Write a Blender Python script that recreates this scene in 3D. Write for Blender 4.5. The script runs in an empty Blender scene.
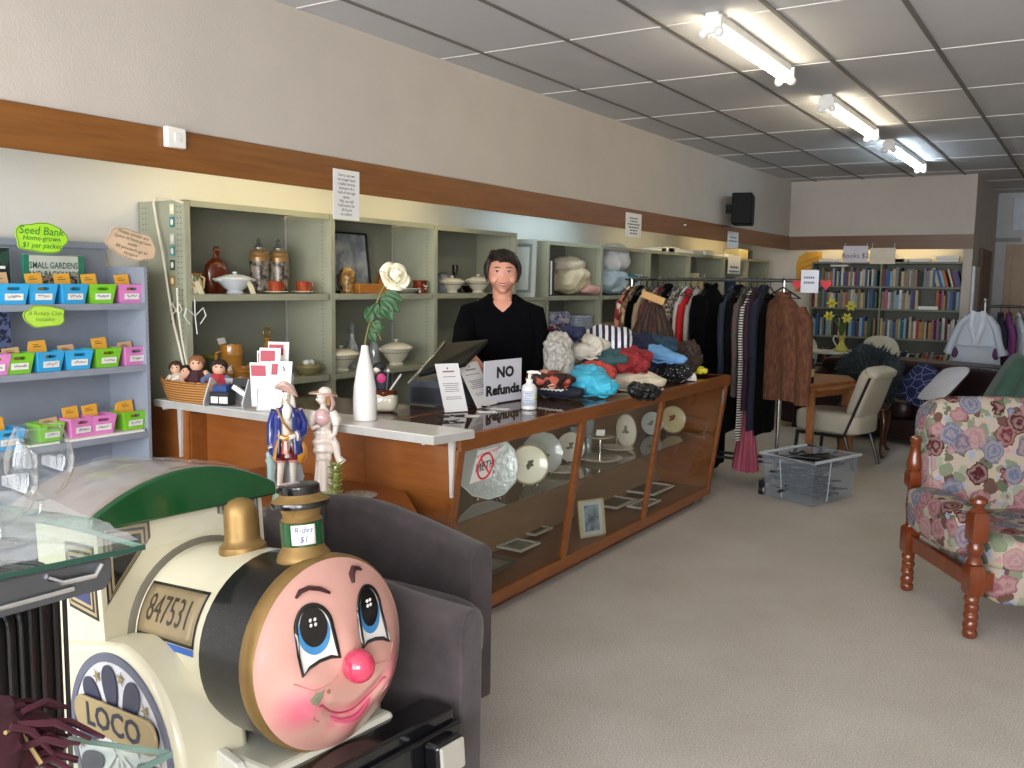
import bpy, bmesh, math, random
from mathutils import Vector, Matrix, noise
PI = math.pi
scn = bpy.context.scene
COL = scn.collection
rnd = random.Random(7)

# ------------------------------------------------------------------ helpers
def V(*a): return Vector(a)
def lin(c):
    if isinstance(c, str):
        c = c.lstrip('#'); c = [int(c[i:i+2], 16)/255 for i in (0, 2, 4)]
        c = [x/12.92 if x <= .04045 else ((x+.055)/1.055)**2.4 for x in c]
    return (c[0], c[1], c[2], 1.0)

def _new(name):
    m = bpy.data.materials.new(name); m.use_nodes = True
    nt = m.node_tree; b = nt.nodes['Principled BSDF']
    return m, nt, b
def _coord(nt, scale=(1, 1, 1), rot=(0, 0, 0), kind='Object'):
    tc = nt.nodes.new('ShaderNodeTexCoord'); mp = nt.nodes.new('ShaderNodeMapping')
    mp.inputs['Scale'].default_value = scale; mp.inputs['Rotation'].default_value = rot
    nt.links.new(tc.outputs[kind], mp.inputs['Vector']); return mp.outputs['Vector']
def _noise(nt, vec, scale, detail=4, rough=.55):
    n = nt.nodes.new('ShaderNodeTexNoise'); n.inputs['Scale'].default_value = scale
    n.inputs['Detail'].default_value = detail; n.inputs['Roughness'].default_value = rough
    nt.links.new(vec, n.inputs['Vector']); return n.outputs['Fac']
def _ramp(nt, fac, stops, const=False):
    r = nt.nodes.new('ShaderNodeValToRGB'); cr = r.color_ramp
    if const: cr.interpolation = 'CONSTANT'
    while len(cr.elements) < len(stops): cr.elements.new(1)
    for e, (p, c) in zip(cr.elements, stops): e.position = p; e.color = lin(c)
    nt.links.new(fac, r.inputs['Fac']); return r.outputs['Color']
def _mix(nt, fac, a, b, mode='MIX'):
    m = nt.nodes.new('ShaderNodeMix'); m.data_type = 'RGBA'; m.blend_type = mode
    for i, x in ((0, fac), (6, a), (7, b)):
        if hasattr(x, 'is_linked') or hasattr(x, 'links'): nt.links.new(x, m.inputs[i])
        elif i == 0: m.inputs[0].default_value = x
        else: m.inputs[i].default_value = lin(x)
    return m.outputs[2]
def _math(nt, op, a, b=0.0):
    m = nt.nodes.new('ShaderNodeMath'); m.operation = op
    for i, x in ((0, a), (1, b)):
        if hasattr(x, 'links'): nt.links.new(x, m.inputs[i])
        else: m.inputs[i].default_value = x
    return m.outputs[0]
def _bump(nt, b, h, strength, dist=.01):
    n = nt.nodes.new('ShaderNodeBump'); n.inputs['Strength'].default_value = strength
    n.inputs['Distance'].default_value = dist
    nt.links.new(h, n.inputs['Height']); nt.links.new(n.outputs['Normal'], b.inputs['Normal'])

MATS = {}
def mat(col, rough=.6, metal=0.0, var=.08, scale=9, bump=0.0, bscale=60, coat=0.0, sheen=0.0, spec=.5):
    """a plain surface: base colour with a little procedural mottling"""
    key = (str(col), rough, metal, var, scale, bump, bscale, coat, sheen, spec)
    if key in MATS: return MATS[key]
    m, nt, b = _new('surface'); vec = _coord(nt)
    c = lin(col)[:3]
    f = _noise(nt, vec, scale)
    lo = [max(0, x*(1-var)) for x in c]; hi = [min(1, x*(1+var)) for x in c]
    nt.links.new(_ramp(nt, f, [(.3, lo), (.7, hi)]), b.inputs['Base Color'])
    b.inputs['Roughness'].default_value = rough; b.inputs['Metallic'].default_value = metal
    b.inputs['Coat Weight'].default_value = coat; b.inputs['Sheen Weight'].default_value = sheen
    b.inputs['Specular IOR Level'].default_value = spec
    if bump: _bump(nt, b, _noise(nt, vec, bscale), bump)
    MATS[key] = m; return m
def wood(a, b_, scale=(1, 12, 12), rough=.35, n=3.0, coat=.2):
    m, nt, b = _new('wood'); vec = _coord(nt, scale)
    f = _noise(nt, vec, n, 6, .6)
    nt.links.new(_ramp(nt, f, [(.3, a), (.7, b_)]), b.inputs['Base Color'])
    b.inputs['Roughness'].default_value = rough; b.inputs['Coat Weight'].default_value = coat
    _bump(nt, b, f, .08); return m
def two(a, b_, scale=20, lo=.48, hi=.52, rough=.8, kind='noise', stretch=(1, 1, 1), bump=0):
    """two-colour cloth or glaze pattern (noise blotches, dots or stripes)"""
    m, nt, b = _new('pattern'); vec = _coord(nt, stretch)
    if kind == 'noise': f = _noise(nt, vec, scale, 3)
    elif kind == 'dots':
        v = nt.nodes.new('ShaderNodeTexVoronoi'); v.inputs['Scale'].default_value = scale
        nt.links.new(vec, v.inputs['Vector']); f = v.outputs['Distance']
    else:
        w = nt.nodes.new('ShaderNodeTexWave'); w.inputs['Scale'].default_value = scale
        w.bands_direction = kind; w.inputs['Distortion'].default_value = 1.0
        nt.links.new(vec, w.inputs['Vector']); f = w.outputs['Fac']
    nt.links.new(_ramp(nt, f, [(lo, a), (hi, b_)]), b.inputs['Base Color'])
    b.inputs['Roughness'].default_value = rough
    if bump: _bump(nt, b, _noise(nt, vec, 70), bump)
    return m
def many(cols, scale=30, rough=.8, stretch=(1, 1, 1)):
    """cells of several colours (printed cloth)"""
    m, nt, b = _new('print'); vec = _coord(nt, stretch)
    v = nt.nodes.new('ShaderNodeTexVoronoi'); v.inputs['Scale'].default_value = scale
    nt.links.new(vec, v.inputs['Vector'])
    s = nt.nodes.new('ShaderNodeSeparateColor'); nt.links.new(v.outputs['Color'], s.inputs[0])
    k = len(cols)
    nt.links.new(_ramp(nt, s.outputs[0], [(i/k, c) for i, c in enumerate(cols)], True), b.inputs['Base Color'])
    b.inputs['Roughness'].default_value = rough; return m
def glass(tint=(.93, .96, .95), opacity=.12, rough=.03, name='glass', thin=False):
    """clear pane: mostly transparent with a real gloss (thin: a single surface, both sides glossy at grazing angles)"""
    m, nt, b = _new(name); nt.nodes.remove(b)
    out = nt.nodes['Material Output']
    t = nt.nodes.new('ShaderNodeBsdfTransparent'); t.inputs[0].default_value = (*tint, 1)
    g = nt.nodes.new('ShaderNodeBsdfGlossy'); g.inputs['Roughness'].default_value = rough
    if thin:
        f = nt.nodes.new('ShaderNodeLayerWeight'); f.inputs['Blend'].default_value = .5
        a = _math(nt, 'ADD', _math(nt, 'MULTIPLY', _math(nt, 'POWER', f.outputs['Facing'], 2.6), .9), opacity)
    else:
        f = nt.nodes.new('ShaderNodeFresnel'); f.inputs[0].default_value = 1.42
        gm = nt.nodes.new('ShaderNodeNewGeometry')
        a = _math(nt, 'MULTIPLY', _math(nt, 'ADD', f.outputs[0], opacity), _math(nt, 'SUBTRACT', 1.0, gm.outputs['Backfacing']))
    mx = nt.nodes.new('ShaderNodeMixShader')
    nt.links.new(a, mx.inputs[0]); nt.links.new(t.outputs[0], mx.inputs[1]); nt.links.new(g.outputs[0], mx.inputs[2])
    nt.links.new(mx.outputs[0], out.inputs['Surface']); return m
def film(col, opacity, rough=.3, name='translucent_plastic'):
    """translucent plastic: part see-through, part plain plastic"""
    m, nt, b = _new(name); out = nt.nodes['Material Output']
    b.inputs['Base Color'].default_value = lin(col); b.inputs['Roughness'].default_value = rough
    t = nt.nodes.new('ShaderNodeBsdfTransparent')
    mx = nt.nodes.new('ShaderNodeMixShader'); mx.inputs[0].default_value = opacity
    nt.links.new(t.outputs[0], mx.inputs[1]); nt.links.new(b.outputs[0], mx.inputs[2])
    nt.links.new(mx.outputs[0], out.inputs['Surface']); return m
def emit(col, s, name='lamp_glow'):
    m, nt, b = _new(name); b.inputs['Base Color'].default_value = lin(col)
    b.inputs['Emission Color'].default_value = lin(col); b.inputs['Emission Strength'].default_value = s
    return m

class MB:
    DEF = Matrix.Identity(4)
    """collects shapes into one mesh"""
    def __init__(s): s.bm = bmesh.new(); s.mi = 0; s.M = MB.DEF.copy()
    def v(s, p): return s.bm.verts.new(s.M @ Vector(p))
    def f(s, vs):
        try: f = s.bm.faces.new(vs); f.material_index = s.mi; return f
        except ValueError: return None
    def grid(s, fn, nu, nv, cu=False, cv=False, capu=False, capv=False):
        R = [[s.v(fn(i/(nu if cu else nu-1), j/(nv if cv else nv-1))) for j in range(nv)] for i in range(nu)]
        for i in range(nu if cu else nu-1):
            for j in range(nv if cv else nv-1):
                s.f([R[i][j], R[(i+1) % nu][j], R[(i+1) % nu][(j+1) % nv], R[i][(j+1) % nv]])
        if capu: s.f(R[0][::-1]); s.f(R[-1])
        if capv: s.f([R[i][0] for i in range(nu)]); s.f([R[i][-1] for i in range(nu)][::-1])
        return s
    def box(s, x0, x1, y0, y1, z0, z1, rot=None, about=None):
        P = [V(x, y, z) for x in (x0, x1) for y in (y0, y1) for z in (z0, z1)]
        if rot is not None:
            c = Vector(about) if about else V((x0+x1)/2, (y0+y1)/2, (z0+z1)/2)
            P = [c + rot @ (p-c) for p in P]
        q = [s.v(p) for p in P]
        for a in ((0, 1, 3, 2), (4, 6, 7, 5), (0, 4, 5, 1), (2, 3, 7, 6), (0, 2, 6, 4), (1, 5, 7, 3)): s.f([q[i] for i in a])
        return s
    def tube(s, pts, r, n=8, closed=False, flat=1.0, cap=True):
        pts = [Vector(p) for p in pts]; m = len(pts)
        rs = r if isinstance(r, (list, tuple)) else [r]*m
        rings = []; prev = None
        for i, p in enumerate(pts):
            a = pts[(i-1) % m] if (closed or i > 0) else p
            b = pts[(i+1) % m] if (closed or i < m-1) else p
            t = (b-a).normalized() if (b-a).length > 1e-9 else V(0, 0, 1)
            if prev is None:
                u = t.cross(V(0, 0, 1))
                if u.length < 1e-3: u = V(1, 0, 0)
                u.normalize()
            else: u = (prev - t*prev.dot(t)).normalized()
            prev = u; w = t.cross(u)
            rings.append([s.v(p + (u*math.cos(k*2*PI/n) + w*flat*math.sin(k*2*PI/n))*rs[i]) for k in range(n)])
        for i in range(m if closed else m-1):
            A, B = rings[i], rings[(i+1) % m]
            for k in range(n): s.f([A[k], A[(k+1) % n], B[(k+1) % n], B[k]])
        if cap and not closed: s.f(rings[0][::-1]); s.f(rings[-1])
        return s
    def cyl(s, a, b, r, r2=None, n=16): return s.tube([a, b], [r, r if r2 is None else r2], n)
    def lathe(s, prof, c=(0, 0, 0), n=24, ax=None, sx=1, sy=1, wob=None, cap=True):
        """prof: (radius, height) pairs; ax: 3x3 rotation of the lathe"""
        c = Vector(c); R = []
        for r, z in prof:
            ring = []
            for k in range(n):
                a = k*2*PI/n; rr = r*(wob(a, z) if wob else 1)
                p = V(rr*math.cos(a)*sx, rr*math.sin(a)*sy, z)
                ring.append(s.v(c + (ax @ p if ax else p)))
            R.append(ring)
        for A, B in zip(R, R[1:]):
            for k in range(n): s.f([A[k], A[(k+1) % n], B[(k+1) % n], B[k]])
        if cap: s.f(R[0][::-1]); s.f(R[-1])
        else:
            for k in range(n): s.f([R[-1][k], R[-1][(k+1) % n], R[0][(k+1) % n], R[0][k]])
        return s
    def prism(s, poly, axis, a, b):
        """polygon in the two other axes (order xyz) extruded along axis"""
        def P(p, t): return {'x': (t, p[0], p[1]), 'y': (p[0], t, p[1]), 'z': (p[0], p[1], t)}[axis]
        A = [s.v(P(p, a)) for p in poly]; B = [s.v(P(p, b)) for p in poly]; n = len(poly)
        for i in range(n): s.f([A[i], A[(i+1) % n], B[(i+1) % n], B[i]])
        s.f(A[::-1]); s.f(B); return s
    def ball(s, c, r, nu=16, nv=10, e=1.0, fn=None, rot=None):
        """ellipsoid (e<1 boxier), fn(p) -> displaced p"""
        c = Vector(c); r = (r, r, r) if isinstance(r, (int, float)) else r
        def sg(x): return math.copysign(abs(x)**e, x)
        top = None; R = []
        for j in range(1, nv):
            ph = -PI/2 + PI*j/nv; ring = []
            for i in range(nu):
                th = 2*PI*i/nu
                p = V(r[0]*sg(math.cos(ph))*sg(math.cos(th)), r[1]*sg(math.cos(ph))*sg(math.sin(th)), r[2]*sg(math.sin(ph)))
                if fn: p = fn(p)
                if rot: p = rot @ p
                ring.append(s.v(c+p))
            R.append(ring)
        lo, hi = V(0, 0, -r[2]), V(0, 0, r[2])
        if fn: lo, hi = fn(lo), fn(hi)
        if rot: lo, hi = rot @ lo, rot @ hi
        lo, hi = s.v(c+lo), s.v(c+hi)
        for A, B in zip(R, R[1:]):
            for k in range(nu): s.f([A[k], A[(k+1) % nu], B[(k+1) % nu], B[k]])
        for k in range(nu):
            s.f([lo, R[0][(k+1) % nu], R[0][k]]); s.f([hi, R[-1][k], R[-1][(k+1) % nu]])
        return s
    def sheet(s, poly, th=.002, o=(0, 0, 0), r=(1, 0, 0), u=(0, 0, 1)):
        """flat polygon (2-D) of real thickness in the plane of r, u at o"""
        o, r, u = Vector(o), Vector(r), Vector(u); n = r.cross(u).normalized()*th
        A = [s.v(o+r*p[0]+u*p[1]) for p in poly]; B = [s.v(o+r*p[0]+u*p[1]-n) for p in poly]; k = len(poly)
        for i in range(k): s.f([A[i], B[i], B[(i+1) % k], A[(i+1) % k]])
        s.f(A); s.f(B[::-1]); return s
    def text(s, txt, size, o, r=(1, 0, 0), u=(0, 0, 1), align='CENTER', wrap=None, shear=0, sx=1, bold=0):
        cu = bpy.data.curves.new('t', 'FONT'); cu.body = txt; cu.size = size; cu.align_x = align; cu.align_y = 'CENTER'
        cu.shear = shear; cu.offset = bold; cu.resolution_u = 2
        ob = bpy.data.objects.new('t', cu); me = bpy.data.meshes.new_from_object(ob)
        o, r, u = Vector(o), Vector(r), Vector(u)
        if wrap:        # keep letters clean when they follow a curved surface
            tb = bmesh.new(); tb.from_mesh(me); bmesh.ops.triangulate(tb, faces=tb.faces)
            for _ in range(4):
                lg = [e for e in tb.edges if e.calc_length() > size*.09]
                if lg: bmesh.ops.subdivide_edges(tb, edges=lg, cuts=1); bmesh.ops.triangulate(tb, faces=tb.faces)
            tb.to_mesh(me); tb.free()
        vs = []
        for q in me.vertices:
            x, y = q.co.x*sx, q.co.y
            vs.append(s.v(wrap(x, y) if wrap else o+r*x+u*y))
        for p in me.polygons: s.f([vs[i] for i in p.vertices])
        bpy.data.objects.remove(ob); bpy.data.curves.remove(cu); bpy.data.meshes.remove(me)
        return s
    def build(s, name, mats, parent=None, smooth=True, bevel=0, bseg=2, sub=0, solid=0, remesh=0, world=True, angle=40, relax=0):
        bmesh.ops.remove_doubles(s.bm, verts=s.bm.verts, dist=1e-6)
        bmesh.ops.recalc_face_normals(s.bm, faces=s.bm.faces)
        if not isinstance(mats, (list, tuple)): mats = [mats]
        me = bpy.data.meshes.new(name); ob = bpy.data.objects.new(name, me); COL.objects.link(ob)
        if parent is not None:
            root = parent
            while root.parent: root = root.parent
            if world: bmesh.ops.transform(s.bm, matrix=root.matrix_basis.inverted(), verts=s.bm.verts)
            ob.parent = parent
        else:
            xs = [v.co for v in s.bm.verts]
            c = V((min(p.x for p in xs)+max(p.x for p in xs))/2, (min(p.y for p in xs)+max(p.y for p in xs))/2, min(p.z for p in xs))
            bmesh.ops.translate(s.bm, vec=-c, verts=s.bm.verts); ob.location = c
        s.bm.to_mesh(me); s.bm.free()
        for m in mats: me.materials.append(m)
        if smooth:
            for p in me.polygons: p.use_smooth = True
        if remesh:
            md = ob.modifiers.new('r', 'REMESH'); md.mode = 'VOXEL'; md.voxel_size = remesh; md.use_smooth_shade = True
            sm = ob.modifiers.new('s', 'SMOOTH'); sm.factor = .5; sm.iterations = relax or 4
        if solid:
            md = ob.modifiers.new('t', 'SOLIDIFY'); md.thickness = solid; md.offset = 0
        if bevel:
            md = ob.modifiers.new('b', 'BEVEL'); md.width = bevel; md.segments = bseg; md.limit_method = 'ANGLE'; md.angle_limit = math.radians(angle)
        if sub:
            md = ob.modifiers.new('u', 'SUBSURF'); md.levels = sub; md.render_levels = sub
        if smooth and not remesh and not sub:
            try: me.set_sharp_from_angle(angle=math.radians(angle))
            except Exception: pass
        return ob

def tag(o, label, cat, group=None, kind=None):
    o['label'] = label; o['category'] = cat
    if group: o['group'] = group
    if kind: o['kind'] = kind
    return o
def thing(name, label, cat, loc=(0, 0, 0), rz=0, group=None, rot=None):
    o = bpy.data.objects.new(name, None); COL.objects.link(o); o.empty_display_size = .05
    o.location = loc; o.rotation_euler = rot if rot else (0, 0, rz)
    o.matrix_basis = Matrix.Translation(loc) @ (o.rotation_euler.to_matrix().to_4x4())
    return tag(o, label, cat, group)
def struct(name, mb, m, **k):
    o = mb.build(name, m, **k); o['kind'] = 'structure'; return o
def dup(root, loc=None, rz=None, label=None, swap=None):
    """a copy of a thing with copies of its parts and sub-parts; swap: {old material: new}"""
    def cp(o, par):
        c = o.copy(); COL.objects.link(c)
        if swap and o.type == 'MESH' and any(m in swap for m in o.data.materials):
            c.data = o.data.copy()
            for i, m in enumerate(c.data.materials):
                if m in swap: c.data.materials[i] = swap[m]
        if par: c.parent = par
        for ch in list(o.children): cp(ch, c)
        return c
    r = cp(root, None)
    if loc is not None: r.location = loc
    if rz is not None: r.rotation_euler = (0, 0, rz)
    if label: r['label'] = label
    return r
def rotz(a): return Matrix.Rotation(a, 3, 'Z')
def rotx(a): return Matrix.Rotation(a, 3, 'X')
def roty(a): return Matrix.Rotation(a, 3, 'Y')
def rect(w, h, x=0, y=0): return [(x, y), (x+w, y), (x+w, y+h), (x, y+h)]
def rrect(x0, x1, y0, y1, r, n=5):
    P = []
    for cx, cy, a0 in ((x1-r, y0+r, -PI/2), (x1-r, y1-r, 0), (x0+r, y1-r, PI/2), (x0+r, y0+r, PI)):
        for k in range(n+1): a = a0+PI/2*k/n; P.append((cx+r*math.cos(a), cy+r*math.sin(a)))
    return P
def lumps(seed, amp, sc):
    """wrinkles and folds for cloth"""
    o = V(seed*3.7, seed*1.3, seed*.9)
    def rg(q): return 1-2*abs(noise.noise(q))
    def fn(p):
        if not p.length: return p
        w = V(noise.noise(p*sc*.6+o), noise.noise(p*sc*.6+o*2), noise.noise(p*sc*.6+o*3))*.6
        q = p*sc+w+o
        a = noise.noise(q*.8)*.9+rg(q*V(1, 1, 1.0).x+o)*.55+rg(V(q.x*2.3, q.y*1.2, q.z*2.3)+o)*.28
        return p+p.normalized()*amp*a
    return fn

# ------------------------------------------------------------------ camera
H = 1.55
FPX, YAW, PIT, ROLL = 914.45, .5686, .111, -.0148
fw = V(-math.sin(YAW)*math.cos(PIT), math.cos(YAW)*math.cos(PIT), -math.sin(PIT))
r0 = V(math.cos(YAW), math.sin(YAW), 0); d0 = fw.cross(r0)
CR = r0*math.cos(ROLL)+d0*math.sin(ROLL); CD = -r0*math.sin(ROLL)+d0*math.cos(ROLL)
cd = bpy.data.cameras.new('camera'); cam = bpy.data.objects.new('camera', cd); COL.objects.link(cam)
cam.matrix_world = Matrix((( CR.x, -CD.x, -fw.x, 0), (CR.y, -CD.y, -fw.y, 0), (CR.z, -CD.z, -fw.z, H), (0, 0, 0, 1)))
cd.sensor_fit = 'HORIZONTAL'; cd.sensor_width = 36; cd.lens = 36*FPX/1024; cd.clip_start = .05
scn.camera = cam
def at(u, v, x=None, y=None, z=None, d=None):
    """the point of the place seen at photo pixel u, v on the plane x=, y= or z="""
    r = fw+CR*((u-512)/FPX)+CD*((v-384)/FPX)
    t = d if d is not None else (x/r.x if x is not None else (y/r.y if y is not None else (z-H)/r.z))
    return V(0, 0, H)+r*t
# ------------------------------------------------------------------ common materials
CEIL = 2.9; XW = -3.507; XS = -3.78; XB = -4.15
WHITE = mat('#e9e8e2', .5); PAPER = mat('#eeeeea', .7, var=.02); BLACKP = mat('#0d0d0f', .35, var=.2)
INK = mat('#1a1a1c', .6); CHROME = mat('#c9c9c9', .2, 1.0); DKMETAL = mat('#2b2725', .35, .6)
M_wall = mat('#c1b9ae', .85, var=.035, scale=3, bump=.12, bscale=90)
M_lowwall = mat('#d9d8d2', .85, var=.03, scale=2)
M_tile = mat('#c9c9ca', .9, var=.03, scale=2, bump=.1, bscale=160)
M_shelf = mat('#9b9d88', .45, var=.05, scale=5); M_shelfdk = mat('#85887a', .5, var=.06, scale=4)
M_rack = mat('#8b93a0', .5, var=.05)
M_fascia = wood('#74461a', '#8b5824', (14, .7, 14), .4)
M_wood = wood('#74401b', '#8e5526', (9, 1.2, 9), .32); M_wooddk = wood('#5c2d14', '#743c1a', (9, 1.2, 9), .4)
M_panel = wood('#834a1e', '#965a27', (1.2, 8, 8), .35)

def carpet():
    m, nt, b = _new('carpet'); vec = _coord(nt)
    a = _noise(nt, vec, 150, 3, .8); c = _noise(nt, vec, 2.2, 4)
    d = _noise(nt, vec, 420, 2, .8)
    f = _math(nt, 'ADD', _math(nt, 'MULTIPLY', a, .65), _math(nt, 'MULTIPLY', d, .35))
    col = _ramp(nt, f, [(.36, '#9b948c'), (.5, '#c2bbb2'), (.64, '#e2ddd6')])
    col = _mix(nt, .55, col, _ramp(nt, c, [(.3, '#e2ded6'), (.7, '#ffffff')]), 'MULTIPLY')
    nt.links.new(col, b.inputs['Base Color']); b.inputs['Roughness'].default_value = .95
    b.inputs['Specular IOR Level'].default_value = .15
    _bump(nt, b, f, .5, .01); return m
mb = MB(); mb.box(-4.6, 3.6, -2.4, 15.2, -.1, 0); struct('floor', mb, carpet(), smooth=False)
mb = MB(); mb.box(-4.6, 3.6, -2.4, 15.2, CEIL, CEIL+.1); struct('ceiling', mb, M_tile, smooth=False)
mb = MB()
for k in range(-1, 14):
    x = -3.19+.578*k
    if x > -3.45: mb.box(x-.013, x+.013, -2.2, 14.8, CEIL-.006, CEIL+.01)
struct('trim_1', mb, mat('#77726c', .7), smooth=False)
mb = MB()
for k in range(-6, 9): mb.box(-3.5, 3.4, 4.62+1.2*k-.006, 4.62+1.2*k+.006, CEIL-.004, CEIL+.01)
struct('trim_2', mb, mat('#dedbd6', .6), smooth=False)
mb = MB(); mb.box(XB-.2, XB, -2.4, 15, 0, CEIL); struct('wall_left', mb, M_lowwall, smooth=False)
mb = MB(); mb.box(XB, XW, -2.2, 12.9, 2.17, CEIL); mb.box(XW-.02, XW, -2.2, 12.25, 2.03, 2.2)
mb.box(XW, -1.42, 12.2, 12.9, 2.17, CEIL)
struct('wall_bulkhead', mb, M_wall, smooth=False)
mb = MB(); mb.box(XW, XW+.014, -2.2, 12.2, 2.022, 2.196); struct('trim_3', mb, M_fascia, smooth=False)
mb = MB(); mb.box(XW+.014, -1.322, 12.186, 12.2, 2.022, 2.196); struct('trim_4', mb, wood('#5c3814', '#6d451c', (.7, 14, 14), .4), smooth=False)
mb = MB(); mb.box(XB, -1.4, 12.66, 12.9, 0, 2.2); struct('wall_recess', mb, M_lowwall, smooth=False)
mb = MB(); mb.box(-1.42, -1.32, 12.2, 15, 0, CEIL); struct('wall_column', mb, M_wall, smooth=False)
mb = MB(); mb.box(-1.32, 3.6, 14.8, 15, 0, CEIL); struct('wall_far', mb, mat('#c3c4c6', .85, var=.04), smooth=False)
mb = MB(); mb.box(3.4, 3.6, -2.4, 15, 0, CEIL); struct('wall_right', mb, M_wall, smooth=False)
mb = MB(); mb.box(-4.2, 3.4, -2.3, -2.2, 0, .45); mb.box(-4.2, 3.4, -2.3, -2.2, 2.6, CEIL); mb.box(-4.2, -3.4, -2.3, -2.2, .45, 2.6); mb.box(3.1, 3.4, -2.3, -2.2, .45, 2.6)
struct('wall_front', mb, M_wall, smooth=False)
mb = MB()
for x in (-3.4, -1.25, .9, 3.04): mb.box(x, x+.06, -2.29, -2.21, .45, 2.6)
mb.box(-3.4, 3.1, -2.29, -2.21, .45, .51); mb.box(-3.4, 3.1, -2.29, -2.21, 2.54, 2.6)
struct('window_1', mb, mat('#b8b8b8', .4, .6), smooth=False)
# doorway things in the far right corner
mb = MB(); mb.box(-1.32, -1.27, 12.85, 13.9, 0, 2.05); mb.box(-1.275, -1.262, 12.93, 13.82, .12, .95); mb.box(-1.275, -1.262, 12.93, 13.82, 1.1, 1.95)
d1 = struct('door_1', mb, mat('#5d3a26', .5), smooth=False, bevel=.006)
mb = MB(); mb.ball((-1.235, 13.75, 1.0), .03); mb.cyl((-1.27, 13.75, 1.0), (-1.235, 13.75, 1.0), .01); mb.build('door_handle', CHROME, d1)
mb = MB(); mb.box(-1.17, -1.09, 14.74, 14.8, 0, 2.1); mb.box(-.15, -.07, 14.74, 14.8, 0, 2.1); mb.box(-1.17, -.07, 14.74, 14.8, 2.1, 2.18)
mb.box(-1.09, -.15, 14.77, 14.8, 0, 2.1); struct('door_2', mb, mat('#a58d70', .5), smooth=False)
mb = MB(); mb.box(-1.12, -.2, 14.76, 14.8, 2.38, 2.82); struct('window_2', mb, mat('#b7c2cf', .4), smooth=False)
mb = MB(); mb.box(-1.32, -1.0, 14.76, 14.8, 2.22, 2.27); struct('trim_5', mb, mat('#8d8f92', .6), smooth=False)

# ------------------------------------------------------------------ lights of the room
M_tubeW = emit('#fff0d2', 26); M_tubeC = emit('#dcefff', 26)
def batten(y0, y1, m, label):
    x = -1.73
    t = thing('ceiling_light', label, 'light', (x, (y0+y1)/2, CEIL), 0, 'fluorescent battens on the ceiling')
    mb = MB(); mb.box(x-.035, x+.035, y0, y1, CEIL-.045, CEIL); mb.build('housing', WHITE, t, smooth=False, bevel=.006)
    for y in (y0-.012, y1-.018):
        mb = MB(); mb.box(x-.055, x+.055, y, y+.03, CEIL-.105, CEIL-.02); mb.ball((x-.04, y+.015, CEIL-.1), .028, 10, 8); mb.ball((x+.04, y+.015, CEIL-.1), .028, 10, 8)
        mb.build('lamp_holder', WHITE, t, bevel=.004)
    mb = MB(); mb.cyl((x, y0+.02, CEIL-.085), (x, y1-.02, CEIL-.085), .02, n=14); mb.build('fluorescent_tube', m, t)
batten(4.5, 5.78, M_tubeW, 'warm fluorescent batten light nearest the camera on the tiled ceiling')
batten(6.78, 8.3, M_tubeW, 'warm fluorescent batten light between the other two ceiling lights')
batten(9.05, 10.8, M_tubeC, 'cool bluish fluorescent batten light closest to the back wall')
M_pelW = emit('#ffedb8', 15); M_pelC = emit('#d5f0ff', 15); M_pelB = emit('#ffe1a0', 13)
def pelmet(a, b, m, label, dim=1, ax='y'):
    t = thing('pelmet_light', label, 'light', a, 0, 'strip lights behind the timber fascia')
    a, b = Vector(a), Vector(b); mb = MB(); mb.tube([a, b], .016, 10); mb.build('fluorescent_tube', m, t)
    d = (b-a).normalized(); s = V(.03, 0, 0) if ax == 'y' else V(0, .03, 0); lo, hi = a-s, b+s
    mb = MB(); mb.box(lo.x, hi.x, lo.y, hi.y, a.z+.022, 2.17); mb.build('housing', WHITE, t, smooth=False)
pelmet((-3.68, 2.9, 2.12), (-3.68, 4.4, 2.12), M_pelW, 'warm strip light behind the fascia above the cups and tankards')
pelmet((-3.68, 4.6, 2.12), (-3.68, 5.3, 2.12), M_pelW, 'short warm strip light behind the fascia above the tureens')
pelmet((-3.68, 6.1, 2.12), (-3.68, 7.4, 2.12), M_pelC, 'cool white strip light behind the fascia above the folded linen')
pelmet((-3.68, 8.2, 2.12), (-3.68, 9.5, 2.12), emit('#ffedb8', 8), 'warm strip light behind the fascia above the flat stack of papers')
pelmet((-3.68, 10.3, 2.12), (-3.68, 11.6, 2.12), M_pelB, 'yellow strip light behind the fascia near the back corner')
pelmet((-3.2, 12.4, 2.12), (-1.6, 12.4, 2.12), M_pelB, 'yellow strip light behind the fascia above the far bookcase', ax='x')
w = bpy.data.worlds.new('sky'); scn.world = w; w.use_nodes = True
w.node_tree.nodes['Background'].inputs[0].default_value = (.75, .86, 1, 1); w.node_tree.nodes['Background'].inputs[1].default_value = 1.0
def area(name, loc, rot, sx, sy, e, col):
    l = bpy.data.lights.new(name, 'AREA'); l.shape = 'RECTANGLE'; l.size = sx; l.size_y = sy; l.energy = e; l.color = col
    o = bpy.data.objects.new(name, l); COL.objects.link(o); o.location = loc; o.rotation_euler = rot
    return o
area('window_daylight', (-.2, -2.42, 1.55), (PI/2, 0, 0), 6.4, 2.1, 590, (.98, .98, 1))

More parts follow.
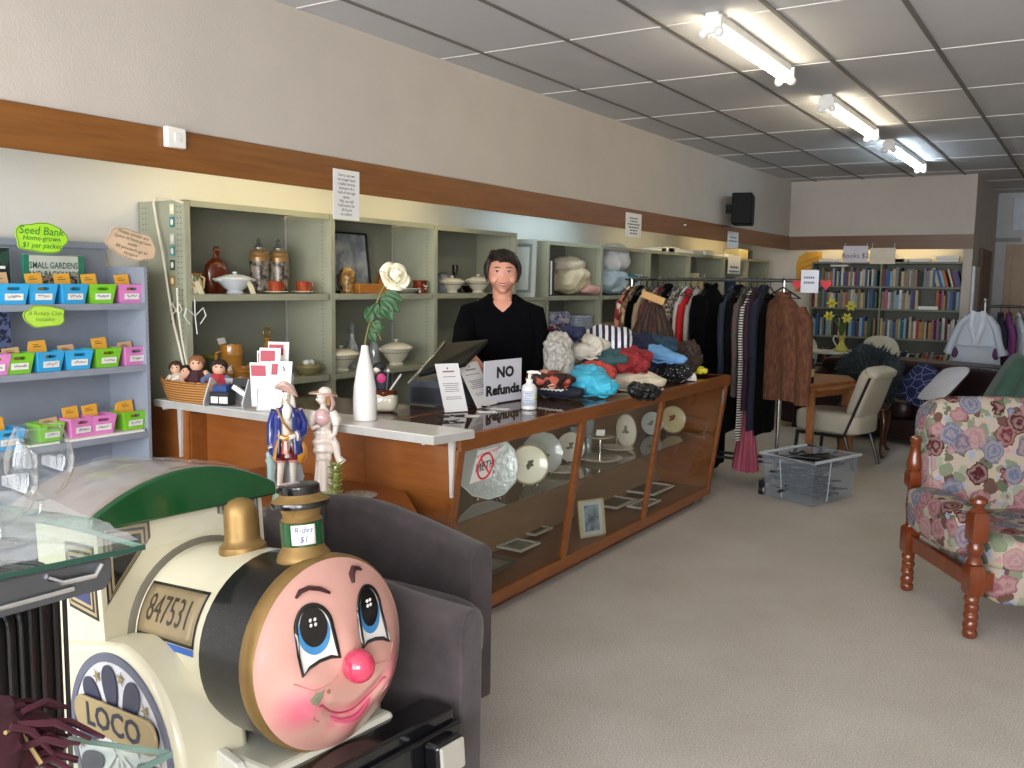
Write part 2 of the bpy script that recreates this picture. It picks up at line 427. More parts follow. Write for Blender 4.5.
# ------------------------------------------------------------------ wall fittings and notices
sb = thing('socket_box', 'white square switch box mounted on the timber fascia', 'socket', (XW+.014, 2.78, 2.15))
p = at(172.5, 138, x=XW+.014)
mb = MB(); mb.box(XW+.014, XW+.045, p.y-.05, p.y+.05, p.z-.045, p.z+.045); mb.build('cover', mat('#eeebe2', .4), sb, bevel=.006)
mb = MB(); mb.box(XW+.045, XW+.049, p.y-.012, p.y+.02, p.z-.018, p.z+.018); mb.build('rocker', WHITE, sb, bevel=.002)
def lines(mb, x, y0, y1, z0, n, dz, seed, h=.006, centre=True):
    """rows of small print"""
    r = random.Random(seed)
    for k in range(n):
        L = (y1-y0)*r.uniform(.55, .95); s = (y0+y1)/2-L/2 if centre else y0
        q = s
        while q < s+L:
            wd = r.uniform(.012, .03)*(y1-y0)/.13
            mb.sheet(rect(min(wd, s+L-q), h, q, z0-k*dz), .0004, (x, 0, 0), (0, 1, 0)); q += wd+.004*(y1-y0)/.13
def notice(name, u0, v0, u1, v1, x, label, body=None, size=.02, m=PAPER, group=None, extra=None):
    a = at(u0, v0, x=x); b = at(u1, v1, x=x)
    t = thing(name, label, 'sign', (x, (a.y+b.y)/2, b.z), 0, group)
    mb = MB(); mb.sheet(rect(b.y-a.y, a.z-b.z, a.y, b.z), .002, (x, 0, 0), (0, 1, 0)); mb.build('paper', m, t, smooth=False)
    if body:
        mb = MB(); mb.text(body, size, (x+.001, (a.y+b.y)/2, (a.z+b.z)/2), (0, 1, 0)); mb.build('lettering', INK, t, smooth=False)
    if extra: extra(t, a, b)
    return t
XN = XW+.022
notice('paper_notice', 333, 168, 359.5, 221, XN, 'white laminated layby notice taped over the fascia above the framed print',
       'Sorry, but we\nno longer have\na layby service\nbecause of a\nlack of storage\nspace.\nWe can still\nhold items for\n24 hours\nto collect.', .023)
notice('paper_notice', 626, 212, 641, 238, XN, 'white notice hanging from the fascia above the folded white linen', extra=lambda t, a, b: (lambda mb: (lines(mb, XN+.001, a.y+.03, b.y-.03, a.z-.05, 6, .026, 3, .011), mb.build('lettering', mat('#6a6a70'), t, smooth=False)))(MB()))
notice('paper_notice', 728, 231, 738, 249, XN, 'small upper white notice on the fascia beneath the loudspeaker', extra=lambda t, a, b: (lambda mb: (lines(mb, XN+.001, a.y+.02, b.y-.02, a.z-.07, 2, .04, 4, .015), mb.build('lettering', mat('#5d7fa0'), t, smooth=False)))(MB()))
notice('paper_notice', 728.5, 255, 740, 274, XS+.03, 'lower white notice on the shelf edge beneath the loudspeaker', extra=lambda t, a, b: (lambda mb: (lines(mb, XS+.031, a.y+.03, b.y-.03, a.z-.15, 2, .05, 5, .02), mb.build('lettering', mat('#4a6f95'), t, smooth=False)))(MB()))
a = at(844, 246, y=12.16)
def back_sign(u0, v0, u1, v1, y, label, txt, size, m):
    a = at(u0, v0, y=y); b = at(u1, v1, y=y)
    t = thing('hanging_sign', label, 'sign', ((a.x+b.x)/2, y, b.z))
    mb = MB(); mb.sheet(rect(b.x-a.x, a.z-b.z, a.x, b.z), .003, (0, y, 0), (1, 0, 0)); mb.build('card', m, t, smooth=False)
    if txt: mb = MB(); mb.text(txt, size, ((a.x+b.x)/2, y-.002, (a.z+b.z)/2-.02), (1, 0, 0)); mb.build('lettering', mat('#6d3f52'), t, smooth=False)
    mb = MB(); mb.tube([(a.x+.02, y, a.z), (a.x+.02, 12.18, 2.1)], .003, 6); mb.tube([(b.x-.02, y, a.z), (b.x-.02, 12.18, 2.1)], .003, 6); mb.build('cord', WHITE, t)
back_sign(843.5, 246, 867.5, 262.5, 12.15, 'white hanging sign reading Books $2 below the back fascia', 'Books $2', .085, mat('#e4dfe6', .6))
back_sign(870.5, 248, 895, 264, 12.15, 'blank cream hanging sign right of the Books $2 sign', None, .05, mat('#e6dcc6', .6))
sp = thing('loudspeaker', 'black loudspeaker on the upper wall above the clothes rack', 'speaker', (-3.4, 9.8, 2.2))
mb = MB(); mb.box(-3.43, -3.22, 9.6, 9.98, 2.2, 2.53, rot=rotz(.25)); mb.build('cabinet', mat('#060607', .6, spec=.2), sp, bevel=.01)
mb = MB(); mb.box(-3.222, -3.214, 9.62, 9.96, 2.22, 2.51, rot=rotz(.25), about=(-3.325, 9.79, 2.365)); mb.build('grille', mat('#09090a', .8, bump=.4, bscale=300), sp)
mb = MB(); mb.box(XW, -3.4, 9.75, 9.83, 2.33, 2.42); mb.build('bracket', BLACKP, sp)
nl = MB(); q = at(682.5, 225, x=XW); nl.tube([(XW-.01, q.y, q.z), (XW+.04, q.y, q.z)], .006, 8); tag(nl.build('wall_hook', WHITE), 'tiny white hook on the fascia left of the loudspeaker', 'hook')

# ------------------------------------------------------------------ steel shelving along the left wall
def bay(y0, y1, z1, shelves, label, left=True, right=False, perf=False):
    t = thing('shelving_bay', label, 'shelving', (XS, (y0+y1)/2, 0), 0, 'steel shelving bays along the left wall')
    xb = XS-.36
    def side(y):
        mb = MB(); mb.box(xb, XS-.004, y+.004, y+.009, 0, z1); mb.box(XS-.004, XS, y-.001, y+.032, 0, z1); mb.box(xb, xb+.004, y, y+.03, 0, z1)
        mb.mi = 1
        if perf:
            for xx in (XS-.035, XS-.06, xb+.03, xb+.055):
                for k in range(60): mb.sheet([(.004*math.cos(a*PI/3), .004*math.sin(a*PI/3)) for a in range(6)], .0008, (xx, y+.003, .3+k*.027), (1, 0, 0))
        for k in range(44): mb.sheet([(.004*math.cos(a*PI/3), .004*math.sin(a*PI/3)) for a in range(6)], .0008, (XS-.05, y1-.001, .8+k*.025), (-1, 0, 0))
        mb.build('side_panel', [M_shelf, mat('#60635a', .8)], t, smooth=False)
    side(y0)
    if right:
        mb = MB(); mb.box(xb, XS-.004, y1+.004, y1+.009, 0, z1); mb.box(XS-.004, XS, y1-.002, y1+.032, 0, z1); mb.build('side_panel', M_shelf, t, smooth=False)
    mb = MB(); mb.box(xb, xb+.003, y0+.01, y1-.001, 0, z1); mb.build('back_panel', M_shelfdk, t, smooth=False)
    for z in shelves+[.12]:
        mb = MB(); mb.box(xb+.004, XS-.002, y0+.01, y1-.001, z-.004, z); mb.box(XS-.004, XS-.001, y0+.033, y1-.003, z-.034, z)
        for yy in (y0+.05, y1-.02): mb.cyl((XS-.001, yy, z-.017), (XS+.002, yy, z-.017), .005, n=8)
        mb.build('shelf', M_shelf, t, smooth=False)
    mb = MB(); mb.box(xb, XS, y0+.01, y1-.001, z1-.004, z1); mb.box(XS-.003, XS+.001, y0+.034, y1+.003, z1-.03, z1); mb.build('top_panel', M_shelf, t, smooth=False)
    return t
S1, S2 = 1.466, .995
bay(2.935, 3.925, 1.925, [S1, S2], 'steel shelving bay holding the tankards and red cups', perf=True)
bay(3.945, 4.91, 1.925, [S1, S2], 'steel shelving bay holding the framed print and rose backdrop')
bay(4.93, 5.93, 1.92, [S1, S2], 'steel shelving bay beside the person with two tureens', right=True)
Y2 = [6.42, 7.37, 8.41, 9.46, 10.55, 11.4, 12.25]
LB = ['steel shelving bay with cream bedding and folded prints, just right of the person', 'steel shelving bay with white and teal bedding', 'empty-topped steel shelving bay behind the clothes rail', 'steel shelving bay with pale upright books behind the rail', 'steel shelving bay with small books behind the lower notice', 'steel shelving bay in the back corner with an empty upper shelf']
for k in range(6): bay(Y2[k], Y2[k+1]-.02, 1.885, [1.44, .9], LB[k], right=(k == 5))
# stickers on the end panel
yy = 2.933
for k, (v, c) in enumerate(((209, '#d9d6b0'), (222, '#1f7f86'), (239, '#c9cfc4'), (251, '#4b9aa0'), (265, '#2c4a44'), (281, '#b58a2c'), (305, '#8f9c8a'), (318, '#5d6a5c'))):
    q = at(171.5+k*.15, v, y=yy); mb = MB()
    mb.sheet(rect(.034, .05, q.x-.017, q.z-.025), .001, (0, yy+.001, 0), (1, 0, 0)); mb.mi = 1
    mb.ball((q.x, yy, q.z), (.011, .0015, .016), 8, 6)
    tag(mb.build('sticker', [mat(c), mat('#e8e4d0')], smooth=False), ['pale tall sticker topmost on the shelving end panel', 'teal square sticker second from top on the shelving end panel', 'pale grey sticker between two teal ones on the end panel', 'light teal sticker in the middle of the end panel column', 'dark green square sticker below the light teal one', 'mustard flower sticker near the cords on the end panel', 'faded green sticker behind the white cord on the end panel', 'lowest dull green sticker on the shelving end panel'][k], 'sticker', 'stickers down the shelving end panel')
# cord hung over the end panel
pts = [at(u, v, y=2.91) for u, v in ((183, 203), (170, 198), (157, 196), (153.5, 203), (157, 225), (163, 255), (168, 290), (174, 325), (179, 345), (185, 372))]
mb = MB(); mb.tube(pts, .006, 8); tag(mb.build('rope', mat('#d8d2bc', .8)), 'cream rope looped over the corner of the shelving', 'rope')
pts = [at(u, v, y=2.9) for u, v in ((177, 288), (178, 310), (182, 340), (187, 365))]
mb = MB(); mb.tube(pts, .005, 6); q = at(176, 310, y=2.9)
for s in (-1, 1): mb.tube([q, q+V(s*.03, 0, .03), q+V(s*.045, 0, .0), q+V(s*.02, 0, -.02), q], .003, 6)
tag(mb.build('ribbon', mat('#cfcab8', .6)), 'pale ribbon tied in a bow hanging beside the doll basket', 'ribbon')
q = at(195, 316, x=XS+.02); mb = MB()
for s in (-1, 1): mb.tube([q, q+V(0, s*.05, .04), q+V(0, s*.065, .0), q+V(0, s*.03, -.04)], .005, 6, flat=.3)
mb.tube([q+V(0, 0, .08), q, q+V(0, .01, -.09)], .004, 6, flat=.3); tag(mb.build('ribbon', mat('#d5d9d6', .4)), 'silver ribbon bow on the shelving post above the doll basket', 'ribbon')
# ------------------------------------------------------------------ seed rack
RY = 2.717; RX = XS
rz = [at(80, v, x=RX).z for v in (304, 370, 441)]
rk = thing('seed_rack', 'grey steel rack holding the seed packet bins', 'rack', (RX, 2.0, 0))
for y in (1.25, RY):
    mb = MB(); mb.box(RX-.3, RX, y-.016, y, 0, at(147, 267, x=RX).z if y > 2 else 1.69); mb.build('side_panel', M_rack, rk, smooth=False)
mb = MB(); mb.box(RX-.3, RX-.295, 1.25, RY-.016, 0, at(100, 240, x=RX).z); mb.box(RX-.295, RX-.27, 1.25, RY-.016, at(100, 240, x=RX).z-.03, at(100, 240, x=RX).z); mb.build('back_panel', M_rack, rk, smooth=False)
for z in rz+[.45, .1]:
    mb = MB(); mb.box(RX-.295, RX-.002, 1.25, RY-.017, z-.028, z); mb.build('shelf', M_rack, rk, smooth=False)
BINC = {'blue': mat('#3aa9e0', .35), 'green': mat('#7ec832', .35), 'pink': mat('#dd86c4', .35)}
ENV = mat('#e2a63a', .7, var=.06); ENVP = mat('#c9a57c', .8)
def seed_bin(y, z, c, label, s=1.0, wob=0):
    t = thing('seed_bin', label, 'storage bin', (RX-.075, y, z), PI/2+wob, 'plastic seed bins on the grey rack')
    # local: x along the shelf, -y to the room
    wt, wb, h, dt, db = .064*s, .049*s, .086*s, .055, .042
    mb = MB(); m = BINC[c]
    F = lambda k, zz: ((wb+(wt-wb)*zz/h)*k, -(db+(dt-db)*zz/h), zz)
    o = [F(-1, 0), F(1, 0), F(1, h), F(-1, h)]; q = [(-.022*s, h*.68), (.022*s, h*.68), (.028*s, h*.76), (.022*s, h*.84), (-.022*s, h*.84), (-.028*s, h*.76)]
    inn = [(x, -(db+(dt-db)*zz/h), zz) for x, zz in q]
    O = [mb.v(p) for p in o]; I = [mb.v(p) for p in inn]
    for fc in ((O[0], O[1], I[1], I[0]), (O[1], O[2], I[2], I[1]), (O[2], I[3], I[2]), (O[2], O[3], I[4], I[3]), (O[3], I[5], I[4]), (O[3], O[0], I[0], I[5])): mb.f(list(fc))
    for sgn in (1,):
        B = [mb.v((x, -yy, zz)) for x, yy, zz in [F(-1, 0), F(1, 0), F(1, h), F(-1, h)]]
        mb.f(B); mb.f([O[0], O[3], B[3], B[0]]); mb.f([O[1], B[1], B[2], O[2]]); mb.f([O[0], B[0], B[1], O[1]])
    mb.build('tub', m, t, smooth=False, solid=.003, world=False)
    mb = MB(); yy = -(db+(dt-db)*.35)-.0025
    mb.sheet(rect(.075*s, .028*s, -.037*s, h*.2), .0006, (0, yy, 0), (1, 0, 0), V(0, -.13, 1).normalized())
    lb = mb.build('label', WHITE, t, smooth=False, world=False)
    r = random.Random(int(y*1000)); mb = MB()
    pts = []; x = -.028*s
    while x < .028*s: pts.append((x, yy-.0075+.0, h*.38+r.uniform(-.007, .007))); x += .0028
    mb.tube(pts, .0008, 4); mb.build('handwriting', mat('#2f3f6a'), lb, world=False)
    return t
def packet(y, z, w, h, m, label, tilt=-.18, lean=.1, x=RX-.085):
    t = thing('seed_packet', label, 'seed packet', (x, y, z), PI/2, 'seed packets standing in the bins')
    mb = MB(); u = V(math.sin(tilt)*.4, math.sin(lean), 1).normalized(); r = V(1, 0, .08)
    mb.sheet(rect(w, h, -w/2, 0), .004, (0, 0, 0), r, u); mb.build('envelope', m, t, smooth=False, world=False)
    mb = MB(); mb.sheet(rect(w*.5, .004, -w*.3, h*.78), .0006, (0, -.001, 0), r, u); mb.sheet(rect(w*.35, .003, -w*.3, h*.86), .0006, (0, -.001, 0), r, u)
    mb.build('print', mat('#7a5a20'), t, smooth=False, world=False)
ROW = [[(14, 'blue', ENVP), (43, 'blue', None), (74, 'blue', ENV), (103, 'green', ENV), (131, 'pink', ENV)],
       [(-8, 'pink', ENV), (16, 'green', ENVP), (47, 'blue', ENV), (77, 'blue', ENVP), (106, 'green', ENV), (133.5, 'pink', ENVP)],
       [(3, 'blue', ENV), (46, 'green', ENVP), (77, 'pink', ENV), (99, 'pink', ENV), (131, 'green', ENV)]]
ORD = ['leftmost', 'second from left', 'third from left', 'fourth from left', 'fifth from left', 'rightmost']
RN = ['top', 'middle', 'bottom']
for ri, row in enumerate(ROW):
    for k, (u, c, e) in enumerate(row):
        o = ORD[k] if k < len(row)-1 else 'rightmost'
        y = at(u, 300, x=RX-.03).y
        dz = .012 if (ri == 2 and k >= 1) else 0
        seed_bin(y, rz[ri]+dz+.001, c, f'{c} plastic seed bin, {o} on the {RN[ri]} visible rack shelf', .9 if (ri == 2 and k == 1) else 1, .06*((k*7) % 3-1))
        if ri == 2 and k == 1: packet(y+.03, rz[ri]+.02, .08, .085, ENVP, 'dull brown seed packet in the small green bin on the bottom rack shelf')
        else:
            packet(y+.012*((k*5) % 3-1), rz[ri]+dz+.008, .072, .125 if (ri, k) not in ((1, 5), (1, 3), (1, 1)) else .1, e or ENV, f'{"brown" if e is ENVP else "orange"} seed packet in the {o} {c} bin on the {RN[ri]} rack shelf', -.3)
            if (ri, k) in ((2, 0), (2, 4), (1, 2), (0, 0), (2, 3)):
                packet(y-.03, rz[ri]+dz+.008, .07, .118 if ri != 0 else .09, ENV, f'second orange seed packet behind the other in the {o} {RN[ri]} shelf bin', .35, .02, RX-.1)
# things on the rack
def flat_book(y0, y1, x0, x1, z0, z1, m, label):
    t = thing('flat_book', label, 'book', ((x0+x1)/2, (y0+y1)/2, z0))
    mb = MB(); mb.box(x0, x1, y0, y1, z0, z0+.0015); mb.box(x0, x1, y0, y1, z1-.0015, z1); mb.build('cover', m, t, smooth=False)
    mb = MB(); mb.box(x0+.003, x1-.002, y0+.003, y1-.003, z0+.0015, z1-.0015); mb.build('pages', PAPER, t, smooth=False)
flat_book(at(70, 440, x=RX).y, RY-.03, RX-.22, RX-.005, rz[2], rz[2]+.011, mat('#e7ddd8'), 'thin white booklet lying under the pink bins on the bottom rack shelf')
flat_book(at(30, 440, x=RX).y, at(62, 440, x=RX).y, RX-.22, RX-.01, rz[2], rz[2]+.011, mat('#9dbf88'), 'thin pale green booklet lying under the small green bin')
def stand_book(name, y0, y1, z, h, x, m, label, thick=.02):
    t = thing(name, label, 'book', (x, (y0+y1)/2, z), 0)
    mb = MB(); mb.box(x-thick, x, y0, y1, z, z+h); c = mb.build('cover', m, t, smooth=False, bevel=.001)
    mb = MB(); mb.box(x-thick+.003, x-.003, y0+.003, y1+.0008, z+.003, z+h+.0008); mb.build('pages', PAPER, t, smooth=False)
    return t, c
a, b = at(23, 254, x=RX-.2), at(84, 254, x=RX-.2)
t, c = stand_book('gardening_book', a.y, b.y, rz[0], a.z-rz[0], RX-.2, mat('#2d7d62', .4), 'green gardening book titled Small Gardens and Backyards behind the bins')
mb = MB(); mb.sheet(rect((b.y-a.y)*.8, (a.z-rz[0])*.96, a.y+(b.y-a.y)*.09, rz[0]+.005), .0008, (RX-.199, 0, 0), (0, 1, 0)); mb.build('title_panel', mat('#ccd2c8', .4), c, smooth=False)
mb = MB(); ym = (a.y+b.y)/2-.005
mb.text('SMALL GARDENS\nAND BACKYARDS', .04, (RX-.1975, ym, a.z-.068), (0, 1, 0), sx=.74, bold=.0006); mb.build('lettering', mat('#3c5c50'), c, smooth=False)
mb = MB(); mb.sheet(rect((b.y-a.y)*.76, .06, a.y+(b.y-a.y)*.11, rz[0]+.06), .0008, (RX-.197, 0, 0), (0, 1, 0)); mb.build('cover_picture', two('#3b4a34', '#a98f74', 40), c, smooth=False)
a, b = at(-12, 247, x=RX-.18), at(9, 247, x=RX-.18)
t, c = stand_book('gardening_book', a.y, b.y, rz[0], a.z-rz[0], RX-.18, two('#12211b', '#29463a', 18), 'dark green book at the left edge of the top rack shelf')
mb = MB(); mb.sheet(rect(.06, .012, b.y-.08, a.z-.09), .0005, (RX-.179, 0, 0), (0, 1, 0)); mb.build('lettering', PAPER, c, smooth=False)
a, b = at(-14, 311, x=RX-.16), at(10, 311, x=RX-.16)
stand_book('gardening_book', a.y, b.y, rz[1], a.z-rz[1], RX-.16, two('#1d2440', '#5a668e', 30), 'dark blue patterned book at the left of the middle rack shelf')
def cloud(u, v, w, h, tilt, m, label, text, size, hand, x=RX+.012, seed=1, big=None):
    c = at(u, v, x=x); r = V(0, math.cos(tilt), math.sin(tilt)); up = V(0, -math.sin(tilt), math.cos(tilt))
    t = thing('cloud_sign', label, 'sign', c)
    P = []
    for k in range(60):
        a = k*2*PI/60; rr = 1+.05*math.sin(5*a+seed)+.02*math.sin(8*a+seed*2)
        P.append((w*rr*math.copysign(abs(math.cos(a))**.8, math.cos(a)), h*rr*math.copysign(abs(math.sin(a))**.8, math.sin(a))))
    mb = MB(); mb.sheet(P, .003, c, r, up); mb.build('card', m, t, smooth=False)
    mb = MB(); mb.tube([c+V(.001, 0, 0)+r*p[0]*.97+up*p[1]*.95 for p in P], .0014, 5, True); mb.build('outline', mat('#5a7a2a' if hand != 'b' else '#a58d7c'), t)
    mb = MB()
    if big: mb.text(big, size*1.55, c+V(.0016, 0, 0)+up*h*.45, r, up, shear=.15); mb.text(text, size, c+V(.0016, 0, 0)-up*h*.28, r, up, shear=.2)
    else: mb.text(text, size, c+V(.0016, 0, 0), r, up, shear=.2)
    mb.build('handwriting', mat('#1c7a3c' if hand == 'g' else ('#5d6a4a' if hand == 'b' else '#6f9c2c')), t, smooth=False)
    mb = MB(); mb.tube([c-V(.0085, 0, 0)-up*h*.7, c-V(.0085, 0, 0)+up*h*.7], .004, 6); mb.build('stake', mat('#cfcab8'), t)
cloud(41.5, 238, .112, .062, -.02, mat('#a9e234', .6), 'lime green cloud sign lettered Seed Bank above the gardening book', 'Home-grown\n$1 per packet', .03, 'g', big='Seed Bank')
cloud(132, 244.5, .128, .066, -.22, mat('#dcbfa2', .6), 'peach cloud sign tilted over the right end of the rack', 'Please donate any\nSpare of homegrown\nseeds\nAll proceeds go to\nHospice', .0225, 'b', seed=3)
cloud(45, 316.5, .09, .046, -.02, mat('#b5e04a', .6), 'smaller lime green sign below the shelf reading A Rotary Club Initiative', 'A Rotary Club\nInitiative', .025, 'y', seed=5)

# ------------------------------------------------------------------ small shelf goods
GW = mat('#dfe1dc', .12, coat=.5, var=.03); GC = mat('#d9d3bf', .15, coat=.5, var=.03); TERRA = mat('#9a3f20', .15, coat=.6)
HONEY = mat('#b07a32', .18, coat=.6, var=.15); SILVER = mat('#b9bcc0', .25, .9)
def bx_(u, v, x=None, z=None): return at(u, v, x=x, z=z)
def tureen(c, L, W, h, label, m=GW, oval=True, foot=True, band=True, s=1):
    t = thing('tureen', label, 'tureen', c, PI/2)
    mb = MB(); q = W/L if oval else 1
    mb.lathe([(.001, .004), (L*.42, 0), (L*.44, .008), (L*.36, .016), (L*.6, h*.3), (L*.9, h*.58), (L, h*.66), (L*.97, h*.68)], n=32, sy=q); mb.build('bowl', m, t, world=False)
    mb = MB(); mb.lathe([(L*.95, h*.68), (L*.9, h*.73), (L*.5, h*.86), (L*.15, h*.9), (.001, h*.9)], n=32, sy=q); ld = mb.build('lid', m, t, world=False)
    mb = MB(); mb.lathe([(.006, h*.88), (.008, h*.93), (L*.13, h*.97), (L*.12, h), (.001, h*1.01)], n=14); mb.build('knob', m, ld, world=False)
    for sg in (-1, 1):
        mb = MB(); mb.tube([(sg*L*.9, -.02, h*.58), (sg*L*1.12, -.012, h*.66), (sg*L*1.12, .012, h*.66), (sg*L*.9, .02, h*.58)], .006, 6); mb.build('handle', m, t, world=False)
    if band:
        mb = MB()
        for k in range(32): a = k*2*PI/32; mb.ball((L*.8*math.cos(a), L*.8*q*math.sin(a), h*.5), (.008, .008, .005), 6, 4)
        mb.build('flower_band', mat('#7c7a66', .4), t, world=False)
    return t
z1 = S1+.001
def sy(u, x): return at(u, 290, x=x).y
xm = XS-.14
# bay 1 upper
t = thing('stein', 'grey stoneware tankard with pewter lid, left of the pair', 'tankard', (XS-.2, sy(259.5, XS-.2), z1), PI/2, 'lidded tankards on the top shelf')
mb = MB(); mb.lathe([(.05, 0), (.056, .012), (.054, .03), (.05, .15), (.054, .17), (.054, .178)], n=28); mb.build('body', two('#3a3430', '#9d9284', 30, .4, .6, .25), t, world=False)
mb = MB(); mb.lathe([(.056, .178), (.058, .2), (.05, .21), (.054, .225), (.03, .245), (.02, .255)], n=24); mb.build('collar', mat('#9a7a4c', .3, .3), t, world=False)
mb = MB(); mb.lathe([(.03, .245), (.032, .255), (.016, .27), (.01, .285), (.014, .29), (.004, .305), (.001, .306)], n=20); mb.build('lid', SILVER, t, world=False)
mb = MB(); mb.tube([(.05, 0, .17), (.09, 0, .175), (.1, 0, .13), (.085, 0, .06), (.052, 0, .04)], .009, 8); mb.build('handle', mat('#8f8672', .3), t, world=False)
mb = MB(); mb.tube([(.03, 0, .245), (.06, 0, .24), (.075, 0, .2)], .006, 6); mb.build('thumb_lift', SILVER, t, world=False)
dup(t, (XS-.2, sy(279, XS-.2), z1), PI/2+.25, 'grey stoneware tankard with pewter lid, right of the pair')
b = thing('bottle', 'amber brown glass flask bottle behind the white covered dish', 'bottle', (XS-.24, sy(217, XS-.24), z1), PI/2)
mb = MB(); mb.lathe([(.07, 0), (.076, .01), (.076, .12), (.07, .15), (.04, .178), (.02, .19), (.018, .215), (.022, .218), (.022, .235), (.018, .24)], n=24, sy=.5); mb.build('body', mat('#6e2c10', .12, coat=.6), b, world=False)
mb = MB(); mb.cyl((0, 0, .24), (0, 0, .25), .014); mb.build('stopper', mat('#4a2a18'), b, world=False)
tureen((XS-.1, sy(235, XS-.1), z1), .115, .085, .115, 'white oval covered dish between the brown bottle and the tankards', mat('#cfd6dc', .1, coat=.5), band=False)
for k, u in enumerate((275.5, 303)):
    y = sy(u, XS-.07)
    s_ = thing('saucer', ['cream saucer under the left red cup', 'cream saucer under the right red cup'][k], 'saucer', (XS-.07, y, z1), 0, 'saucers under the red cups')
    mb = MB(); mb.lathe([(.03, 0), (.04, .002), (.07, .012), (.069, .014), (.035, .006), (.001, .005)], n=28); mb.build('dish', GC, s_, world=False)
    c_ = thing('cup', ['red-brown cup in front of the right tankard', 'red-brown cup with its handle to the right near the shelf post'][k], 'cup', (XS-.07, y, z1+.007), PI/2-.25*k, 'red-brown cups on the top shelf')
    mb = MB(); mb.lathe([(.03, 0), (.036, .004), (.04, .055), (.042, .062), (.038, .062), (.034, .01), (.001, .008)], n=24); mb.build('bowl', TERRA, c_, world=False)
    mb = MB(); mb.tube([(.038, 0, .05), (.062, 0, .05), (.062, 0, .025), (.036, 0, .014)], .006, 6); mb.build('handle', TERRA, c_, world=False)
y = sy(193, XS-.06)
j = thing('jug', 'small painted country scene jug at the left end of the top shelf', 'jug', (XS-.06, y, z1), PI/2)
mb = MB(); mb.lathe([(.035, 0), (.042, .01), (.046, .05), (.036, .085), (.042, .105), (.038, .105)], n=20); mb.build('body', many(['#d8c79a', '#a8632c', '#e6ddc4', '#6d7c44', '#c9923c'], 34, .2), j, world=False)
mb = MB(); mb.tube([(.04, 0, .09), (.07, 0, .08), (.064, 0, .03), (.045, 0, .025)], .006, 6); mb.build('handle', mat('#d8c79a', .2), j, world=False)
def ptag(c, label, m=mat('#ddd3ad', .7), rz=.4):
    t = thing('price_tag', label, 'price tag', c, 0)
    r = V(0, 1, 0); u = V(0, -.45, 1).normalized()
    mb = MB(); mb.sheet([(-.018, 0), (.018, 0), (.018, .055), (.008, .07), (-.008, .07), (-.018, .055)], .0015, (0, 0, 0), r, u); mb.build('card', m, t, smooth=False, world=False)
    mb = MB(); mb.tube([(0, -.028, .062), (-.02, -.03, .09)], .0012, 5); mb.build('string', WHITE, t, world=False)
ptag((XS-.01, sy(203, XS), z1), 'cream price tag hanging from the small painted jug'); ptag((XS-.02, sy(256, XS), z1), 'cream price tag beside the white covered dish', mat('#e0dab8'))
# bay 2 upper: framed print, jugs, dish, mug
def frame(c, w, h, rz, lean, m, pic, label, mount=None, bw=.015, th=.018, cat='picture frame'):
    t = thing('picture_frame', label, cat, c, 0, rot=(lean, 0, rz))
    mb = MB()
    for a in ((-w/2, w/2, 0, bw), (-w/2, w/2, h-bw, h), (-w/2, -w/2+bw, bw, h-bw), (w/2-bw, w/2, bw, h-bw)): mb.box(a[0], a[1], -th, 0, a[2], a[3])
    mb.build('moulding', m, t, smooth=False, bevel=.002, world=False)
    mb = MB(); mb.box(-w/2+bw*.5, w/2-bw*.5, -th*.5, -th*.2, bw*.5, h-bw*.5); mb.build('picture' if not mount else 'mount', mount or pic, t, smooth=False, world=False)
    if mount:
        mb = MB(); k = min(w, h)*.2; mb.box(-w/2+k, w/2-k, -th*.56, -th*.5, k, h-k); mb.build('picture', pic, t, smooth=False, world=False)
    return t
a, b = at(333, 231, x=XS-.3), at(363, 231, x=XS-.3)
frame((XS-.25, (a.y+b.y)/2-.05, z1), b.y-a.y+.12, a.z-z1, PI/2, -.12, BLACKP, two('#aab0b4', '#6f7a82', 9, .4, .62, .2), 'black framed grey landscape print leaning behind the ornate jug', bw=.012)
j = thing('jug', 'gold-brown ornate jug in front of the framed print', 'jug', (XS-.1, sy(347, XS-.1), z1), PI/2)
mb = MB(); mb.lathe([(.036, 0), (.04, .01), (.034, .03), (.052, .09), (.046, .13), (.034, .15), (.03, .155), (.001, .158)], n=22, wob=lambda a, z: 1+.06*math.sin(7*a+z*60)); mb.build('body', two('#6d4a22', '#b79355', 40, .4, .6, .3), j, world=False)
mb = MB(); mb.tube([(-.04, 0, .13), (-.085, 0, .11), (-.08, 0, .05), (-.045, 0, .03)], .006, 6); mb.build('handle', DKMETAL, j, world=False)
d = thing('wooden_dish', 'oblong honey wood dish on the shelf behind the rose', 'dish', (XS-.12, sy(365, XS-.12), z1), PI/2)
mb = MB(); mb.prism([(-.13, .0), (.13, 0), (.15, .06), (.14, .06), (.122, .012), (-.122, .012), (-.14, .06), (-.15, .06)], 'y', -.07, .07)
for s in (-1, 1): mb.box(-.135, .135, s*.07-.006, s*.07+.006, 0, .06)
mb.build('trough', wood('#9a6128', '#b67a36', (1.5, 9, 9)), d, smooth=False, bevel=.003, world=False)
j = thing('jug', 'brown jug with cream flowers right behind the white rose', 'jug', (XS-.1, sy(385, XS-.1), z1), PI/2)
mb = MB(); mb.lathe([(.04, 0), (.052, .015), (.058, .05), (.05, .09), (.036, .11), (.045, .135), (.04, .135)], n=22, wob=lambda a, z: 1+.04*math.sin(9*a)); mb.build('body', two('#6a3c1a', '#a97a48', 30, .4, .6, .25), j, world=False)
mb = MB(); mb.tube([(-.04, 0, .11), (-.07, 0, .12), (-.08, 0, .06), (-.052, 0, .04)], .007, 6); mb.build('handle', mat('#6a3c1a', .25), j, world=False)
d = thing('plate', 'grey stoneware plate lying right of the white rose', 'plate', (XS-.1, sy(404, XS-.1), z1), PI/2)
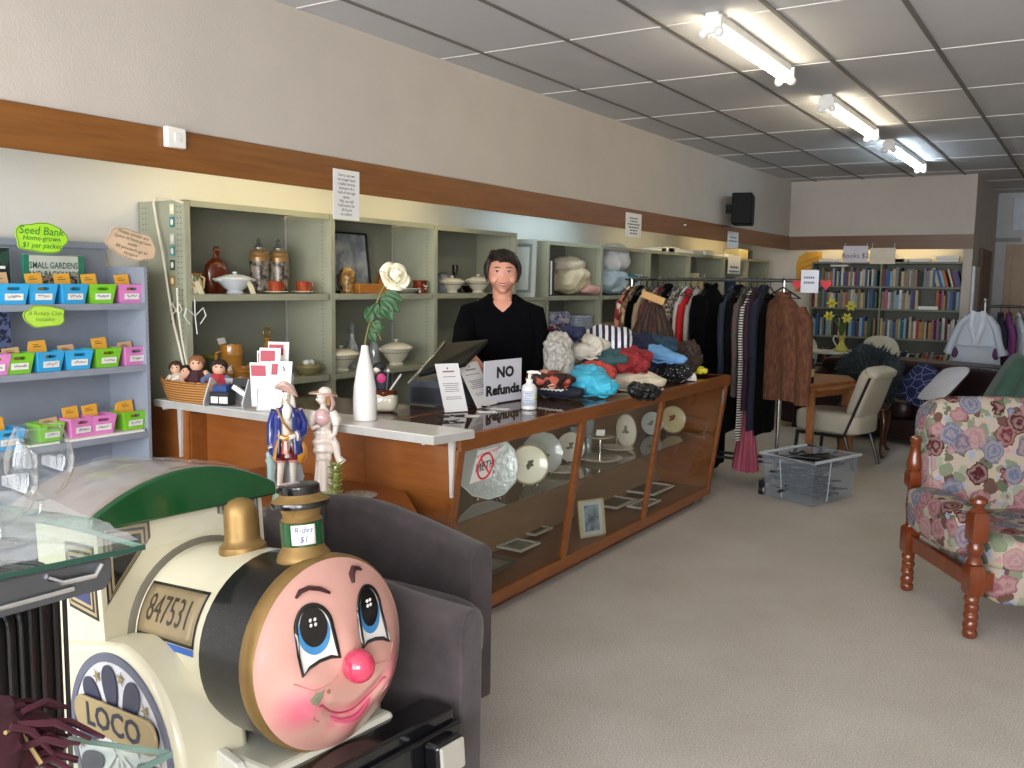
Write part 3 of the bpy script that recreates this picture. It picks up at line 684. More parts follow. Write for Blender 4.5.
mb = MB(); mb.lathe([(.06, 0), (.07, .004), (.12, .028), (.118, .032), (.068, .01), (.001, .008)], n=32); mb.build('dish', mat('#a7aa9c', .25), d, world=False)
c_ = thing('mug', 'squat red-brown mug with white sprig at the end of the shelf', 'mug', (XS-.07, sy(420, XS-.07), z1), PI/2)
mb = MB(); mb.lathe([(.045, 0), (.05, .005), (.046, .07), (.055, .085), (.05, .085), (.042, .01), (.001, .01)], n=4*6); mb.build('bowl', mat('#6d2413', .15, coat=.6), c_, world=False)
mb = MB(); mb.tube([(.05, 0, .07), (.075, 0, .075), (.075, 0, .03), (.048, 0, .02)], .006, 6); mb.build('handle', mat('#3d4a3a', .3), c_, world=False)
mb = MB(); mb.tube([(-.02, -.046, .055), (0, -.049, .04), (.02, -.046, .05)], .004, 6); mb.tube([(-.01, -.048, .03), (.01, -.049, .028)], .003, 6); mb.build('sprig', GC, c_, world=False)
# bay 3 upper
j = thing('glass_jar', 'frosted glass jar at the left of the shelf by the dark bottle', 'jar', (XS-.16, sy(443, XS-.16), z1), PI/2)
mb = MB(); mb.lathe([(.04, 0), (.045, .01), (.045, .09), (.035, .11), (.04, .125), (.036, .125), (.001, .12)], n=20); mb.build('body', mat('#8f979c', .15, coat=.4), j, world=False)
mb = MB(); mb.lathe([(.042, .122), (.044, .135), (.02, .145), (.001, .147)], n=18); mb.build('lid', SILVER, j, world=False)
b = thing('bottle', 'dark wine bottle standing behind the two tureens', 'bottle', (XS-.22, sy(455, XS-.22), z1), PI/2)
mb = MB(); mb.lathe([(.045, 0), (.048, .01), (.048, .07), (.03, .1), (.02, .13), (.019, .185), (.022, .187), (.022, .2), (.001, .2)], n=20); mb.build('body', mat('#1d0f0c', .1, coat=.5), b, world=False)
mb = MB(); mb.lathe([(.0205, .15), (.0215, .15), (.0235, .2), (.001, .203)], n=16); mb.build('capsule', mat('#2b1210', .3), b, world=False)
b2 = thing('serving_boat', 'dark low dish partly hidden between the two tureens', 'dish', (XS-.24, sy(470, XS-.24), z1), PI/2)
mb = MB(); mb.lathe([(.05, 0), (.055, .006), (.09, .05), (.086, .05), (.05, .01), (.001, .01)], n=24, sy=.6); mb.build('bowl', mat('#231a16', .2), b2, world=False)
mb = MB(); mb.tube([(.08, 0, .045), (.12, 0, .06), (.12, 0, .03), (.075, 0, .03)], .006, 6); mb.build('handle', mat('#231a16', .2), b2, world=False)
tureen((XS-.09, sy(452, XS-.09), z1), .11, .085, .12, 'cream round tureen with knobbed lid, further from the person', GC)
tureen((XS-.09, sy(478, XS-.09), z1), .12, .09, .135, 'cream round tureen with knobbed lid, right beside the person', GC)
# lower shelf goods
z2 = S2+.001
def sy2(u, x): return at(u, 366, x=x).y
tureen((XS-.09, sy2(341, XS-.09), z2), .13, .1, .155, 'flower-banded tureen at the left behind the white vase', GC)
tureen((XS-.1, sy2(396, XS-.1), z2), .135, .1, .17, 'flower-banded tureen on the lower shelf right of the white vase', GC)
def decanter(u, x, s, label):
    t = thing('glass_decanter', label, 'decanter', (x, sy2(u, x), z2), PI/2)
    mb = MB(); mb.lathe([(.05*s, 0), (.055*s, .01*s), (.045*s, .07*s), (.05*s, .12*s), (.036*s, .16*s), (.02*s, .2*s), (.018*s, .24*s), (.026*s, .25*s), (.001, .25*s)], n=14); mb.build('body', mat('#a9aeae', .12, .2, coat=.5), t, world=False)
    mb = MB(); mb.lathe([(.012*s, .25*s), (.022*s, .27*s), (.026*s, .3*s), (.001, .33*s)], n=10); mb.build('stopper', mat('#8a8f8f', .12, .2, coat=.5), t, world=False)
decanter(352, XS-.17, .9, 'cut glass decanter behind the left lower tureen'); decanter(374, XS-.2, .8, 'cut glass decanter standing just right of the white vase')
def barrel(u, x, z, r, h, label, handle=True, name='wooden_mug'):
    t = thing(name, label, 'mug', (x, at(u, 358, x=x).y, z), PI/2)
    mb = MB(); mb.lathe([(r*.95, 0), (r, h*.05), (r*.97, h*.2), (r*1.04, h*.24), (r*.98, h*.28), (r*.98, h*.7), (r*1.04, h*.74), (r*.98, h*.78), (r, h), (r*.85, h), (r*.8, h*.9), (.001, h*.9)], n=20); mb.build('body', HONEY, t, world=False)
    if handle: mb = MB(); mb.tube([(-r*.9, 0, h*.85), (-r*1.6, 0, h*.8), (-r*1.6, 0, h*.4), (-r*.9, 0, h*.3)], r*.14, 6); mb.build('handle', HONEY, t, world=False)
    return t
t = barrel(231, XS-.12, z2, .062, .2, 'tall honey wooden jug with a tag on the lower shelf')
mb = MB(); mb.sheet(rect(.05, .03, -.02, .2), .0015, (0, -.03, 0), (1, 0, .1), (0, .5, 1)); mb.build('price_label', WHITE, t, smooth=False, world=False)
barrel(241, XS-.04, z2, .045, .085, 'small honey wooden mug left of the brochure holder', False); barrel(254, XS-.05, z2, .045, .09, 'small honey wooden mug half behind the brochures', False)
q = thing('ornament', 'small brass ornament with a ring top behind the brochures', 'ornament', (XS-.18, at(267, 330, x=XS-.18).y, z2), PI/2)
mb = MB(); mb.lathe([(.05, 0), (.055, .02), (.05, .14), (.02, .17), (.012, .2), (.02, .215), (.001, .23)], n=18); mb.build('body', HONEY, q, world=False)
mb = MB(); mb.tube([(.025*math.cos(a*PI/6), 0, .25+.025*math.sin(a*PI/6)) for a in range(12)], .007, 6, True); mb.build('ring', mat('#9c8148', .3, .6), q, world=False)
y = at(308, 362, x=XS-.08).y
q = thing('trinket_bowl', 'olive pottery bowl with white shells on the lower shelf end', 'bowl', (XS-.08, y, z2), PI/2)
mb = MB(); mb.lathe([(.05, 0), (.07, .02), (.075, .045), (.06, .065), (.055, .06), (.001, .03)], n=22); mb.build('dish', mat('#7d7550', .3), q, world=False)
mb = MB(); mb.ball((-.02, -.01, .07), (.025, .02, .02), 10, 6); mb.ball((.022, -.005, .07), (.022, .02, .018), 10, 6); mb.ball((0, .02, .068), (.02, .02, .018), 10, 6); mb.build('shells', GW, q, world=False)
q = thing('green_box', 'small dull green box against the shelf back behind the dolls', 'box', (XS-.3, at(213, 340, x=XS-.3).y, z2), PI/2)
mb = MB(); mb.box(-.05, .05, -.03, .03, 0, .12); mb.build('carton', mat('#6f7d5d'), q, smooth=False, bevel=.003, world=False)
mb = MB(); mb.box(-.052, .052, -.032, .032, .12, .135); mb.build('lid', mat('#b5ab45'), q, smooth=False, bevel=.003, world=False)
# framed picture in the gap beside the person
a, b = at(513, 251, y=6.36), at(531, 251, y=6.36)
frame(((a.x+b.x)/2+.06, 6.2, 1.43), .3, .46, .25, -.1, mat('#aab0ac', .4), mat('#c7cfcc', .4), 'grey framed picture standing in the gap right of the person', mount=mat('#7f8884', .4), bw=.035)
ct = thing('side_cabinet', 'low green steel cabinet in the gap between shelving runs', 'cabinet', (XS-.18, 6.18, 0))
mb = MB(); mb.box(XS-.35, XS, 5.98, 6.4, 0, 1.41); mb.build('body', M_shelf, ct, smooth=False, bevel=.004)
mb = MB(); mb.box(XS-.355, XS+.01, 5.975, 6.405, 1.41, 1.43); mb.build('top', M_shelf, ct, smooth=False)
# ------------------------------------------------------------------ display counter
ZT = .92
GLASS = glass((.97, .98, .97), .025); TOPGL = glass((.9, .89, .88), .12, .02, 'dark_glass')
ct = thing('display_counter', 'long wooden display counter with slanted glass front panes', 'counter', (-2.4, 4.6, 0))
YA, YB = 3.0, 6.25; XF = -2.16; XFB = -2.285; XBK = -2.68
def slant(z): return XF-.02+(XFB-XF+.02)*(.87-z)/(.87-.1)
for y0, y1, nm in ((YA, YA+.022, 'end_panel'), (YB-.03, YB-.008, 'end_panel')):
    mb = MB(); mb.prism([(XBK, 0), (XFB-.05, 0), (XFB-.05, .05), (XFB, .05), (slant(.87)+.0, .87), (XBK, .87)], 'y', y0, y1); mb.build(nm, M_panel, ct, smooth=False)
mb = MB(); mb.box(XBK, XBK+.015, YA+.022, YB-.03, .05, .87); mb.build('back_panel', wood('#8a6a48', '#9c7a56', (8, 1, 8), .35), ct, smooth=False)
mb = MB(); mb.box(XBK, XFB-.05, YA+.022, YB-.16, 0, .055); mb.build('plinth', M_wooddk, ct, smooth=False)
mb = MB(); mb.box(XBK+.015, XFB-.015, YA+.022, YB-.03, .055, .1); mb.box(XFB-.02, XFB+.012, YA, YB-.008, .052, .115); mb.build('base_rail', M_wood, ct, smooth=False, bevel=.003)
mb = MB(); mb.box(XF-.035, XF, YA, YB, .85, ZT); mb.box(XBK, XBK+.04, YA, YB, .87, ZT); mb.box(XBK+.04, XF-.035, YB-.05, YB, .87, ZT); mb.box(XBK+.04, XF-.035, YA, YA+.04, .87, ZT); mb.build('top_frame', M_wood, ct, smooth=False, bevel=.005)
mb = MB(); mb.box(XBK+.04, XF-.035, YA+.04, YB-.05, ZT-.008, ZT-.001); mb.build('top_glass', TOPGL, ct, smooth=False)
ys = [YA+.02, 4.09, 5.1, YB-.03]
for y in ys:
    mb = MB(); w2 = .024
    mb.prism([(XFB-.012, .1), (XFB+.012, .1), (slant(.86)+.014, .86), (slant(.86)-.012, .86)], 'y', y-w2, y+w2); mb.build('mullion', M_wood, ct, smooth=False, bevel=.003)
for k in range(3):
    mb = MB(); mb.prism([(XFB-.004, .108), (XFB+.001, .108), (slant(.86)+.001, .86), (slant(.86)-.004, .86)], 'y', ys[k]+.02, ys[k+1]-.02); mb.build('glass_pane', GLASS, ct, smooth=False)
mb = MB(); mb.box(XBK+.02, slant(.5)-.05, YA+.03, YB-.04, .5, .508); mb.build('glass_shelf', glass((.8, .86, .83), .1), ct, smooth=False)
# the short leg of the L towards the wall, with its white laminate ledge
M_lam = mat('#d9d6cf', .3, var=.06, scale=14, coat=.3)
cl = thing('counter_return', 'wood panelled short counter running to the wall with dark glossy top', 'counter', (-3.2, 3.3, 0))
mb = MB(); mb.box(-3.74, XBK-.002, YA, YA+.022, 0, .88); mb.box(-4.1, -3.74, 2.905, 2.925, 0, .919); mb.box(-3.745, -3.73, 2.905, YA, 0, .88); mb.build('front_panel', M_panel, cl, smooth=False)
mb = MB(); mb.box(-3.74, XBK-.002, YA, 3.62, .88, ZT); mb.build('top', wood('#3a2417', '#4a2e1c', (2, 8, 8), .12), cl, smooth=False, bevel=.004)
mb = MB(); mb.box(-3.3, XBK-.002, 3.58, 3.6, 0, .88); mb.build('back_panel', M_wooddk, cl, smooth=False)
wl = thing('counter_ledge', 'white laminate ledge on brackets along the short counter front', 'shelf', (-3.0, 2.88, .9))
mb = MB(); mb.prism([(-3.86, 2.794), (-2.12, 2.764), (-2.085, 2.985), (-3.745, 2.998), (-3.745, 2.925), (-3.86, 2.925)], 'z', .921, .957); mb.build('board', [M_lam], wl, smooth=False, bevel=.003)
mb = MB(); mb.prism([(-3.861, 2.7915), (-2.1175, 2.7615), (-2.1185, 2.764), (-3.861, 2.794)], 'z', .924, .954); mb.prism([(-2.12, 2.764), (-2.1175, 2.764), (-2.0825, 2.985), (-2.085, 2.985)], 'z', .924, .954); mb.build('edge_strip', mat('#b9b8b4', .3, .2), wl, smooth=False)
for x, yb_ in ((-2.2, 2.999), (-3.8, 2.904)):
    mb = MB(); mb.prism([(x-.016, .921), (x+.016, .921), (x+.005, .66), (x-.005, .66)], 'y', yb_-.014, yb_); mb.box(x-.006, x+.006, 2.8, yb_, .909, .921); mb.build('bracket', mat('#d4d3d0', .4, .2), wl, smooth=False)
# low console table with the figurines
tb = thing('console_table', 'low brown wooden table with cut corners in front of the counter', 'table', (-2.7, 2.7, 0))
mb = MB(); ZL = .66
mb.prism([(-2.12, 2.68), (-2.43, 2.975), (-3.3, 2.975), (-3.3, 2.43), (-2.36, 2.43)], 'z', ZL-.035, ZL); mb.build('top', wood('#7d451c', '#955625', (1.2, 8, 8), .3), tb, smooth=False, bevel=.006)
mb = MB(); mb.prism([(-2.2, 2.69), (-2.45, 2.93), (-3.25, 2.93), (-3.25, 2.48), (-2.38, 2.48)], 'z', ZL-.13, ZL-.035); mb.build('apron', M_wooddk, tb, smooth=False)
for x, y in ((-2.24, 2.69), (-2.47, 2.9), (-3.22, 2.9), (-3.22, 2.51), (-2.42, 2.51)):
    mb = MB(); mb.box(x-.025, x+.025, y-.025, y+.025, 0, ZL-.035); mb.build('leg', M_wooddk, tb, smooth=False, bevel=.004)

# ------------------------------------------------------------------ inside the display case
def wallplate(u, v, x, r, m, label, rimm=None, depth=.02, wavy=0, motif=None, lean=.18, yaw=-.75, zb=.509):
    """plate standing on edge, facing the customers"""
    p = at(u, v, x=x); t = thing('display_plate', label, 'plate', (p.x, p.y, zb), 0, rot=(PI/2-lean, 0, PI/2+yaw))
    w = (lambda a, z: 1+wavy*math.cos(12*a)) if wavy else None
    R = Vector((0, r, 0))
    mb = MB(); mb.lathe([(r*.55, -.004), (r*.6, -.004), (r, depth*.8), (r*.99, depth), (r*.6, .004), (.001, .003)], c=(0, r, 0), n=36, wob=w); mb.build('dish', m, t, world=False)
    mb = MB(); mb.lathe([(r*.93, depth*.86), (r*1.005, depth*1.03), (r*.99, depth*1.08), (r*.92, depth*.93)], c=(0, r, 0), n=36, wob=w, cap=False); mb.build('rim', rimm or m, t, world=False)
    if motif:
        mb = MB(); g = random.Random(int(u))
        for k in range(7): a = g.uniform(0, 2*PI); q = g.uniform(0, r*.3); mb.ball((q*math.cos(a), r+q*math.sin(a), .006), (r*.15, r*.08, .004), 8, 5, rot=rotz(a))
        mb.build('motif', motif, t, world=False)
    mb = MB()
    for s in (-1, 1): mb.tube([(s*r*.35, r*.05-.005, .03), (s*r*.35, -.006+r*.05, -.05), (s*r*.35, r*.8, -.035)], .004, 5)
    mb.build('stand', CHROME, t, world=False)
    return t
wallplate(488, 470, -2.42, .155, mat('#b5bdba', .15, .1, coat=.5, bump=.6, bscale=34), 'large cut glass plate behind the METH sticker in the display case', wavy=.02, motif=mat('#4d5c48', .3))
wallplate(529.5, 458, -2.36, .102, mat('#ece8d2', .15, coat=.4), 'cream plate with a leaf sprig at the front of the left pane', rimm=mat('#a3946f', .3), motif=mat('#4a5a3a', .4), zb=.535)
wallplate(543, 446, -2.5, .115, mat('#aeb2ab', .15, coat=.4), 'grey octagonal glass plate behind the cream sprig plate', wavy=.025, motif=mat('#6b7a62', .4))
wallplate(627, 431, -2.48, .11, mat('#ece8da', .15, coat=.4), 'white oval plate standing beside the second mullion', rimm=mat('#a99c80', .3), motif=mat('#8a8a70', .4), yaw=-.15)
wallplate(673, 421, -2.46, .1, mat('#c9b98d', .2, coat=.4), 'tan flower plate in the right-hand pane of the case', rimm=mat('#7c5a30', .3), motif=mat('#7a3f28', .4))
wallplate(571, 440, -2.55, .085, mat('#d6d2c2', .2, coat=.4), 'small cream plate half behind the first mullion', motif=mat('#77705c', .4))
wallplate(652, 420, -2.56, .08, mat('#c4c8c4', .2, coat=.4), 'small pale plate at the back near the second mullion', motif=mat('#77705c', .4))
q = at(600, 446, x=-2.42); t = thing('cake_stand', 'two tier white cake stand in the middle pane', 'cake stand', (q.x, q.y, .509))
mb = MB(); mb.lathe([(.06, 0), (.12, .012), (.135, .022), (.13, .024), (.05, .01), (.001, .01)], n=32); mb.build('lower_tier', GC, t, world=False)
mb = MB(); mb.lathe([(.012, .01), (.008, .05), (.012, .09), (.007, .13), (.001, .13)], n=12); mb.build('stem', CHROME, t, world=False)
mb = MB(); mb.lathe([(.03, .13), (.07, .14), (.085, .15), (.08, .152), (.001, .138)], n=28); mb.build('upper_tier', GC, t, world=False)
mb = MB(); mb.sheet(rect(.05, .035, -.025, .15), .002, (0, -.03, 0), (.8, .6, 0), (0, .2, 1)); mb.build('price_card', PAPER, t, smooth=False, world=False)
for k, (u, x, L) in enumerate(((560, -2.44, 'flat white flowered platter lying on the glass shelf left of the cake stand'), (615, -2.5, 'flat white dish lying on the glass shelf right of the cake stand'))):
    q = at(u, 455, x=x); t = thing('platter', L, 'plate', (q.x, q.y, .509))
    mb = MB(); mb.lathe([(.07, 0), (.12, .02), (.117, .023), (.065, .006), (.001, .005)], n=32, sy=.8); mb.build('dish', GC, t, world=False)
    mb = MB(); 
    for a in range(8): mb.ball((.095*math.cos(a*PI/4), .076*math.sin(a*PI/4), .0135), (.012, .008, .003), 8, 5)
    mb.build('motif', mat('#8c6a5c', .4), t, world=False)
for k, (u, x, h, L) in enumerate(((502, -2.6, .2, 'cut glass vase at the back left of the case'), (575, -2.6, .18, 'glass candlestick at the back of the middle pane'), (588, -2.58, .22, 'tall glass vase at the back of the middle pane'), (668, -2.58, .14, 'small glass tumbler vase in the right pane'))):
    q = at(u, 440, x=x); t = thing('glass_vase', L, 'vase', (q.x, q.y, .509))
    mb = MB(); mb.lathe([(.03, 0), (.034, .01), (.022, .03), (.028, h*.5), (.042, h), (.038, h), (.02, .05), (.001, .045)], n=16); mb.build('body', mat('#9fa7a6', .1, .2, coat=.5), t, world=False)
    mb = MB(); mb.lathe([(.04, h), (.045, h+.006), (.038, h+.006)], n=16); mb.build('lip', mat('#c9cfce', .1, .3), t, world=False)
FR = mat('#c9b78a', .35, .3)
def lying(u, v, x, w, d, m, pic, rz, label):
    q = at(u, v, z=.104); t = frame((x, q.y, .118), w, d, rz, 0, m, pic, label, bw=.018, th=.012)
    t.rotation_euler = (-PI/2, 0, rz)
    return t
PG = two('#6f7468', '#9a9f92', 12, .4, .6, .3); PD = mat('#4f4a40', .2)
lying(507, 573, -2.42, .26, .22, mat('#4a4536', .4), PG, PI/2, 'dark framed green picture lying in the near corner of the case')
lying(537, 552, -2.5, .2, .16, mat('#c7c4b4', .3), PG, PI/2, 'cream framed picture lying flat, nearer of two in the left pane')
lying(545, 535, -2.6, .2, .16, mat('#b5b2a2', .3), PD, PI/2, 'small framed picture lying flat at the back of the left pane')
lying(628, 507, -2.5, .3, .24, mat('#c7c4b4', .3), PD, PI/2, 'pale framed picture lying flat right of the standing photo')
lying(670, 494, -2.46, .36, .28, mat('#d8d4c4', .3), PD, PI/2, 'white framed dark picture lying across the second mullion foot')
lying(655, 508, -2.36, .28, .12, mat('#d0ccbc', .3), PG, PI/2, 'narrow white framed picture lying at the front of the right pane')
q = at(592, 545, x=-2.36)
frame((-2.36, q.y, .104), .17, .215, PI/2-.45, -.16, FR, two('#4a5a66', '#8fa0a8', 14, .4, .6, .2), 'gold framed photo standing behind the middle pane', mount=mat('#b9c0bd', .3), bw=.01)
# METH sticker on the glass
mb = MB(); t = thing('no_meth_sticker', 'white METH sticker struck through in red on the left glass pane', 'sign', (slant(.7)+.004, 3.14, .63))
def onp(y, z, e=.003): return V(slant(z)+e, y, z)
a, b, c, d = [at(u, v, x=XF-.045) for u, v in ((473.5, 450), (494, 446), (490.5, 477), (469, 484))]
ST = [(p.y, p.z) for p in (d, c, b, a)]
mb.sheet([(0, 0)], 0) if False else None
A = [mb.v(onp(y, z, .004)) for y, z in ST]; B = [mb.v(onp(y, z, .0025)) for y, z in ST]
mb.f(A); mb.f(B[::-1])
for i in range(4): mb.f([A[i], B[i], B[(i+1) % 4], A[(i+1) % 4]])
mb.build('paper', mat('#e3e2de', .4), t, smooth=False)
cy = (a.y+c.y)/2; cz = (a.z+c.z)/2-.008; W2 = abs(b.y-a.y)
mb = MB(); mb.text('METH', W2*.35, (0, 0, 0), wrap=lambda x, y: onp(cy+x, cz+y+x*.05, .0066)); mb.build('lettering', INK, t, smooth=False)
mb = MB(); mb.text('WE DO NOT WANT', W2*.13, (0, 0, 0), wrap=lambda x, y: onp(cy+.008+x, a.z-.022+y+x*.08, .0055)); mb.build('heading', mat('#c92b33', .5), t, smooth=False)
mb = MB(); R = W2*.36; mb.tube([onp(cy+R*math.cos(k*PI/18), cz+R*math.sin(k*PI/18), .006) for k in range(36)], .0042, 6, True); mb.tube([onp(cy-R*.7, cz+R*.7, .006), onp(cy+R*.7, cz-R*.7, .006)], .0036, 6); mb.build('prohibition_ring', mat('#c4202c', .5), t)
q = at(720, 396, x=XF-.05); mb = MB(); mb.sheet(rect(.03, .09, q.y-.015, q.z-.045), .001, (slant(q.z)+.004, 0, 0), (0, 1, 0)); tag(mb.build('sticker', mat('#8fa6a8', .4), smooth=False), 'small pale blue sticker in the top corner of the right glass pane', 'sticker')

# ------------------------------------------------------------------ on the ledge and counter
ZL2 = .958
def onled(u, v): return at(u, v, z=ZL2)
WICK = two('#7a4a1e', '#b98446', 26, .4, .6, .7, 'Z')
q = at(187, 398, z=ZL2); q = V(-3.63, 2.865, ZL2)
bk = thing('wicker_basket', 'oval brown wicker basket of dolls on the white ledge', 'basket', q)
mb = MB()
mb.lathe([(.16, 0), (.195, .002), (.225, .05), (.236, .088), (.238, .096), (.23, .096), (.215, .05), (.17, .012), (.001, .01)], n=48, sy=.4, wob=lambda a, z: 1+.014*math.sin(24*a+z*200)); mb.build('weave', WICK, bk, world=False)
mb = MB(); 
for k in range(2): mb.tube([(.236*math.cos(a*PI/24), .236*.4*math.sin(a*PI/24), .094+.006*math.sin(a*2+k*PI)) for a in range(48)], .006, 6, True)
mb.build('rim', WICK, bk, world=False)
SKIN = mat('#d9a98c', .5, var=.04)
def doll(dx, dy, z, c1, c2, hair, label, s=1, tilt=0):
    s *= 1.2; t = thing('doll', label, 'doll', (q.x+dx*1.45, q.y+dy, q.z+z), .7, rot=(-.1, tilt, .75))
    mb = MB(); mb.lathe([(.045*s, 0), (.05*s, .02*s), (.03*s, .06*s), (.022*s, .075*s), (.001, .078*s)], n=18, sy=.75, wob=lambda a, z: 1+.06*math.sin(8*a)); mb.build('dress', c1, t, world=False)
    mb = MB(); mb.ball((0, 0, .095*s), (.022*s, .021*s, .024*s)); mb.build('head', SKIN, t, world=False)
    mb = MB(); mb.ball((0, .006*s, .102*s), (.026*s, .024*s, .022*s), fn=lumps(dx*50+3, .003, 60)); mb.build('hair', hair, t, world=False)
    for sg in (-1, 1):
        mb = MB(); mb.tube([(sg*.024*s, 0, .068*s), (sg*.044*s, -.012*s, .05*s), (sg*.04*s, -.03*s, .035*s)], [.011*s, .01*s, .007*s], 8); mb.build('sleeve', c2, t, world=False)
        mb = MB(); mb.ball((sg*.008*s, -.0195*s, .098*s), .003*s, 6, 5); mb.build('eye', INK, t, world=False)
        mb = MB(); mb.ball((sg*.04*s, -.034*s, .032*s), .007*s, 8, 6); mb.build('hand', SKIN, t, world=False)
    mb = MB(); mb.sheet([(-.014*s, 0), (.014*s, 0), (.01*s, .04*s), (-.01*s, .04*s)], .002, (0, -.03*s, .018*s), (1, 0, 0), (0, .25, 1)); mb.build('apron', c2, t, world=False, smooth=False)
doll(-.1, .02, .03, mat('#c8b9a6', .8), mat('#dcd3c4', .8), mat('#3c2417', .8), 'pale dressed doll with dark bonnet at the left of the basket', 1.05, -.2)
doll(-.055, -.02, .03, mat('#b8a090', .8), mat('#e0d7cc', .8), mat('#17110f', .8), 'black-haired doll second from left in the basket', .95, .15)
doll(.0, .0, .035, mat('#3a0f18', .7), mat('#cfa58a', .8), mat('#8a5a3a', .8), 'doll in dark maroon velvet in the middle of the basket', 1.25)
doll(.085, .01, .03, mat('#a8303a', .8), mat('#5a6a88', .8), mat('#2a1a14', .8), 'doll in red with grey-blue apron at the right of the basket', 1.2, .12)
mb = MB(); mb.ball((q.x+.04, q.y+.06, q.z+.105), (.04, .03, .02), fn=lumps(4, .004, 40)); tag(mb.build('knitted_cap', mat('#a8a23a', .9)), 'olive yellow knitted cap behind the dolls in the basket', 'hat')
# acrylic organiser with cards
ACR = film('#cfd3d8', .45, .1, 'acrylic')
c = V(-3.38, 2.88, ZL2); g = thing('desk_organiser', 'sloping clear and white desk organiser with boxes of cards', 'organiser', c, .35)
mb = MB(); mb.prism([(-.1, .0), (.05, 0), (.1, .02), (.1, .03), (-.03, .13), (-.045, .13), (-.11, .02)], 'x', -.1, -.095); mb.build('side', mat('#c9ccd0', .25), g, smooth=False, world=False); mb = MB(); mb.prism([(-.1, .0), (.05, 0), (.1, .02), (.1, .03), (-.03, .13), (-.045, .13), (-.11, .02)], 'x', .095, .1); mb.build('side', mat('#c9ccd0', .25), g, smooth=False, world=False)
mb = MB(); mb.box(-.095, .095, -.09, .08, .0, .006); mb.box(-.095, .095, .045, .05, .006, .12); mb.build('tray', ACR, g, smooth=False, world=False)
mb = MB(); mb.box(-.08, .015, -.085, -.02, .008, .07); bxx = mb.build('card_box', BLACKP, g, smooth=False, bevel=.002, world=False)
mb = MB(); mb.sheet(rect(.042, .03, -.03, .018), .001, (0, -.087, 0), (1, 0, 0)); mb.sheet(rect(.035, .03, -.072, .018), .001, (0, -.087, 0), (1, 0, 0)); mb.build('label', WHITE, bxx, smooth=False, world=False)
mb = MB(); mb.box(-.07, .0, -.075, -.03, .07, .1, rot=rotx(.2)); mb.build('blue_packet', mat('#2f4a86', .4), g, smooth=False, world=False)
mb = MB(); mb.box(.02, .09, -.08, .06, .055, .075, rot=roty(.55) @ rotx(-.25)); mb.build('card_stack', PAPER, g, smooth=False, world=False)
mb = MB(); mb.box(.0, .09, -.02, .045, .08, .12, rot=rotx(-.3)); mb.build('dark_tray', mat('#26272b', .4), g, smooth=False, world=False)
c = V(-3.13, 2.9, ZL2); g = thing('brochure_holder', 'clear brochure holder full of red and white leaflets', 'brochure holder', c, .45)
mb = MB()
for y0, h, in ((-.06, .1), (-.01, .13), (.04, .16)): mb.sheet(rect(.13, h, -.065, 0), .003, (0, y0, 0), (1, 0, 0), V(0, .15, 1))
for x in (-.065, .065): mb.box(x-.0015, x+.0015, -.06, .07, 0, .1)
mb.box(-.065, .065, -.06, .07, 0, .003); mb.build('rack', ACR, g, smooth=False, world=False)
for k, (x, y, z, tl) in enumerate(((-.035, -.0, .075, -.02), (.03, -.052, .02, .03), (-.02, .05, .1, .0), (-.045, .02, .06, -.06), (-.052, -.03, .01, -.1))):
    L = ['white leaflet with a red heading in the left pocket of the brochure holder', 'white leaflet with red logo at the front of the brochure holder', 'red-headed leaflet in the tall back pocket of the brochure holder', 'thin leaflet slanting in the middle pocket of the brochure holder', 'pale leaflet leaning at the left edge of the brochure holder'][k]
    lf = thing('leaflet', L, 'leaflet', (c.x, c.y, c.z), .45, 'leaflets in the brochure holder')
    u = V(tl, .15, 1).normalized(); h = .2
    mb = MB(); mb.sheet(rect(.1, h, x-.05, z+.004), .004, (0, y+.006, 0), (1, 0, 0), u); mb.build('paper', PAPER, lf, smooth=False, world=False)
    mb = MB(); mb.sheet(rect(.07 if k != 1 else .03, .05, x-.045, z+h-.058), .0006, (0, y+.005, 0), (1, 0, 0), u); mb.build('red_heading', mat('#a83a48', .5), lf, smooth=False, world=False)
    if k == 1:
        mb = MB(); mb.tube([(x+.02, y+.017, z+h-.02), (x+.03, y+.015, z+h-.035), (x+.022, y+.013, z+h-.04)], .003, 5)
        for j in range(3): mb.sheet(rect(.05, .006, x-.02, z+.08-j*.018), .0006, (0, y+.005, 0), (1, 0, 0), u)
        mb.build('print', mat('#5a4a52'), lf, smooth=False, world=False)
# white vase and rose
q = V(-2.68, 2.93, ZL2)
q = at(365, 420, z=ZL2); vs = thing('bud_vase', 'tall white tapered bud vase on the ledge holding the rose', 'vase', q)
mb = MB(); mb.lathe([(.045, 0), (.049, .004), (.05, .08), (.047, .14), (.034, .22), (.018, .29), (.0145, .318), (.012, .318), (.012, .25), (.001, .25)], n=36); mb.build('body', mat('#dcd9d6', .25, coat=.3, var=.02), vs, world=False)
qd = (q-V(0, 0, H)).length
def pp(u, v, k=0): return at(u, v, d=(q-V(0, 0, H)).dot(fw)+k)
rs = thing('artificial_rose', 'artificial white rose with green leaves in the bud vase', 'flower', q)
mb = MB(); st = [pp(365, 345), pp(366, 338), pp(369, 325, .01), pp(376, 305, .02), pp(381, 292, .02), pp(386, 284, .01), pp(393, 277)]
mb.tube([q+V(0, 0, .255)]+st, .004, 8); mb.tube([pp(371, 320), pp(376, 328), pp(381, 340)], .0025, 6); mb.build('stem', mat('#6d6a34', .6), rs)
hc = pp(396, 275); cdv = (V(0, 0, H)-hc).normalized(); ax = (cdv*.75+CR*.35-CD*.35).normalized(); T = ax.to_track_quat('Z', 'Y').to_matrix(); PET = mat('#ece6cc', .6, var=.03)
mb = MB(); mb.ball(hc, (.022, .022, .034), 16, 12); mb.build('bud', PET, rs)
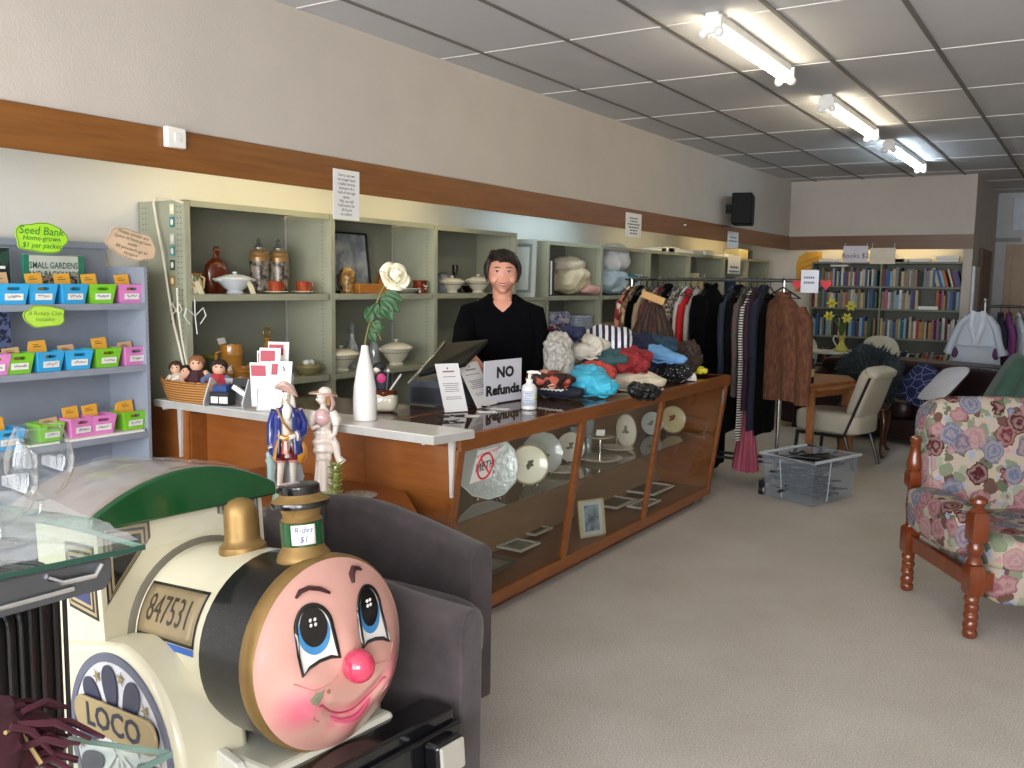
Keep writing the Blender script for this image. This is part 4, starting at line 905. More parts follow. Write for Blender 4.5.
for k in range(17):
    ring = 0 if k < 3 else (1 if k < 7 else (2 if k < 12 else 3)); n_ = (3, 4, 5, 5)[ring]; a = k*2*PI/n_+ring*.7; op = (0, .2, .5, 1)[ring]; R0 = (.019, .026, .034, .04)[ring]
    jit = rnd.uniform(-.004, .006); mb = MB()
    def pet(u, v, a=a, R0=R0, op=op, jit=jit):
        s_ = (u-.5)*2; th = a+s_*(1.05-.15*op)*(1-.35*v*op)
        rr = R0*(.25+.95*math.sin(min(1, v*1.15)*PI/2))+op*.02*v**3-(1-op)*.012*v**3
        z = -.034+(.066-.028*op)*v+jit*v-(s_**2)*.016*v*v-op*.012*v**4
        return hc+T @ V(rr*math.cos(th), rr*math.sin(th), z)
    mb.grid(pet, 11, 9); mb.build('petal', PET, rs, solid=.0012)
LEAF = mat('#234d22', .5, var=.2, scale=40)
def leaf(base, tip, w, m=LEAF, parent=None, droop=.01, name='leaf'):
    base, tip = Vector(base), Vector(tip); d = tip-base; s = d.cross(V(0, 0, 0)+(V(0, 0, H)-base)).normalized()
    nrm = s.cross(d).normalized(); mb = MB()
    mb.grid(lambda u, v: base+d*v+s*(u-.5)*2*w*math.sin(PI*min(1, v**.8))*(1 if v < 1 else 0)+nrm*((abs(u-.5)*2)**2*w*.5*math.sin(PI*v)-droop*v*v), 5, 9)
    return mb.build(name, m, parent, solid=.001)
for b, t_, w in (((378, 303), (371, 318), .022), ((377, 308), (390, 318), .028), ((380, 298), (400, 312), .03), ((384, 292), (404, 301), .024), ((371, 322), (367, 306), .022), ((372, 322), (381, 335), .026), ((371, 325), (386, 328), .026), ((370, 330), (376, 343), .018), ((374, 312), (366, 322), .02), ((383, 300), (393, 322), .026)):
    leaf(pp(*b), pp(*t_), w, parent=rs)
for k in range(5):
    a = k*2*PI/5; mb = MB(); mb.tube([hc+T @ V(.012*math.cos(a), .012*math.sin(a), -.03), hc+T @ V(.03*math.cos(a), .03*math.sin(a), -.035), hc+T @ V(.042*math.cos(a), .042*math.sin(a), -.05)], [.006, .005, .001], 6, flat=.4); mb.build('sepal', mat('#8a9a4a', .5), rs)
# jar of odds and ends
q = at(386, 411, z=ZT+.002); j = thing('ceramic_jar', 'squat cream jar with brown glazed rim holding pens on the dark top', 'jar', q, .5)
mb = MB(); mb.ball((0, 0, .045), (.056, .056, .046), 24, 14, .55); mb.build('body', GC, j, world=False)
mb = MB(); mb.lathe([(.048, .07), (.052, .08), (.05, .098), (.054, .104), (.048, .106), (.04, .09), (.001, .08)], n=28, wob=lambda a, z: 1+.02*math.sin(7*a)); mb.build('glazed_rim', mat('#5d2c14', .15, coat=.5), j, world=False)
def instick(dx, top, m, label, name='pen', r=.005):
    t = thing(name, label, name.replace('_', ' '), (q.x, q.y, q.z))
    mb = MB(); mb.tube([(dx*.4, 0, .082), top], r, 8); mb.build('barrel', m, t, world=False)
    e = Vector(top); mb = MB(); mb.tube([e, e+(e-V(dx*.4, 0, .082)).normalized()*.014], [r*1.2, r*.6], 8); mb.build('cap', mat('#c9c6c0', .3), t, world=False)
instick(.02, (.06, .03, .17), mat('#c8c4ba', .4), 'silver pen leaning out of the cream jar'); instick(-.01, (-.05, .02, .2), mat('#1c1f30', .4), 'dark navy pen standing in the cream jar'); instick(.0, (.005, .01, .19), mat('#22252e', .4), 'black marker standing in the cream jar', 'marker', .009)
t = thing('toy_figure', 'small dark doll with pink flower stuffed in the cream jar', 'toy', q+V(-.025, 0, .085), .5)
mb = MB(); mb.ball((0, 0, .05), (.03, .024, .055), fn=lumps(9, .006, 40)); mb.build('body', mat('#1d2030', .7), t, world=False)
mb = MB(); mb.ball((.0, -.018, .075), (.02, .012, .02), fn=lumps(5, .005, 70)); mb.build('flower', mat('#c8427a', .6), t, world=False)
mb = MB(); mb.ball((-.022, -.008, .115), (.018, .016, .014), fn=lumps(6, .004, 70)); mb.build('face', GC, t, world=False)
mb = MB(); mb.ball((-.012, .0, .13), (.03, .024, .02), fn=lumps(7, .004, 50)); mb.build('hair', mat('#14121a', .7), t, world=False)
# cash drawer and till screen
CA = mat('#454a53', .4); q0 = at(407, 406, z=ZT+.002); q1 = at(447, 413.5, z=ZT+.002)
ang = .14; d = V(math.cos(ang), math.sin(ang), 0); n = V(-d.y, d.x, 0)
dr = thing('cash_drawer', 'dark grey cash drawer box on the counter corner', 'cash drawer', q0+V(-.05, .08, 0), ang)
Lw = q1.x-q0.x-.004
mb = MB(); mb.box(0, Lw, 0, .36, 0, .125); mb.build('case', CA, dr, smooth=False, bevel=.006, world=False)
mb = MB(); mb.box(.012, Lw-.012, -.006, .0, .012, .09); mb.build('drawer_front', mat('#2b2e34', .4), dr, smooth=False, bevel=.003, world=False)
ts = thing('till_screen', 'black slanted till touchscreen turned to the person', 'touchscreen', q0+n*.12+d*.1+V(0, 0, .126))
P = [at(418, 374, d=4.5), at(465, 363.5, d=4.55), at(488, 339, d=4.75), at(443, 343.5, d=4.85)]
nn = (P[1]-P[0]).cross(P[3]-P[0]).normalized()
mb = MB(); A = [mb.v(p) for p in P]; B = [mb.v(p-nn*.02) for p in P]; mb.f(A); mb.f(B[::-1])
for i in range(4): mb.f([A[i], B[i], B[(i+1) % 4], A[(i+1) % 4]])
mb.build('case', mat('#06070a', .5, spec=.3), ts, smooth=False, bevel=.004)
mb = MB(); Q = [p+nn*.001 for p in (P[0].lerp(P[2], .06), P[1].lerp(P[3], .06), P[2].lerp(P[0], .06), P[3].lerp(P[1], .06))]; mb.f([mb.v(p) for p in Q]); mb.build('back_cover', mat('#07080b', .55, spec=.25), ts, smooth=False)
mb = MB(); mb.tube([P[0]+V(-.05, -.02, -.05), P[0].lerp(P[3], .5), P[3]+V(.01, 0, .01)], .007, 8, flat=.5); mb.build('silver_edge', CHROME, ts)
mb = MB(); m0 = (P[0]+P[1]+P[2]+P[3])/4; mb.tube([m0-nn*.02, V(m0.x, m0.y, ZT+.16), V(m0.x, m0.y, ZT+.128)], .025, 12); mb.build('stand', BLACKP, ts)
# flyers
def flyer(a, b, top, label, seed):
    a, b = Vector(a), Vector(b); r = (b-a).normalized(); w_ = (b-a).length; u = (Vector(top)-a); h = u.length; u = u.normalized()
    n = r.cross(u).normalized()
    t = thing('flyer', label, 'flyer', a)
    mb = MB(); mb.sheet(rect(w_, h), .003, a, r, u); mb.build('paper', mat('#dfdedd', .6, var=.02), t, smooth=False)
    mb = MB(); g = random.Random(seed)
    for k, v in enumerate((.72, .58, .54, .5, .46, .42, .3, .26)):
        L = g.uniform(.5, .75); mb.sheet(rect(w_*L, h*.012, w_*(.5-L/2), h*v), .0004, a+n*.0008, r, u)
    mb.build('print', mat('#6f7078', .7), t, smooth=False)
    mb = MB(); mb.sheet(rect(w_*.5, h*.03, w_*.25, h*.82), .0004, a+n*.0008, r, u); mb.ball(a+r*w_*.48+u*h*.9+n*.001, (.004, .004, .006), 6, 5); mb.build('logo', mat('#8b6a72', .7), t, smooth=False)
    mb = MB(); f = a+r*w_*.5-n*.004; mb.tube([f+u*h*.55, V(f.x, f.y, ZT+.004)-V(n.x, n.y, 0)*.06], .004, 6); mb.build('prop', BLACKP, t)
dd = (at(456, 412, z=ZT+.003)-V(0, 0, H)).dot(fw)
flyer(at(445, 412.5, z=ZT+.003), at(468, 411, z=ZT+.003), at(435, 364, d=dd-.01), 'white printed flyer leaning left on the counter by the cash drawer', 1)
dd = (at(487, 408, z=ZT+.003)-V(0, 0, H)).dot(fw)
flyer(at(478, 408.5, z=ZT+.003), at(497, 403.5, z=ZT+.003), at(457, 364, d=dd-.02), 'white printed flyer leaning between the other flyer and the refunds sign', 2)
a = at(484, 405.5, z=ZT+.003); b = at(521, 399.5, z=ZT+.003); r = (b-a).normalized(); w_ = (b-a).length; n = r.cross(V(0, 0, 1))
hh = .225
t = thing('no_refunds_sign', 'white square NO Refunds sign standing on the glass counter', 'sign', a)
mb = MB(); mb.sheet(rect(w_, hh), .004, a, r, V(0, 0, 1)); mb.build('panel', mat('#d6d7e2', .45, var=.02), t, smooth=False)
mb = MB(); mb.text('NO', hh*.34, a+r*w_*.55+V(0, 0, hh*.7)+n*.001, r, sx=1.25, bold=.0035); mb.text('Refunds.', hh*.31, a+r*w_*.52+V(0, 0, hh*.3)+n*.001, r, sx=1.3, bold=.0035); mb.build('lettering', INK, t, smooth=False)
mb = MB(); mb.box(0, w_, .0, .07, 0, .004); mb.M = Matrix.Identity(4); ob = None
mb = MB(); mb.sheet([(0, 0), (w_, 0), (w_, .08), (0, .08)], .004, a+V(0, 0, .004), r, -n); mb.build('foot', BLACKP, t, smooth=False)
# sanitiser pump
q = at(529, 409, z=ZT+.001); s = thing('pump_bottle', 'white hand sanitiser pump bottle on the glass counter', 'pump bottle', q, .6)
mb = MB(); mb.lathe([(.034, 0), (.038, .004), (.0385, .1), (.034, .118), (.018, .13), (.014, .134), (.001, .134)], n=28); mb.build('body', mat('#d9dadb', .3, var=.02), s, world=False)
mb = MB(); mb.lathe([(.016, .134), (.017, .15), (.007, .155), (.006, .178), (.014, .182), (.013, .19), (.001, .192)], n=16); mb.tube([(0, 0, .185), (.04, -.01, .186), (.055, -.014, .178)], [.009, .007, .005], 8); mb.build('pump', WHITE, s, world=False)
mb = MB(); mb.grid(lambda u, v: (.0392*math.cos(-PI/2+(u-.5)*2.2), .0392*math.sin(-PI/2+(u-.5)*2.2), .02+.075*v), 12, 2); lb = mb.build('label', mat('#c9ced6', .4), s, solid=.0006, world=False)
mb = MB()
for k in range(5): mb.grid(lambda u, v, k=k: (.0398*math.cos(-PI/2-.6+u*(.9-.1*(k % 3))), .0398*math.sin(-PI/2-.6+u*(.9-.1*(k % 3))), .032+.012*k+.004*v), 8, 2)
mb.build('print', mat('#6f86b0', .5), lb, world=False)
mb = MB(); mb.ball((.03, -.024, .062), (.008, .008, .012), 10, 8); mb.build('green_dot', mat('#6f9c3a', .5), lb, world=False)
# spectacles, cards and pens lying on the counter
q = at(452, 419, z=ZT+.002); t = thing('spectacles', 'dark folded spectacles lying on the counter below the flyers', 'spectacles', q, .9)
for s in (-1, 1):
    mb = MB(); mb.tube([(s*.035+.024*math.cos(k*PI/8), .018*math.sin(k*PI/8), .012) for k in range(16)], .0025, 6, True); mb.build('rim', BLACKP, t, world=False)
    mb = MB(); mb.tube([(s*.06, .0, .014), (s*.062, .02, .014), (-s*.05, .05, .006)], .0025, 6); mb.build('temple', BLACKP, t, world=False)
mb = MB(); mb.tube([(-.012, 0, .014), (0, .003, .018), (.012, 0, .014)], .0025, 6); mb.build('bridge', BLACKP, t, world=False)
for k, (u, v, rz, L) in enumerate(((470, 416, .4, 'white card lying on the glass beside the spectacles'), (487, 412, .9, 'pale card lying under the leaning flyers'), (500, 409, .2, 'small white card lying beneath the refunds sign'))):
    q = at(u, v, z=ZT+.001); t = thing('card', L, 'card', q, rz)
    mb = MB(); mb.box(-.045, .045, -.028, .028, 0, .0015); mb.build('paper', PAPER, t, smooth=False, world=False)
    mb = MB(); mb.box(-.03, .02, -.012, -.008, .0015, .0019); mb.box(-.03, .03, .002, .006, .0015, .0019); mb.build('print', mat('#777880'), t, smooth=False, world=False)
q = at(478, 407, z=ZT+.004); t = thing('ballpoint_pen', 'black ballpoint pen lying across the counter near the flyers', 'pen', q, .35)
mb = MB(); mb.tube([(-.07, 0, .004), (.05, 0, .004)], .004, 8); mb.build('barrel', BLACKP, t, world=False)
mb = MB(); mb.tube([(.05, 0, .004), (.068, 0, .003)], [.004, .001], 8); mb.build('tip', CHROME, t, world=False)
q = at(513, 384, z=ZT+.002)
e = thing('card_terminal', 'dark payment terminal standing behind the refunds sign', 'card terminal', q, .6)
mb = MB(); mb.box(-.055, .055, -.06, .07, 0, .16); mb.build('body', mat('#24242a', .4), e, smooth=False, bevel=.012, world=False)
mb = MB(); mb.box(-.04, .04, -.064, -.06, .08, .145); mb.build('screen', mat('#0c0d10', .1), e, smooth=False, world=False)
mb = MB()
for i in range(3):
    for jn in range(3): mb.box(-.04+i*.028, -.018+i*.028, -.064, -.06, .012+jn*.02, .026+jn*.02)
mb.build('keypad', mat('#5b5c62', .5), e, smooth=False, world=False)
# ------------------------------------------------------------------ clothes heaped on the counter
def lump(name, u, v, z, size, m, label, rz=0, seed=1, amp=.026, sc=9, e=.75, cat='clothes', tilt=(0, 0), parts=None, grp='clothes heaped on the counter', x=None):
    """folded or crumpled cloth, its lowest point at z; u, v is the photo position of its middle"""
    sx, sy_, sz = size
    c = at(u, v, z=z+sz)
    if x is not None:
        c = at(u, v, x=x)
        if size[2] < 0: sz = (c.z-size[2]-zt)/2; z = zt
        else: z = zt if name == 'garment_pile' else max(zt, c.z-sz)
    f0 = lumps(seed, amp*.95, sc*2.1); g_ = random.Random(seed); fd = V(g_.uniform(-1, 1), g_.uniform(-1, 1), .3).normalized()*g_.uniform(34, 50)
    def f(p):
        a = math.atan2(p.y, p.x); k = 1+.16*math.sin(a*2+seed)+.1*math.sin(a*5+seed*2)
        p = V(p.x*k, p.y*k, p.z*(1-.25*math.sin(p.x*14+seed)*(p.z > 0)))
        w = noise.noise(p*7+V(seed, 0, 0))*2.5
        return f0(p)+V(0, 0, 1)*(amp*.32*math.sin(p.dot(fd)+w) if p.z > 0 else 0)
    t = thing(name, label, cat, (c.x, c.y, z), rz, grp)
    R = rotx(tilt[0]) @ roty(tilt[1])
    mb = MB(); mb.ball((0, 0, sz), (sx, sy_, sz), 96, 56, e, fn=lambda p: f(p), rot=R)
    zmin = min(v_.co.z for v_ in mb.bm.verts); bmesh.ops.translate(mb.bm, vec=(0, 0, -zmin+.001), verts=mb.bm.verts)
    mb.build('folded_cloth', m, t, world=False)
    # a loose hem edge lying round the bundle
    mb = MB(); k0 = 26
    pts = [V(sx*.8*math.cos(a*.19-2.6)*1.08, sy_*.8*math.sin(a*.19-2.6)*1.08, .012+.006*math.sin(a*1.7+seed)) for a in range(14)]
    mb.tube(pts, [.006]+[.011]*12+[.006], 7, flat=.6); mb.build('hem', m, t, world=False)
    return t
TURQ = mat('#3fb0cf', .3, var=.12, scale=6, bump=.5, bscale=18, coat=.2)
STRIPE = two('#15193a', '#dcdce2', 8.5, .47, .53, .85, 'X', (1, .35, .3)); REDDOT = two('#1a0c0e', '#8e1f24', 85, .28, .36, .8, 'dots'); DOTS = two('#d8d6d2', '#15151a', 60, .16, .22, .8, 'dots')
zt = ZT+.002
lump('garment_pile', 632, 366, zt, (.5, .15, .075), mat('#1b2136', .9, var=.2), 'dark navy tangled garments at the bottom of the clothes heap', 1.5, 2, .03, 8, x=-2.54)
lump('folded_shirt', 603, 345, zt, (.165, .11, .05), STRIPE, 'navy and white striped top on the crest of the clothes heap', .5, 3, .02, 7, x=-2.5, tilt=(.4, -.05))
lump('folded_cloth', 636, 349, zt, (.15, .1, .04), mat('#1a2140', .85, var=.15), 'dark navy garment trailing right from the striped top', .2, 4, x=-2.54, tilt=(.3, .15))
lump('folded_cloth', 655, 350, zt, (.17, .1, .035), mat('#1f4258', .85, var=.15), 'deep teal garment under the light blue roll', .1, 5, x=-2.48, tilt=(.3, .15))
lump('folded_cloth', 588, 352, zt, (.1, .08, .045), mat('#c4beb0', .9, var=.06), 'off-white knitted bundle below the striped top', .4, 6, .022, x=-2.5, tilt=(.4, 0))
lump('silver_bag', 559, 347, zt, (.062, .06, -.08), two('#8d8880', '#b5b0a7', 55, .4, .6, .4, bump=.6), 'pearly silver crumpled bag at the left end of the clothes heap', .3, 7, .025, 10, .8, 'bag', x=-2.55)
lump('folded_cloth', 604, 360, zt, (.11, .07, .03), mat('#2c4f52', .85, var=.12), 'dull teal folded cloth between the turquoise bag and red dotted top', .3, 8, x=-2.42, tilt=(.3, 0))
lump('folded_cloth', 590, 377, zt, (.13, .09, .04), mat('#b8433a', .85, var=.2), 'red and pinkish cloth low behind the turquoise bag', .4, 9, x=-2.45, tilt=(.3, 0))
lump('turquoise_bag', 585, 384, zt, (.24, .1, .06), TURQ, 'bright turquoise plastic-wrapped bundle at the front of the counter', -.35, 10, .02, 9, .7, 'bag', (0, .15))
lump('cream_jumper', 634, 386, zt, (.2, .11, .04), mat('#d3c7b0', .9, var=.06), 'cream jumper spread under the red dotted top', .45, 11, .02, 8, x=-2.3)
lump('folded_shirt', 629, 364, zt, (.13, .1, .052), REDDOT, 'dark red dotted top on the middle of the heap', .5, 12, .022, 8, x=-2.32, tilt=(.3, 0))
lump('folded_cloth', 660, 357, zt, (.15, .06, .04), mat('#6a9fd0', .85, var=.08), 'light blue rolled cloth at the right of the heap', -.1, 13, .014, 9, x=-2.36, tilt=(.1, .2))
lump('folded_cloth', 643, 393, zt+.01, (.07, .06, .04), BLACKP, 'black velvet bunch at the front of the cream jumper', .9, 14, .016, 14)
lump('folded_shirt', 674, 377, zt, (.105, .075, .045), DOTS, 'black blouse with white dots at the right front of the heap', .2, 15, .02, 9, x=-2.29)
lump('folded_cloth', 682, 356, zt, (.13, .12, -.06), two('#251c1a', '#54413a', 90, .4, .6, .8, bump=.5), 'brown sparkly mesh garment at the far right of the heap', .3, 16, .022, 9, x=-2.45)
lump('white_pouch', 691, 378, zt, (.035, .028, .02), WHITE, 'small white pouch beside the yellow packet', .3, 17, .006, 30)
lump('yellow_packet', 699, 371, zt+.012, (.075, .035, .02), mat('#e6dd2e', .35), 'bright yellow packet at the far corner of the counter', -.75, 18, .006, 20, .6, 'packet')
lump('floral_scarf', 549, 381, zt+.06, (.12, .08, .038), many(['#2a1512', '#8c2f22', '#d8a890', '#3a1a16', '#b4553f', '#1d1110'], 26, .7), 'red, black and pink floral scarf behind the pump bottle', .5, 19, .012, 12)
t = lump('folded_cloth', 557, 391, zt, (.15, .09, .034), mat('#171c2c', .85), 'folded navy garment with a white knitted edge beside the pump bottle', -.2, 20, .008, 12)
mb = MB()
for k in range(22): a = -.95+k*.088; mb.ball((.152*math.sin(a)*1.0, -.092*math.cos(a)*1.0, .05+.004*(k % 2)), (.0075, .006, .006), 7, 5)
mb.build('knitted_edge', WHITE, t, world=False)
lump('clear_packet', 648, 390, zt, (.06, .035, .018), mat('#b9bcc4', .15, .4, bump=.6, bscale=40), 'small shiny clear packet on the counter below the cream jumper', .3, 21, .008, 30)
lump('folded_cloth', 572, 337, zt, (.06, .05, .03), mat('#232747', .85), 'small dark navy bunch above the silver bag', .3, 22, x=-2.56)
# ------------------------------------------------------------------ the person behind the counter
SK = mat('#cc927a', .5, var=.05, scale=14); HAIR = two('#0c0807', '#251811', 60, .4, .6, .5, 'noise', (1, 1, .12), .5); JUMP = mat('#050609', 1, var=.1, bump=.2, bscale=120, spec=.1)
wp = V(-2.908, 4.434, -.01)
wo = thing('person', 'person in a black V-neck jumper standing behind the counter, reaching to the till screen', 'person', wp, .6)
def L3(x, y, z): return V(x, y, z)
mb = MB(); HZ = 1.605
def face(p):
    q = p.copy(); t = (p.z+.115)/.23
    if t < .45: k = 1-.42*((.45-t)/.45)**1.5; q.x *= k; q.y = q.y*(1-.12*(.45-t)/.45)-.006*(.45-t)/.45
    return q
mb.ball((0, -.012, HZ), (.085, .098, .118), 28, 22, .95, fn=face)
mb.ball((0, -.098, HZ-.02), (.013, .016, .012), 10, 8); mb.tube([(0, -.1, HZ+.025), (0, -.108, HZ-.012)], [.008, .011], 8)
mb.ball((0, -.084, HZ-.092), (.024, .02, .018), 12, 8)
for s in (-1, 1):
    mb.ball((s*.045, -.074, HZ-.035), (.029, .024, .026), 12, 8); mb.ball((s*.085, .006, HZ-.012), (.01, .02, .031), 8, 8)
mb.tube([(0, .012, HZ-.07), (0, .02, HZ-.15), (0, .026, HZ-.2)], [.058, .057, .075], 16)
secs = [(1.455, .085, .07), (1.425, .15, .085), (1.36, .19, .1), (1.22, .18, .115), (1.08, .165, .11), (.98, .18, .12), (.88, .195, .125), (.8, .19, .12)]
mb.grid(lambda u, v: (lambda i, f: (lambda s0, s1: V((s0[1]*(1-f)+s1[1]*f)*math.cos(2*PI*u), .025+(s0[2]*(1-f)+s1[2]*f)*math.sin(2*PI*u), s0[0]*(1-f)+s1[0]*f))(secs[i], secs[min(i+1, 7)]))(min(int(v*7), 6), v*7-min(int(v*7), 6)), 24, 22, cu=True, capv=True)
for s in (-1, 1):
    mb.tube([(s*.09, .03, .86), (s*.1, .02, .5), (s*.1, .04, .1)], [.09, .062, .045], 14); mb.tube([(s*.1, .05, .06), (s*.11, -.06, .04), (s*.115, -.12, .035)], [.042, .042, .03], 10)
# arms: her right reaches to the till, her left hangs by her side
RA = [(-.165, .03, 1.385), (-.212, -.02, 1.28), (-.228, -.16, 1.19), (-.168, -.34, 1.135), (-.112, -.44, 1.095)]
LA = [(.165, .03, 1.385), (.21, .05, 1.25), (.225, .03, 1.1), (.2, -.08, .98), (.17, -.15, .955)]
for A in (RA, LA): mb.tube(A, [.062, .055, .045, .036, .026], 12)
def hand(A, s, m4):
    w = Vector(A[-1]); d = (w-Vector(A[-2])).normalized(); sd = d.cross(V(0, 0, 1)).normalized(); up = sd.cross(d)
    mb.ball(w+d*.045, (.04, .04, .017), 14, 10, rot=Matrix((sd, d, up)).transposed())
    for k, (o, L) in enumerate(((-.028, .062), (-.01, .074), (.009, .07), (.027, .054))):
        b = w+d*.078+sd*o; mb.tube([b-d*.02, b+d*L*.45+up*.006, b+d*L*.8-up*.008, b+d*L-up*.022], [.0095, .009, .008, .0065], 8)
    b = w+d*.03+sd*s*.034; mb.tube([b-sd*s*.015, b+d*.02+sd*s*.018, b+d*.05+sd*s*.02-up*.008], [.012, .0105, .008], 8)
hand(RA, 1, None); hand(LA, -1, None)
mb.build('body', SK, wo, remesh=.0062, world=False, relax=3)
# jumper
mb = MB()
js = [(1.485, .078, .066), (1.45, .135, .09), (1.385, .188, .115), (1.22, .197, .134), (1.08, .183, .13), (.96, .2, .142), (.86, .21, .145)]
def jump(u, v, o=0):
    v7 = v*6; i = min(int(v7), 5); f = v7-i; a, b = js[i], js[i+1]; th = 2*PI*u
    rx = a[1]*(1-f)+b[1]*f+o; ry = a[2]*(1-f)+b[2]*f+o; z = a[0]*(1-f)+b[0]*f
    fr = max(0, -math.sin(th)); x = rx*math.cos(th)
    if z > 1.28: z -= max(0, .125-abs(x)*1.5)*fr*(1 if v7 < .01 else max(0, 1-v7/2.2))
    return V(x, .025+ry*math.sin(th), z+.006*math.sin(th*5+z*30)*(1 if v > .2 else 0))
mb.grid(lambda u, v: jump(u, v), 64, 40, cu=True); mb.build('jumper', JUMP, wo, solid=.008, world=False)
mb = MB(); mb.tube([jump(k/48, 0, .003) for k in range(48)], .0065, 6, True); mb.build('neckband', JUMP, wo, world=False)
for A, s in ((RA, -1), (LA, 1)):
    P = [Vector(p) for p in A]; e = P[3].lerp(P[4], .1 if s < 0 else .7)
    f_ = (.5, .3) if s < 0 else (.5, .12)
    pts = [V(s*.12, .03, 1.4), V(s*.178, .035, 1.375), P[1], P[1].lerp(P[2], .5), P[2]]+([P[2].lerp(P[3], .12), P[2].lerp(P[3], .25), P[2].lerp(P[3], .4)] if s < 0 else [P[2].lerp(P[3], .5), P[3].lerp(P[2], .12), e])
    mb = MB(); mb.tube(pts, [.055, .075, .069, .063, .06, .056, .052, .046], 16); mb.build('sleeve', JUMP, wo, world=False)
mb = MB()
for s in (-1, 1): mb.tube([(s*.095, .03, .9), (s*.1, .02, .5), (s*.1, .04, .1)], [.112, .08, .07], 16)
mb.build('trousers', mat('#14151b', .9), wo, world=False)
for s in (-1, 1):
    mb = MB(); mb.ball((s*.112, -.03, .045), (.05, .135, .045), 14, 8, .8); mb.build('shoe', mat('#1b1412', .5), wo, world=False)
# hair: cap plus side-swept fringe
mb = MB(); hf = lumps(2, .006, 30)
def hairf(p):
    q = p.copy()
    return hf(q)
mb.ball((0, .02, HZ+.03), (.1, .104, .112), 30, 20, .95, fn=hairf)
hb = mb.bm
for v_ in list(hb.verts):
    c = v_.co
    if c.y < -.02 and c.z < HZ+.052: c.y = -.02+.3*(c.y+.02)*0
    if c.z < HZ-.05 and c.y < .05: c.z = HZ-.05
mb.build('hair', HAIR, wo, world=False)
for k in range(14):
    a = k/13; zl = .084-.062*a+.006*math.sin(k*2.1)
    p0 = V(-.045+.02*a, -.03, HZ+.128); p1 = V(-.066+.125*a, -.08-.02*math.sin(a*PI), HZ+.108-.026*a); p2 = V(-.084+.178*a, -.094+.07*abs(a-.42)*1.3, HZ+zl)
    mb = MB(); mb.tube([p0, p0.lerp(p1, .5)+V(0, -.014, .008), p1, p2], [.02, .021, .017, .003], 8, flat=.45); mb.build('fringe_lock', HAIR, wo, world=False)
for s in (-1, 1):
    for k in range(5):
        mb = MB(); y0 = -.04+.03*k; mb.tube([(s*.07, y0*.7, HZ+.1), (s*.094, y0, HZ+.045), (s*.096, y0, HZ+.005), (s*.09, y0-.006, HZ-.028-.005*k)], [.022, .024, .018, .004], 8, flat=.5); mb.build('side_lock', HAIR, wo, world=False)
EYW = mat('#e6e0da', .3)
for s in (-1, 1):
    x = s*.034
    mb = MB(); mb.ball((x, -.1, HZ+.012), (.0135, .008, .0058), 12, 8); ey = mb.build('eye', EYW, wo, world=False)
    mb = MB(); mb.ball((x, -.1065, HZ+.012), (.006, .003, .0054), 10, 8); mb.build('iris', mat('#2b1a12', .2), ey, world=False)
    mb = MB(); mb.tube([(x-s*.016, -.104, HZ+.013), (x, -.1085, HZ+.0185), (x+s*.016, -.1, HZ+.014)], [.0018, .003, .0018], 6); mb.build('eyelid', mat('#4a2d22', .6), ey, world=False)
    mb = MB(); mb.tube([(x-s*.018, -.107, HZ+.033), (x+s*.002, -.109, HZ+.038), (x+s*.021, -.098, HZ+.032)], [.002, .0034, .0015], 6); mb.build('eyebrow', mat('#3a241a', .8), wo, world=False)
def smile(u, z0, dz, off=0): x = (u-.5)*2; return V(x*.04, -.107+.03*x*x-off, HZ+z0+dz*x*x)
mb = MB(); mb.tube([smile(k/12, -.0615, .016, .001) for k in range(13)], [.0015]+[.0048]*11+[.0015], 8, flat=.5); mb.build('teeth', mat('#eee9e0', .3), wo, world=False)
mb = MB(); mb.tube([smile(k/12, -.0555, .0115, .003) for k in range(13)], [.001]+[.0026]*11+[.001], 8); mb.build('upper_lip', mat('#a2524a', .45), wo, world=False)
mb = MB(); mb.tube([smile(k/12, -.0685, .0225, .002) for k in range(13)], [.001]+[.0034]*11+[.001], 8); mb.build('lower_lip', mat('#a9574e', .45), wo, world=False)
for s in (-1, 1):
    mb = MB(); mb.tube([(s*.026, -.104, HZ-.026), (s*.042, -.1, HZ-.046), (s*.047, -.092, HZ-.064)], [.001, .002, .001], 6); mb.build('cheek_crease', mat('#a9684e', .6), wo, world=False)
# ------------------------------------------------------------------ linen and books in the far shelving
LIN = 'linen in the far shelving bays'
def heap(name, y, z, size, m, label, seed, x=XS-.16, rz=PI/2, amp=.03, sc=8, e=.8):
    t = thing(name, label, 'linen', (x, y, z), rz, LIN)
    f = lumps(seed, amp, sc); mb = MB(); mb.ball((0, 0, size[2]), size, 56, 34, e, fn=f)
    zm = min(v_.co.z for v_ in mb.bm.verts); bmesh.ops.translate(mb.bm, vec=(0, 0, -zm+.002), verts=mb.bm.verts)
    mb.build('cloth', m, t, world=False); return t
def folded(name, y, z, w, d, h, m, label, seed, x=XS-.17):
    t = thing(name, label, 'linen', (x, y, z), PI/2, LIN)
    g = random.Random(seed); mb = MB(); n_ = max(2, int(h/.022))
    for k in range(n_):
        a, b = z*0+h*k/n_, h*(k+1)/n_; s = g.uniform(.92, 1)
        mb.ball((g.uniform(-.006, .006), g.uniform(-.006, .006), (a+b)/2), (w/2*s, d/2*s, h/n_*.62), 20, 8, .35)
    mb.build('folds', m, t, world=False); return t
SA, SB = 1.442, .902
def py(u, x=XS-.12): return at(u, 290, x=x).y
b = thing('ring_binder', 'dark grey binder upright at the left of the cream bedding', 'binder', (XS-.14, 6.56, SA))
mb = MB(); mb.box(XS-.28, XS-.02, 6.5, 6.505, SA, SA+.3); mb.box(XS-.28, XS-.02, 6.565, 6.57, SA, SA+.3); mb.box(XS-.285, XS-.28, 6.5, 6.57, SA, SA+.3); mb.build('cover', mat('#3e4148', .5), b, smooth=False)
